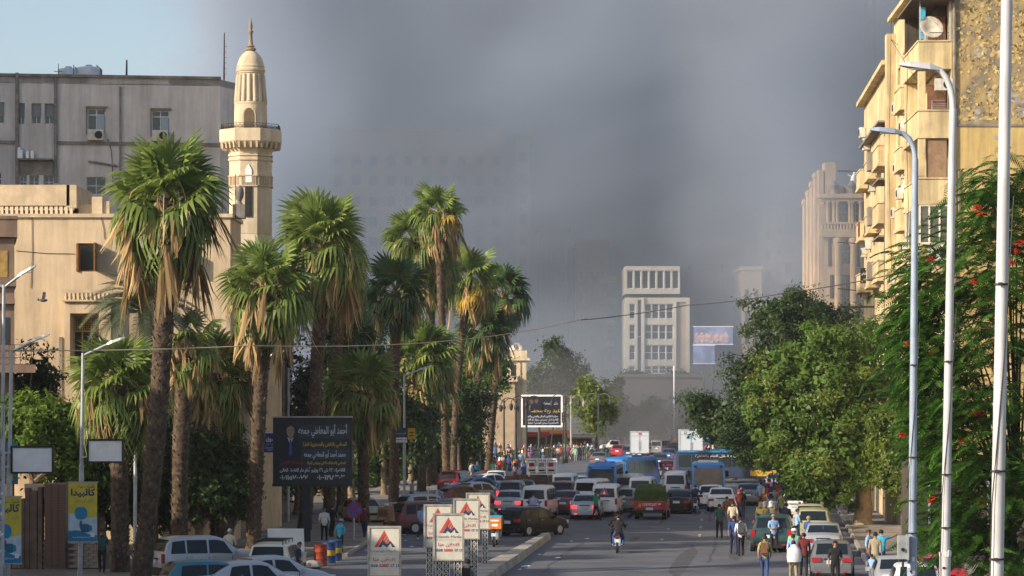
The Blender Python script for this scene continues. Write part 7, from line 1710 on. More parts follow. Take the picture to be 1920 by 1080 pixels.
for (u, v, dy) in ((1722, 640, 0), (1745, 545, .5), (1728, 725, 0), (1770, 810, .3), (1790, 880, 0), (1760, 480, 1), (1800, 560, 0), (1760, 700, -.5), (1850, 430, .5), (1880, 380, 1), (1890, 520, 0), (1840, 640, -.6), (1800, 780, -.8), (1790, 940, -.3), (1830, 860, -.8), (1880, 760, -.6), (1890, 930, -.6), (1820, 990, -.4), (1770, 1010, 0), (1890, 1040, -.2), (1910, 640, 0), (1915, 460, 1), (1740, 600, .6), (1775, 770, .5), (1860, 540, .4), (1910, 860, .6), (1840, 740, .7), (1780, 840, .7), (1740, 590, .8), (1950, 560, .5), (1950, 760, 0), (1960, 950, 0), (1940, 400, .8), (2000, 650, .5), (1990, 850, .5), (1745, 690, .3), (1780, 640, .2), (1860, 1000, .4), (1905, 340, 1.2), (1925, 330, 1.0)):
    c = at(u, v, Yf) - fb; c = Vector((c.x, dy * 1.4, c.z + 0.0)); c.z = at(0, v, Yf).z; br.append(c)
    m_ = Vector((c.x * .45, c.y * .5, max(2.5, c.z * .75))); lb.tube([(.05, .05, min(3.2, c.z * .6)), m_, c], [.05, .028, .01], 5)
lb.build('limb', BARK_D, ft, kind='stuff')
for c in br:
    for k in range(80):
        o = Vector((rg.gauss(0, .5), rg.gauss(0, .55), rg.gauss(0, .42))); out = Vector((c.x + o.x * 1.5 - .3, o.y - .5, 0)).normalized() if k % 3 else Vector((rg.uniform(-1, 1), rg.uniform(-1, .6), 0)).normalized()
        cand.append((c + o, math.atan2(-out.x, out.y) + rg.uniform(-.6, .6), rg.uniform(-38, 12), rg.uniform(-.35, .35), rg.uniform(.7, 1.15), rg.randrange(3)))
cand.sort(key=lambda q: q[0].y)
for p, az, el, rl_, s_, k in cand[:300]: put('leaf', SPR[k], ft, p, rot=(R(el), rl_, az), sc=s_)
V, Q, TT = [], [], []
base = []
for me in SPR:
    co = np.zeros(len(me.vertices) * 3); me.vertices.foreach_get('co', co); tv = np.zeros(len(me.vertices)); me.attributes['tint'].data.foreach_get('value', tv)
    qd = [tuple(p.vertices) if len(p.vertices) == 4 else None for p in me.polygons]; base.append((co.reshape(-1, 3), tv, np.array([q for q in qd if q])))
off = 0
for p, az, el, rl_, s_, k in cand[300:]:
    M_ = np.array(Euler((R(el), rl_, az)).to_matrix()) * s_; co, tv, qd = base[k]
    V.append(co @ M_.T + np.array(p)); Q.append(qd + off); TT.append(np.clip(tv + rg.uniform(-.1, .3), 0, 1)); off += len(co)
put('foliage', np_mesh('foliage', np.concatenate(V), np.concatenate(Q), MATS['flame_tree_leaf'], np.concatenate(TT)), ft, kind='stuff')
FLW = mat('scarlet_flower', (.55, .025, .012), .6, .25, 12)
for i, (u, v, n) in enumerate(((1832, 388, 14), (1838, 400, 10), (1915, 455, 16), (1896, 490, 14), (1826, 528, 12), (1812, 776, 14), (1826, 777, 16), (1838, 775, 10), (1806, 824, 14), (1694, 817, 12), (1747, 936, 10), (1844, 945, 9), (1702, 646, 6), (1748, 662, 8), (1882, 840, 7), (1916, 938, 10), (1745, 486, 8), (1908, 470, 9))):
    f = MB(); c = at(u, v, Yf - 1.2)
    for k in range(n):
        q = Vector((rg.gauss(0, .06), rg.gauss(0, .06), rg.gauss(0, .045))); a = rg.uniform(0, 3)
        for j in range(3):
            t = a + j * 2.1; f.add([q, q + Vector((math.cos(t) * .05, math.sin(t) * .05 - .02, .02)), q + Vector((math.cos(t + .7) * .07, math.sin(t + .7) * .07 - .03, .0)), q + Vector((math.cos(t + 1.3) * .05, math.sin(t + 1.3) * .05 - .02, -.02))], [(0, 1, 2, 3)])
    f.build('flower', FLW, ft, c - Vector((fb.x, Yf, 0)))
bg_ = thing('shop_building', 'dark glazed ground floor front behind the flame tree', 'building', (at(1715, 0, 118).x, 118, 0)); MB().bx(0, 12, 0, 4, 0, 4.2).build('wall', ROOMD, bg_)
for k in range(4): MB().bx(.6 + k * 2.6, .7 + k * 2.6, -.06, -.003, 0, 3.4).build('mullion', steel, bg_)
# ------------------------------------------------------------------ traffic
H0 = 7.0
put_car('van', 'white minivan with roof rails right behind the pink shirted rider', P_WHITE, 1001, 973, 9)
put_car('sedan', 'dark red sedan with brake lights on, beside the white minivan', P_MAROON, 1055, 966, 8, on=True)
put_car('sedan', 'silver grey sedan with brake lights on, behind the man in green', P_SILVER, 1096, 975, 5, on=True)
vn = put_car('van', 'white minivan with red warning triangle on its rear window', P_WHITE, 1133, 969, 6)
tri = MB().add([(-.3, -2.36, 1.3), (.3, -2.36, 1.3), (0, -2.27, 1.78)], [(0, 1, 2)]).build('warning_triangle', redlens, vn); MB().add([(-.1, -2.375, 1.36), (.1, -2.375, 1.36), (0, -2.32, 1.58)], [(0, 1, 2)]).build('triangle_centre', white_m, tri)
put_car('van', 'white minivan between the silver sedan and the blue minibus, side windows showing', P_WHITE, 1096, 955, 16)
put_car('hatch', 'dark grey hatchback between the white triangle van and the red pickup', P_GREY, 1167, 962, 8)
tk = truck('small red pickup piled high under a green tarpaulin', 1218, 975, 7, P_RED, 'pickup', L=4.9, W=1.8)
text('CHEVROLET', 0, .84, .2, white_m, tk, -2.49, width=.85, bold=.004); MB().bx(-.72, -.5, -2.5, -2.485, .74, .95).build('sticker', YELLOW, tk); MB().bx(.5, .74, -2.5, -2.485, .9, .97).build('sticker', white_m, tk)
for sx in (-1, 1): MB().bx(min(sx * .4, sx * .85), max(sx * .4, sx * .85), -2.56, -2.535, .46, .5).build('bumper_stripe', YELLOW, tk)
tp_ = at(1218, 975); tz = MB(); rg = random.Random(2); ring = []
for y, sx, sz in ((0, .80, .72), (.25, .98, .95), (.8, 1.0, 1.05), (1.5, .95, .98), (2.0, .7, .62)):
    ring.append([(sx * .98 * math.copysign(abs(math.cos(t)) ** .6, math.cos(t)) + rg.uniform(-.04, .04), y + rg.uniform(-.05, .05), max(0, math.sin(t)) ** .55 * sz * 1.05 + rg.uniform(-.04, .04)) for t in [math.pi * k / 11 for k in range(12)]])
tz.add([q for r in ring for q in r], [(12 * i + j, 12 * i + j + 1, 12 * i + j + 13, 12 * i + j + 12) for i in range(4) for j in range(11)]); tz.add(ring[0], [tuple(range(12))])
tag(tz.build('tarpaulin_load', mat('green_tarpaulin', (.05, .085, .02), .85, .3, 3, bump=.8, bscale=5), None, (tp_.x, tp_.y, 1.02), -R(7), smooth=60), 'green tarpaulin bundle heaped on the red pickup', 'load')
put_car('sedan', 'black sedan just right of the red pickup', P_BLACK, 1268, 964, 9)
put_car('van', 'white high roofed minivan ahead of the black sedan', P_WHITE, 1266, 944, 6, sc=(1, 1, 1.12))
put_car('van', 'white minivan left of the blue minibus with a triangle sticker', P_WHITE, 1055, 941, 6)
put_car('hatch', 'pale blue hatchback between the white minivan and blue minibus', P_LBLUE, 1084, 932, 6)
put_car('van', 'cream minivan with brown roof rack behind the blue minibus', P_CREAM, 1178, 942, 8)
put_car('van', 'white minivan beside the green tarpaulin, in front of the cream one', P_WHITE, 1200, 950, 8)
put_car('suv', 'dark grey suv with brake lights behind the silver beige sedan', P_GREY, 955, 951, 6, on=True)
put_car('sedan', 'silver beige sedan stopped left of the white minivan', P_SILVER, 952, 966, 5, on=True)
put_car('suv', 'maroon suv seen over the dark red sedan', P_MAROON, 1053, 952, 6)
put_car('hatch', 'black hatchback turning right in front of the courier rider', P_BLACK, 952, 1006, 42)
bus('blue minibus with wide dark rear window in the middle of the queue', P_BUSBLUE, 1127, 947, 7, L=6.6, W=2.15, H=2.72)
bus('longer blue bus angled across ahead of the blue minibus, side windows showing', P_BUSBLUE, 1150, 922, 24, L=7.4, W=2.2, H=2.62, tint=carglass2)
bus('blue and cream bus with tan rear window beside the trees', P_SKY, 1328, 947, 4, L=7.4, W=2.35, H=2.8, lower=P_CREAM, tint=mat('tan_bus_glass', (.17, .125, .085), .25, .15, 2, spec=.6), roofc=P_CREAM)
bb = bus('big dark blue and yellow city bus standing across the street under the tree', P_NAVY, 1378, 905, 96, L=10.5, W=2.5, H=2.72, stripe=YELLOW, mid=True, roofc=P_SKY)
MB().box((1.1, 0, 2.66), (.4, 9.6, .16)).build('roof_edge', P_SKY, bb); text(arabic('هيئة النقل العام بالقاهرة'), 1.29, 2.2, .3, white_m, bb, -1.5, width=3.6, rz=math.pi / 2)
put_car('sedan', 'white old sedan with teal plate, nearest of the pair by the blue and cream bus', P_WHITE, 1352, 960, 5)
put_car('hatch', 'white hatchback just left of the white old sedan', P_WHITE, 1330, 954, 9)
put_car('sedan', 'dark sedan with high brake lamp close behind the blue and cream bus', P_BLACK, 1330, 944, 5, on=True)
put_car('sedan', 'dark grey sedan with bright plate near the pink umbrella', P_GREY, 1402, 949, 7)
put_car('suv', 'dark green family van with wide rear window that two men lean on', P_GREEN, 1446, 1036, 8, group='cars parked along the right kerb', sc=(1.06, 1, 1))
put_car('hatch', 'dusty dark hatchback nearest the camera on the right kerb', P_GREY, 1560, 1090, 6, group='cars parked along the right kerb')
put_car('sedan', 'silver sedan parked just beyond the dusty dark hatchback', P_SILVER, 1543, 1046, 7, group='cars parked along the right kerb')
put_car('suv', 'pale grey green suv parked beyond the silver sedan', P_OLIVE, 1524, 1020, 7, group='cars parked along the right kerb')
put_car('sedan', 'beige sedan parked under the big bright tree', P_BEIGE, 1517, 1000, 8, group='cars parked along the right kerb')
put_car('hatch', 'white hatchback with red lights parked by the pink umbrella', P_WHITE, 1490, 972, 10, group='cars parked along the right kerb')
put_car('sedan', 'navy sedan parked deep under the tree beyond the umbrella', P_NAVY, 1478, 945, 9, group='cars parked along the right kerb')
put_car('sedan', 'pale blue car far under the tree near the yellow bus', P_LBLUE, 1455, 925, 9, group='cars parked along the right kerb')
put_car('sedan', 'silver sedan with roof just showing at the bottom by the lamp posts', P_SILVER, 1690, 1128, 4, group='cars parked along the right kerb')
put_car('hatch', 'white hatchback with roof just showing at the bottom by the lamp posts', P_WHITE, 1722, 1145, 4, group='cars parked along the right kerb')
put_car('sedan', 'red car roof half hidden behind the thin lamp posts', P_RED, 1775, 1125, 0, group='cars parked along the right kerb')
# parked at a slant on the left
PL = 'cars parked at a slant along the left pavement'
put_car('hatch', 'pale blue hatchback parked at a slant, nearest of the clear ones by the palms', P_LBLUE, 748, 975, 62, group=PL)
put_car('sedan', 'blue grey sedan parked at a slant in front of the pale blue hatchback', P_GREY, 792, 984, 52, group=PL)
put_car('sedan', 'dark red sedan parked at a slant behind the pale blue hatchback', P_MAROON, 805, 953, 58, group=PL)
put_car('sedan', 'silver sedan parked at a slant beyond the dark red one', P_SILVER, 842, 945, 56, group=PL)
put_car('sedan', 'blue sedan parked at a slant beyond the silver one', P_BLUE, 848, 934, 56, group=PL)
put_car('sedan', 'white sedan parked at a slant beyond the blue one', P_WHITE, 872, 925, 56, group=PL)
put_car('sedan', 'dark purple sedan parked at a slant, last of the row', P_MAROON, 876, 917, 54, group=PL)
put_car('suv', 'red suv parked between the dark palm trunks', P_RED, 838, 925, 20, group=PL)
put_car('sedan', 'white sedan facing the camera beside the parked row', P_WHITE, 927, 919, 184, group=PL)
put_car('suv', 'dark maroon suv behind the man with cardboard boxes', P_MAROON, 738, 1001, 66, group=PL)
put_car('sedan', 'olive car with amber light lit near the ladder', P_OLIVE, 700, 985, 160, group=PL)
put_car('hatch', 'navy hatchback between the maroon suv and the ladder', P_NAVY, 790, 995, 56, group=PL)
al = at(767, 975); tag(MB().lathe([(.02, 0), (.09, .03), (.09, .1), (.02, .13)], 10).build('hazard_lamp', amber_on, None, (al.x, al.y - 6, .95)), 'lit amber turn signal glowing among the parked cars', 'lamp')
put_car('sedan', 'old dark car ahead of the grey suv with red light', P_BLACK, 976, 941, 5, on=True)
bt_ = truck('flatbed lorry with white poster frame over its cab', 1000, 928, 6, P_OLIVE, 'flat', mat('brown_truck_bed', (.1, .065, .045), .8, .2, 3), L=5.6, W=2.0, name='flatbed_truck')
pf = thing('poster_frame', 'white frame of torn posters standing on the flatbed lorry', 'poster', bt_.location + Vector((.35, -.6, 1.42)), -R(6)); MB().bx(-1.15, 1.15, 0, .08, 0, .1).bx(-1.15, 1.15, 0, .08, 1.12, 1.24).bx(-1.15, -1.05, 0, .08, .1, 1.12).bx(1.05, 1.15, 0, .08, .1, 1.12).bx(-.4, -.32, 0, .08, .1, 1.12).bx(.32, .4, 0, .08, .1, 1.12).build('frame', white_m, pf)
for k, c in enumerate(('red', 'white', 'red')): MB().bx(-1.0 + .72 * k, -.45 + .72 * k, .02, .05, .2, 1.05).build('poster', cloth('white', CL['white']), pf); MB().bx(-.95 + .72 * k, -.55 + .72 * k, .008, .018, .62, .9).build('poster_print', cloth(c if c != 'white' else 'grey', CL[c if c != 'white' else 'grey']), pf); MB().bx(-.95 + .72 * k, -.5 + .72 * k, .008, .018, .28, .4).build('poster_print', black_m, pf)
ld = MB(); rg = random.Random(6)
for k in range(7): ld.box((rg.uniform(-.7, .7), rg.uniform(-1, .6), rg.uniform(.1, .35)), (rg.uniform(.5, .9), rg.uniform(.5, .9), rg.uniform(.25, .5)), rz=rg.uniform(0, 3), tx=.8, ty=.8)
tag(ld.build('sack_load', cloth('brown', CL['brown']), None, bt_.location + Vector((-1.4, -2.2, .95)), kind='stuff'), 'brown sacks heaped on the flatbed lorry', 'load')
# bottom left
PB = 'cars parked at the bottom left'
put_car('suv', 'silver blue suv seen from its side between the palm trunks', P_SILVER, 290, 1088, 62, group=PB)
put_car('hatch', 'teal hatchback between the palm trunks at bottom left', P_TEAL, 300, 1134, 70, group=PB)
put_car('sedan', 'light silver sedan with dark glass at the very bottom left', P_LBLUE, 318, 1190, 66, group=PB)
put_car('sedan', 'silver sedan with long bonnet behind the bottom left one', P_SILVER, 345, 1134, 66, group=PB)
put_car('sedan', 'pale silver sedan farthest right of the bottom left group', P_SILVER, 392, 1122, 64, group=PB)
wg = put_car('wagon', 'white old estate car with open bonnet, roof rack and blue plate', P_CREAM, 500, 1094, 5, group=PB)
MB().box((0, 2.0, 1.42), (1.45, .06, .95), rx=.22).build('open_bonnet', white_m, wg); MB().bx(-.5, .5, -2.36, -2.34, .62, .82).build('plate_recess', black_m, wg); MB().bx(-.34, .34, -2.375, -2.362, .63, .8).build('blue_plate', mat('blue_plate', (.1, .3, .6), .5, .1), wg)
# far end
put_far = put_car
pk_ = truck('white pickup crossing the street at the far end', 1163, 849, -86, P_WHITE, 'pickup', L=5.6, W=1.8, mid=True)
put_car('hatch', 'bright red hatchback in front of the white crossing pickup', P_RED, 1157, 857, 10); put_car('hatch', 'dark hatchback between the red hatchback and the box truck', P_NAVY, 1177, 861, 8)
b1 = truck('white box truck with small red mark, seen from behind at the far end', 1199, 863, 4, P_WHITE, 'box', P_BOXWHITE, L=5.4, W=2.1, H=3.35); MB().bx(-.14, .16, -2.78, -2.735, 2.98, 3.2).build('red_mark', LOGR, b1)
b2_ = truck('white box truck with round blue emblem half behind the dark tree', 1296, 868, 2, P_WHITE, 'box', P_BOXWHITE, L=6, W=2.5, H=3.7)
MB().add([(-.2 + .3 * math.cos(t), -3.05, 2.95 + .3 * math.sin(t)) for t in [2 * math.pi * k / 16 for k in range(16)]], [tuple(range(16))]).build('emblem', mat('emblem_blue', (.15, .33, .42), .6, 0), b2_)
put_car('sedan', 'blue sedan among the far cars left of the emblem truck', P_BLUE, 1253, 866, 6); put_car('suv', 'dark car beyond the blue sedan at the far end', P_BLACK, 1262, 856, 6); put_car('sedan', 'pale green taxi in front of the emblem truck', P_OLIVE, 1279, 874, 6)
put_car('sedan', 'dark red sedan alone on the open road behind the angled bus', P_CRIMSON, 1251, 893, 6); put_car('sedan', 'dark sedan partly hidden by the angled blue bus', P_GREY, 1120, 874, 10); put_car('sedan', 'dark sedan just beyond the dark red sedan', P_NAVY, 1236, 878, 6)
put_car('van', 'dark van with white hood beyond the box truck', P_GREY, 1230, 853, 20); put_car('hatch', 'grey hatchback near the two greenish lamps', P_SILVER, 1215, 851, 30)

# ------------------------------------------------------------------ riders
motorcycle('black motorcycle with two riders on the open road', 1158, 1036, 4)
person('man in black riding the motorcycle on the open road, front of two', 0, 0, 'black', 'black', 'riding', 6, loc=at(1156, 1030.5), group='motorcycle riders'); person('man in black with blue jeans riding pillion on the open road', 0, 0, 'black', 'blue', 'riding', 3, loc=at(1159.5, 1036.5), z=.03, group='motorcycle riders', shoe='white')
motorcycle('courier motorcycle with orange delivery box', 929, 1024, 6); person('courier in blue shirt on the motorcycle with the orange box', 0, 0, 'turquoise', 'grey', 'riding', 6, loc=at(930, 1019.5), group='motorcycle riders', cap='black')
q = at(929, 1026); dbx = thing('delivery_box', 'orange delivery box with white print on the courier motorcycle', 'box', (q.x, q.y, .88), -R(6)); MB().bx(-.3, .3, -.28, .26, 0, .55).build('box', cloth('orange', CL['orange']), dbx); MB().bx(-.32, .32, -.3, .28, .55, .62).build('lid', cloth('turquoise', CL['turquoise']), dbx); MB().bx(-.2, .2, -.292, -.283, .36, .44).bx(-.14, .14, -.292, -.283, .12, .24).build('print', white_m, dbx)
motorcycle('motorcycle with red tail light lit behind the white minivan', 1000, 983, 8, lit=True); person('man in lilac shirt riding behind the white minivan', 0, 0, 'lilac', 'black', 'riding', 8, loc=at(1000, 980), group='motorcycle riders')
motorcycle('motorcycle waiting between the black sedan and white hatchback', 1304, 963, 5); person('rider in navy jacket between the black sedan and white hatchback', 0, 0, 'navy', 'navy', 'riding', 5, loc=at(1304, 960), group='motorcycle riders')
motorcycle('motorcycle carrying a blue bundle by the dark grey sedan', 1425, 948, 70); person('rider in light blue by the dark grey sedan', 0, 0, 'light blue', 'navy', 'riding', 70, loc=at(1425, 947), group='motorcycle riders')
for u, v, lb in ((1242, 897, 'left'), (1258, 898, 'right')): motorcycle(f'small parked motorcycle behind the lone dark red sedan, {lb} of the two', u, v, -20)
motorcycle('white tanked motorcycle at the far end by the box truck', 1226, 852, 15, P_WHITE); person('rider in cream shirt at the far end by the box truck', 0, 0, 'cream', 'grey', 'riding', 15, loc=at(1226, 851), group='motorcycle riders')

# ------------------------------------------------------------------ people one can tell apart
PR = 'people walking on the right of the road'
person('man in bright green shirt striding across in front of the white van', 1117, 976, 'green', 'black', 'striding', 62, group='people in the roadway')
person('man in dark green printed shirt and black shorts on the road', 1349, 1010, 'dark green', 'black', 'walking', 0, group=PR); person('man in brown shirt walking ahead of the dark green shirt', 1363, 991, 'brown', 'grey', 'walking', 0, group=PR); person('man in beige shirt walking beside the brown shirt', 1374, 1003, 'beige', 'navy', 'striding', 0, group=PR)
person('young man in royal blue tee and dark trousers', 1376, 1040, 'blue', 'navy', 'walking', 0, group=PR); person('young man in white tee wearing a dark backpack', 1389, 1043, 'white', 'black', 'striding', 0, bag=('backpack', 'dark grey'), group=PR)
person('man in black carrying a white bag towards the camera', 1391, 973, 'black', 'navy', 'walking', 180, group=PR); person('person in red cap close beside the man with the white bag', 1386, 974, 'maroon', 'navy', 'walking', 175, cap='red', group=PR)
q = at(1388, 953); tag(MB().lathe([(.05, 0), (.22, .05), (.24, .3), (.1, .5), (.03, .6)], 9).build('white_bag', white_m, None, q + Vector((0, -.6, .75))), 'white plastic bag held against the man in black', 'bag')
person('man in olive shirt with brown backpack at the bottom right', 1434, 1088, 'olive', 'blue', 'walking', 8, bag=('backpack', 'brown'), group=PR)
person('man in red shirt leaning on the dark green family van', 1420, 1034, 'red', 'blue', 'leaning', 150, group=PR); person('older grey haired man in blue shirt leaning on the dark green family van', 1450, 1036, 'light blue', 'black', 'leaning', 165, hair='grey', group=PR)
person('woman in yellow top and tan headscarf behind the family van', 1426, 1005, 'yellow', 'beige', 'standing', 200, skirt=True, scarf='khaki', group=PR); person('woman in grey with grey headscarf behind the family van', 1434, 1004, 'grey', 'dark grey', 'standing', 190, skirt=True, scarf='grey', group=PR); person('woman in pink top and white headscarf behind the family van', 1445, 1003, 'cream', 'black', 'walking', 170, skirt=True, scarf='cream', group=PR); person('person in green shirt bending behind the family van', 1455, 1010, 'green', 'navy', 'standing', 200, sc=.86, group=PR)
person('woman in blue dress and headscarf under the pink umbrella', 1445, 985, 'light blue', 'navy', 'walking', 10, skirt=True, scarf='navy', group=PR); person('man in pale blue shirt just in front of the umbrella', 1448, 990, 'light blue', 'blue', 'walking', 0, group=PR); person('person in mustard shirt right of the umbrella', 1466, 982, 'olive', 'black', 'walking', 20, group=PR); person('person in brown robe left of the umbrella', 1433, 972, 'brown', 'brown', 'standing', 40, skirt=True, scarf='brown', group=PR); person('man in blue shirt walking between the parked cars', 1474, 1008, 'navy', 'navy', 'walking', 5, group=PR)
um = thing('umbrella', 'open pale pink umbrella tilted over the crowd', 'umbrella', at(1449, 955, 152)); um.rotation_euler = (R(-52), R(14), 0)
vs = [(0, 0, .28)] + [(.62 * math.cos(2 * math.pi * k / 8), .62 * math.sin(2 * math.pi * k / 8), 0) for k in range(8)] + [(.34 * math.cos(2 * math.pi * (k + .5) / 8), .34 * math.sin(2 * math.pi * (k + .5) / 8), .17) for k in range(8)]
MB().add(vs, [f for k in range(8) for f in ((0, 1 + k, 9 + k), (0, 9 + k, 1 + (k + 1) % 8), (9 + k, 1 + k, 1 + (k + 1) % 8))]).build('canopy', mat('pale_pink_cloth', (.6, .42, .43), .85, .08, 4), um); MB().tube([(0, 0, .36), (0, 0, -.7)], .012, 6).build('shaft', steel, um)
rb_ = MB()
for k in range(8): rb_.tube([(0, 0, .26), (.6 * math.cos(2 * math.pi * k / 8), .6 * math.sin(2 * math.pi * k / 8), -.01)], .006, 3)
rb_.build('rib', steel, um)
person('man in bright blue shirt sitting back on the pale suv', 1495, 1022, 'light blue', 'navy', 'leaning', 80, group=PR); person('bald man leaning at the silver parked car', 1516, 1040, 'blue', 'navy', 'leaning', 40, hair='khaki', group=PR)
person('man in mint green shirt and white cap facing the camera', 1489, 1072, 'mint green', 'grey', 'standing', 178, cap='white', group=PR); person('dark haired boy in pale blue just below the mint green shirt', 1487, 1078, 'light blue', 'navy', 'walking', 5, sc=.93, group=PR); person('boy carrying a white drawstring sack on his back', 1488, 1096, 'yellow', 'khaki', 'walking', 0, bag=('sack', 'white'), sc=.95, group=PR); person('man in maroon shirt beside the dusty dark hatchback', 1507, 1082, 'maroon', 'black', 'walking', 5, group=PR); person('young man in black tee standing behind the dusty dark hatchback', 1566, 1102, 'black', 'black', 'standing', 178, group=PR)
person('man in light blue shirt chatting under the big tree', 1629, 1074, 'light blue', 'navy', 'standing', 120, group='people chatting under the right trees'); person('man in khaki jacket with back turned under the big tree', 1641, 1080, 'khaki', 'khaki', 'standing', 20, group='people chatting under the right trees'); person('man in turquoise shirt reaching out to a tree trunk', 1652, 1074, 'turquoise', 'navy', 'reaching', 20, group='people chatting under the right trees'); person('child in pale blue at the feet of the chatting men', 1634, 1100, 'light blue', 'light blue', 'standing', 40, sc=.7, group='people chatting under the right trees')
PLf = 'people along the left pavement'
person('man in white shirt and dark trousers carrying a black briefcase', 608, 1018, 'white', 'black', 'standing', 172, bag=('briefcase', 'black'), group=PLf); person('boy in bright blue tee stepping off the pavement', 638, 1041, 'turquoise', 'black', 'walking', 40, sc=.93, cap='grey', group=PLf); person('man in dark clothes behind the white shirted man', 622, 1012, 'black', 'black', 'walking', 30, group=PLf)
person('man in grey tee and black trousers by the boundary wall', 191, 1074, 'dark green', 'black', 'walking', 175, group=PLf); person('white haired man in pale grey shirt between the cars', 430, 1072, 'cream', 'grey', 'walking', 10, hair='grey', group=PLf); person('boy in navy print shirt beside the white estate car', 559, 1096, 'navy', 'navy', 'walking', 100, sc=.92, group=PLf)
person('man with dark backpack low in front of the median sign', 876, 1148, 'grey', 'navy', 'walking', 20, bag=('backpack', 'black'), group='people in the roadway'); person('man in white skullcap carrying cardboard boxes', 725, 1010, 'beige', 'brown', 'carrying', 178, cap='white', group=PLf); person('man in pale blue shirt and white trainers beside the left median sign', 791, 1013, 'light blue', 'navy', 'walking', 150, shoe='white', group=PLf); person('man in striped lilac shirt among the parked cars', 823, 966, 'lilac', 'navy', 'standing', 10, group=PLf); person('man in grey tee under the name plate post', 772, 950, 'grey', 'navy', 'walking', 120, group=PLf); person('person in red by the no stopping sign', 683, 1012, 'maroon', 'navy', 'walking', 20, group=PLf)
for i, (dx, dz, w, h, ry, lb) in enumerate(((-.22, 1.0, .5, .62, .08, 'open brown cardboard box, left of two carried by the man in the skullcap'), (.28, .95, .34, .72, -.12, 'tall plain cardboard box, right of two carried by the man in the skullcap'))):
    q = at(725, 1010) + Vector((dx, -.42 - .03 * i, dz)); c = thing('cardboard_box', lb, 'box', q); c.rotation_euler = (0, ry, .1)
    MB().bx(-w / 2, w / 2, -.15, .15, 0, h).build('carton', cloth('khaki', (.36, .2, .09)) if False else mat('cardboard', (.34, .19, .09), .85, .15, 3), c); MB().bx(-w / 2 + .02, w / 2 - .02, -.155, -.151, h * .2, h * .8).build('panel', mat('cardboard_dark', (.16, .075, .035), .85, .2, 3) if i == 0 else MATS['cardboard'], c)
ldr = thing('ladder', 'white metal stepladder standing up among the parked cars', 'ladder', at(811, 985)); MB().tube([(-.28, 0, 0), (-.24, .1, 2.15)], .03, 6).tube([(.28, 0, 0), (.24, .1, 2.15)], .03, 6).build('rail', white_m, ldr)
for k in range(7): MB().tube([(-.27, .02 + .01 * k, .25 + .3 * k), (.27, .02 + .01 * k, .25 + .3 * k)], .02, 6).build('rung', white_m, ldr)
# ------------------------------------------------------------------ the crowd by the railing and at the far end
rg = random.Random(77); names = list(CL); used = set()
PLACES = [('by the iron railing', 64, lambda: (lambda v: (xa([(rp[0], rp[1]) for rp in FP], 35000 / (v - 750)) * F / (35000 / (v - 750)) + 960 + rg.uniform(-34, 26), v))(rg.uniform(861, 892))), ('under the dark billboard', 44, lambda: (rg.uniform(925, 1070), rg.uniform(845, 862))), ('at the railing end', 38, lambda: (rg.uniform(1052, 1118), rg.uniform(846, 868))),
          ('in the hazy far crossing', 44, lambda: (rg.uniform(1085, 1290), rg.uniform(834, 846))), ('behind the flatbed lorry', 14, lambda: (rg.uniform(962, 1032), rg.uniform(892, 910))), ('between palms and parked cars', 10, lambda: (rg.uniform(880, 960), rg.uniform(893, 908))), ('by the city bus', 8, lambda: (rg.uniform(1320, 1350), rg.uniform(858, 868))), ('among cars under the tree', 18, lambda: (rg.uniform(1425, 1500), rg.uniform(935, 975)))]
pos = {'walking': 'walking', 'standing': 'standing', 'striding': 'striding out', 'phone': 'holding up a phone'}
for place, n, f in PLACES:
    for i in range(n):
        for _ in range(200):
            top, bot, ps = rg.choice(names), rg.choice(('black', 'navy', 'grey', 'blue', 'khaki', 'brown', 'dark grey')), rg.choice(list(pos)); sk = rg.random() < .28
            sc_n = rg.choice(('white', 'black', 'beige', 'pink', 'navy', 'grey')) if sk else None
            lb = f'{"woman" if sk else "man"} in {top} and {bot}' + (f', {sc_n} headscarf' if sk else f', {pos[ps]}') + f', {place}'
            if lb not in used: used.add(lb); break
        u, v = f(); person(lb, u, v, top, bot, ps, rg.choice((0, 0, 15, 180, 170, 90, -80, rg.uniform(0, 360))), skirt=sk, scarf=sc_n, sc=rg.uniform(.92, 1.05), group='crowd ' + place)
person('person in orange vest beside the city bus roof', 1326, 872, 'orange', 'navy', 'walking', 20, group='crowd under the dark tree by the city bus')
cn = thing('blue_canopy', 'blue canopy over a stall behind the city bus', 'canopy', at(1345, 866)); MB().box((0, 0, 2.5), (2.6, 2, .1), rx=.2).build('cloth_roof', cloth('turquoise', CL['turquoise']), cn)
for sx in (-1, 1): MB().tube([(sx * 1.2, -.8, 0), (sx * 1.2, -.8, 2.35)], .03, 5).build('post', steel, cn)
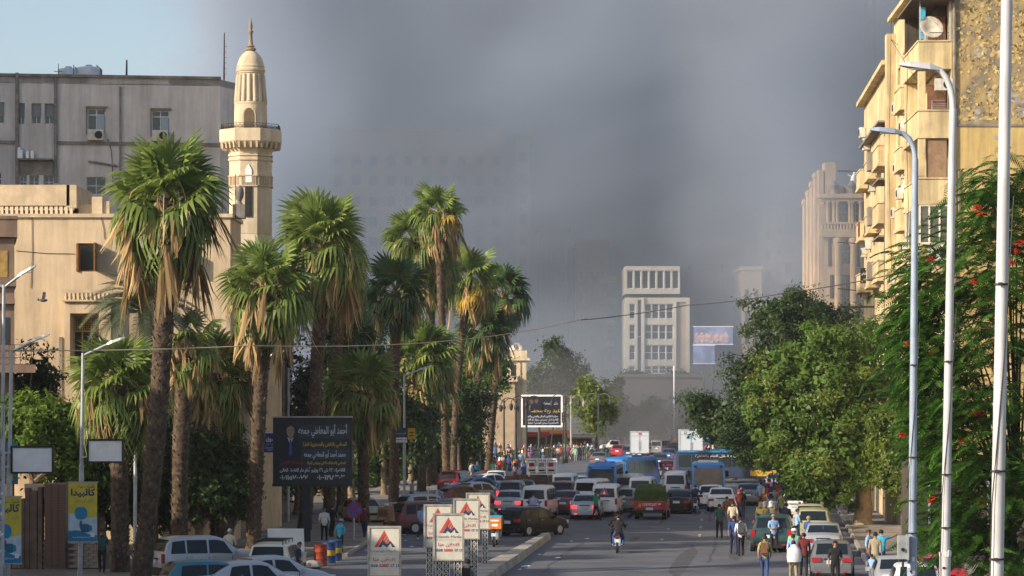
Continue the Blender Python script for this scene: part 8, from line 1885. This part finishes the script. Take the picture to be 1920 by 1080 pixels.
# ------------------------------------------------------------------ smoke and haze
def volume(name, lo, hi, build):
    mb = MB(); mb.bx(lo[0], hi[0], lo[1], hi[1], lo[2], hi[2]); m = bpy.data.materials.new(name); m.use_nodes = True; nt = m.node_tree; nt.nodes.clear()
    out = nt.nodes.new('ShaderNodeOutputMaterial'); pv = nt.nodes.new('ShaderNodeVolumePrincipled'); nt.links.new(pv.outputs[0], out.inputs['Volume']); build(nt, pv)
    o = mb.build(name, m, kind='stuff'); return o
def smoke_nodes(front, ramp, dens, cols, nscale, namp, fades, lumps=1.6):
    """Density ramps up behind y = front, ragged by noise; fades: (axis, start, width, noise) soft flanks; cols: sooty and pale smoke colours."""
    def b(nt, pv):
        N, Lk = nt.nodes, nt.links
        def mth(op, a, b_=None, clamp=False):
            n = N.new('ShaderNodeMath'); n.operation = op; n.use_clamp = clamp
            for i, x in enumerate((a, b_)):
                if x is None: continue
                if hasattr(x, 'links'): Lk.new(x, n.inputs[i])
                else: n.inputs[i].default_value = x
            return n.outputs[0]
        g = N.new('ShaderNodeTexCoord'); sp = N.new('ShaderNodeSeparateXYZ'); Lk.new(g.outputs['Object'], sp.inputs[0]); ax = dict(zip('xyz', sp.outputs))
        def noise(sc, det, off=0):
            mp = N.new('ShaderNodeMapping'); mp.inputs['Location'].default_value = (off, off * .7, off * .3); Lk.new(g.outputs['Object'], mp.inputs[0])
            nz = N.new('ShaderNodeTexNoise'); nz.inputs['Scale'].default_value = sc; nz.inputs['Detail'].default_value = det; nz.inputs['Roughness'].default_value = .55; nz.inputs['Distortion'].default_value = .5
            Lk.new(mp.outputs[0], nz.inputs['Vector']); return mth('SUBTRACT', nz.outputs['Fac'], .5)
        nn = noise(nscale, 4)
        f = mth('DIVIDE', mth('ADD', mth('SUBTRACT', ax['y'], front), mth('MULTIPLY', nn, namp)), ramp, clamp=True)
        for a, st, wd, am in fades: f = mth('MULTIPLY', f, mth('DIVIDE', mth('ADD', mth('SUBTRACT', ax[a], st), mth('MULTIPLY', nn, am)), wd, clamp=True))
        f = mth('MULTIPLY', f, mth('ADD', mth('MULTIPLY', nn, lumps), 1.0))
        Lk.new(mth('MAXIMUM', mth('MULTIPLY', f, dens), 0.0), pv.inputs['Density'])
        n2 = noise(nscale * .8, 3, 40.0); rp = N.new('ShaderNodeValToRGB'); rp.color_ramp.elements[0].position = .36; rp.color_ramp.elements[1].position = .64
        rp.color_ramp.elements[0].color = (*cols[0], 1); rp.color_ramp.elements[1].color = (*cols[1], 1); Lk.new(mth('ADD', n2, .5), rp.inputs['Fac']); Lk.new(rp.outputs['Color'], pv.inputs['Color'])
    return b
SOOT, PALE_S = (.34, .43, .59), (.66, .78, .98)
volume('smoke_plume', (-85, 371, -.6), (135, 505, 118), smoke_nodes(389, 34, .06, (SOOT, PALE_S), .017, 56, (('x', -55, 4, 26),)))
volume('street_smoke', (-6, 360, -.55), (66, 376, 24), smoke_nodes(362, 6, .10, ((.2, .21, .24), (.42, .44, .48)), .06, 10, (('x', -4, 8, 8), ('x', 64, -8, 8), ('z', 13, -10, 16))))
volume('drifting_smoke', (8, 296, 6), (48, 319, 64), smoke_nodes(297, 7, .036, (SOOT, (.66, .70, .78)), .05, 8, (('x', 16, 16, 14), ('x', 43.5, -9, 6), ('z', 13, 12, 10), ('z', 62, -14, 8))))
def hz_n(nt, pv): pv.inputs['Density'].default_value = .0001; pv.inputs['Color'].default_value = (.80, .83, .90, 1)
volume('haze', (-720, -75, -1.2), (720, 660, 135), hz_n)
cy.volume_step_rate = .35
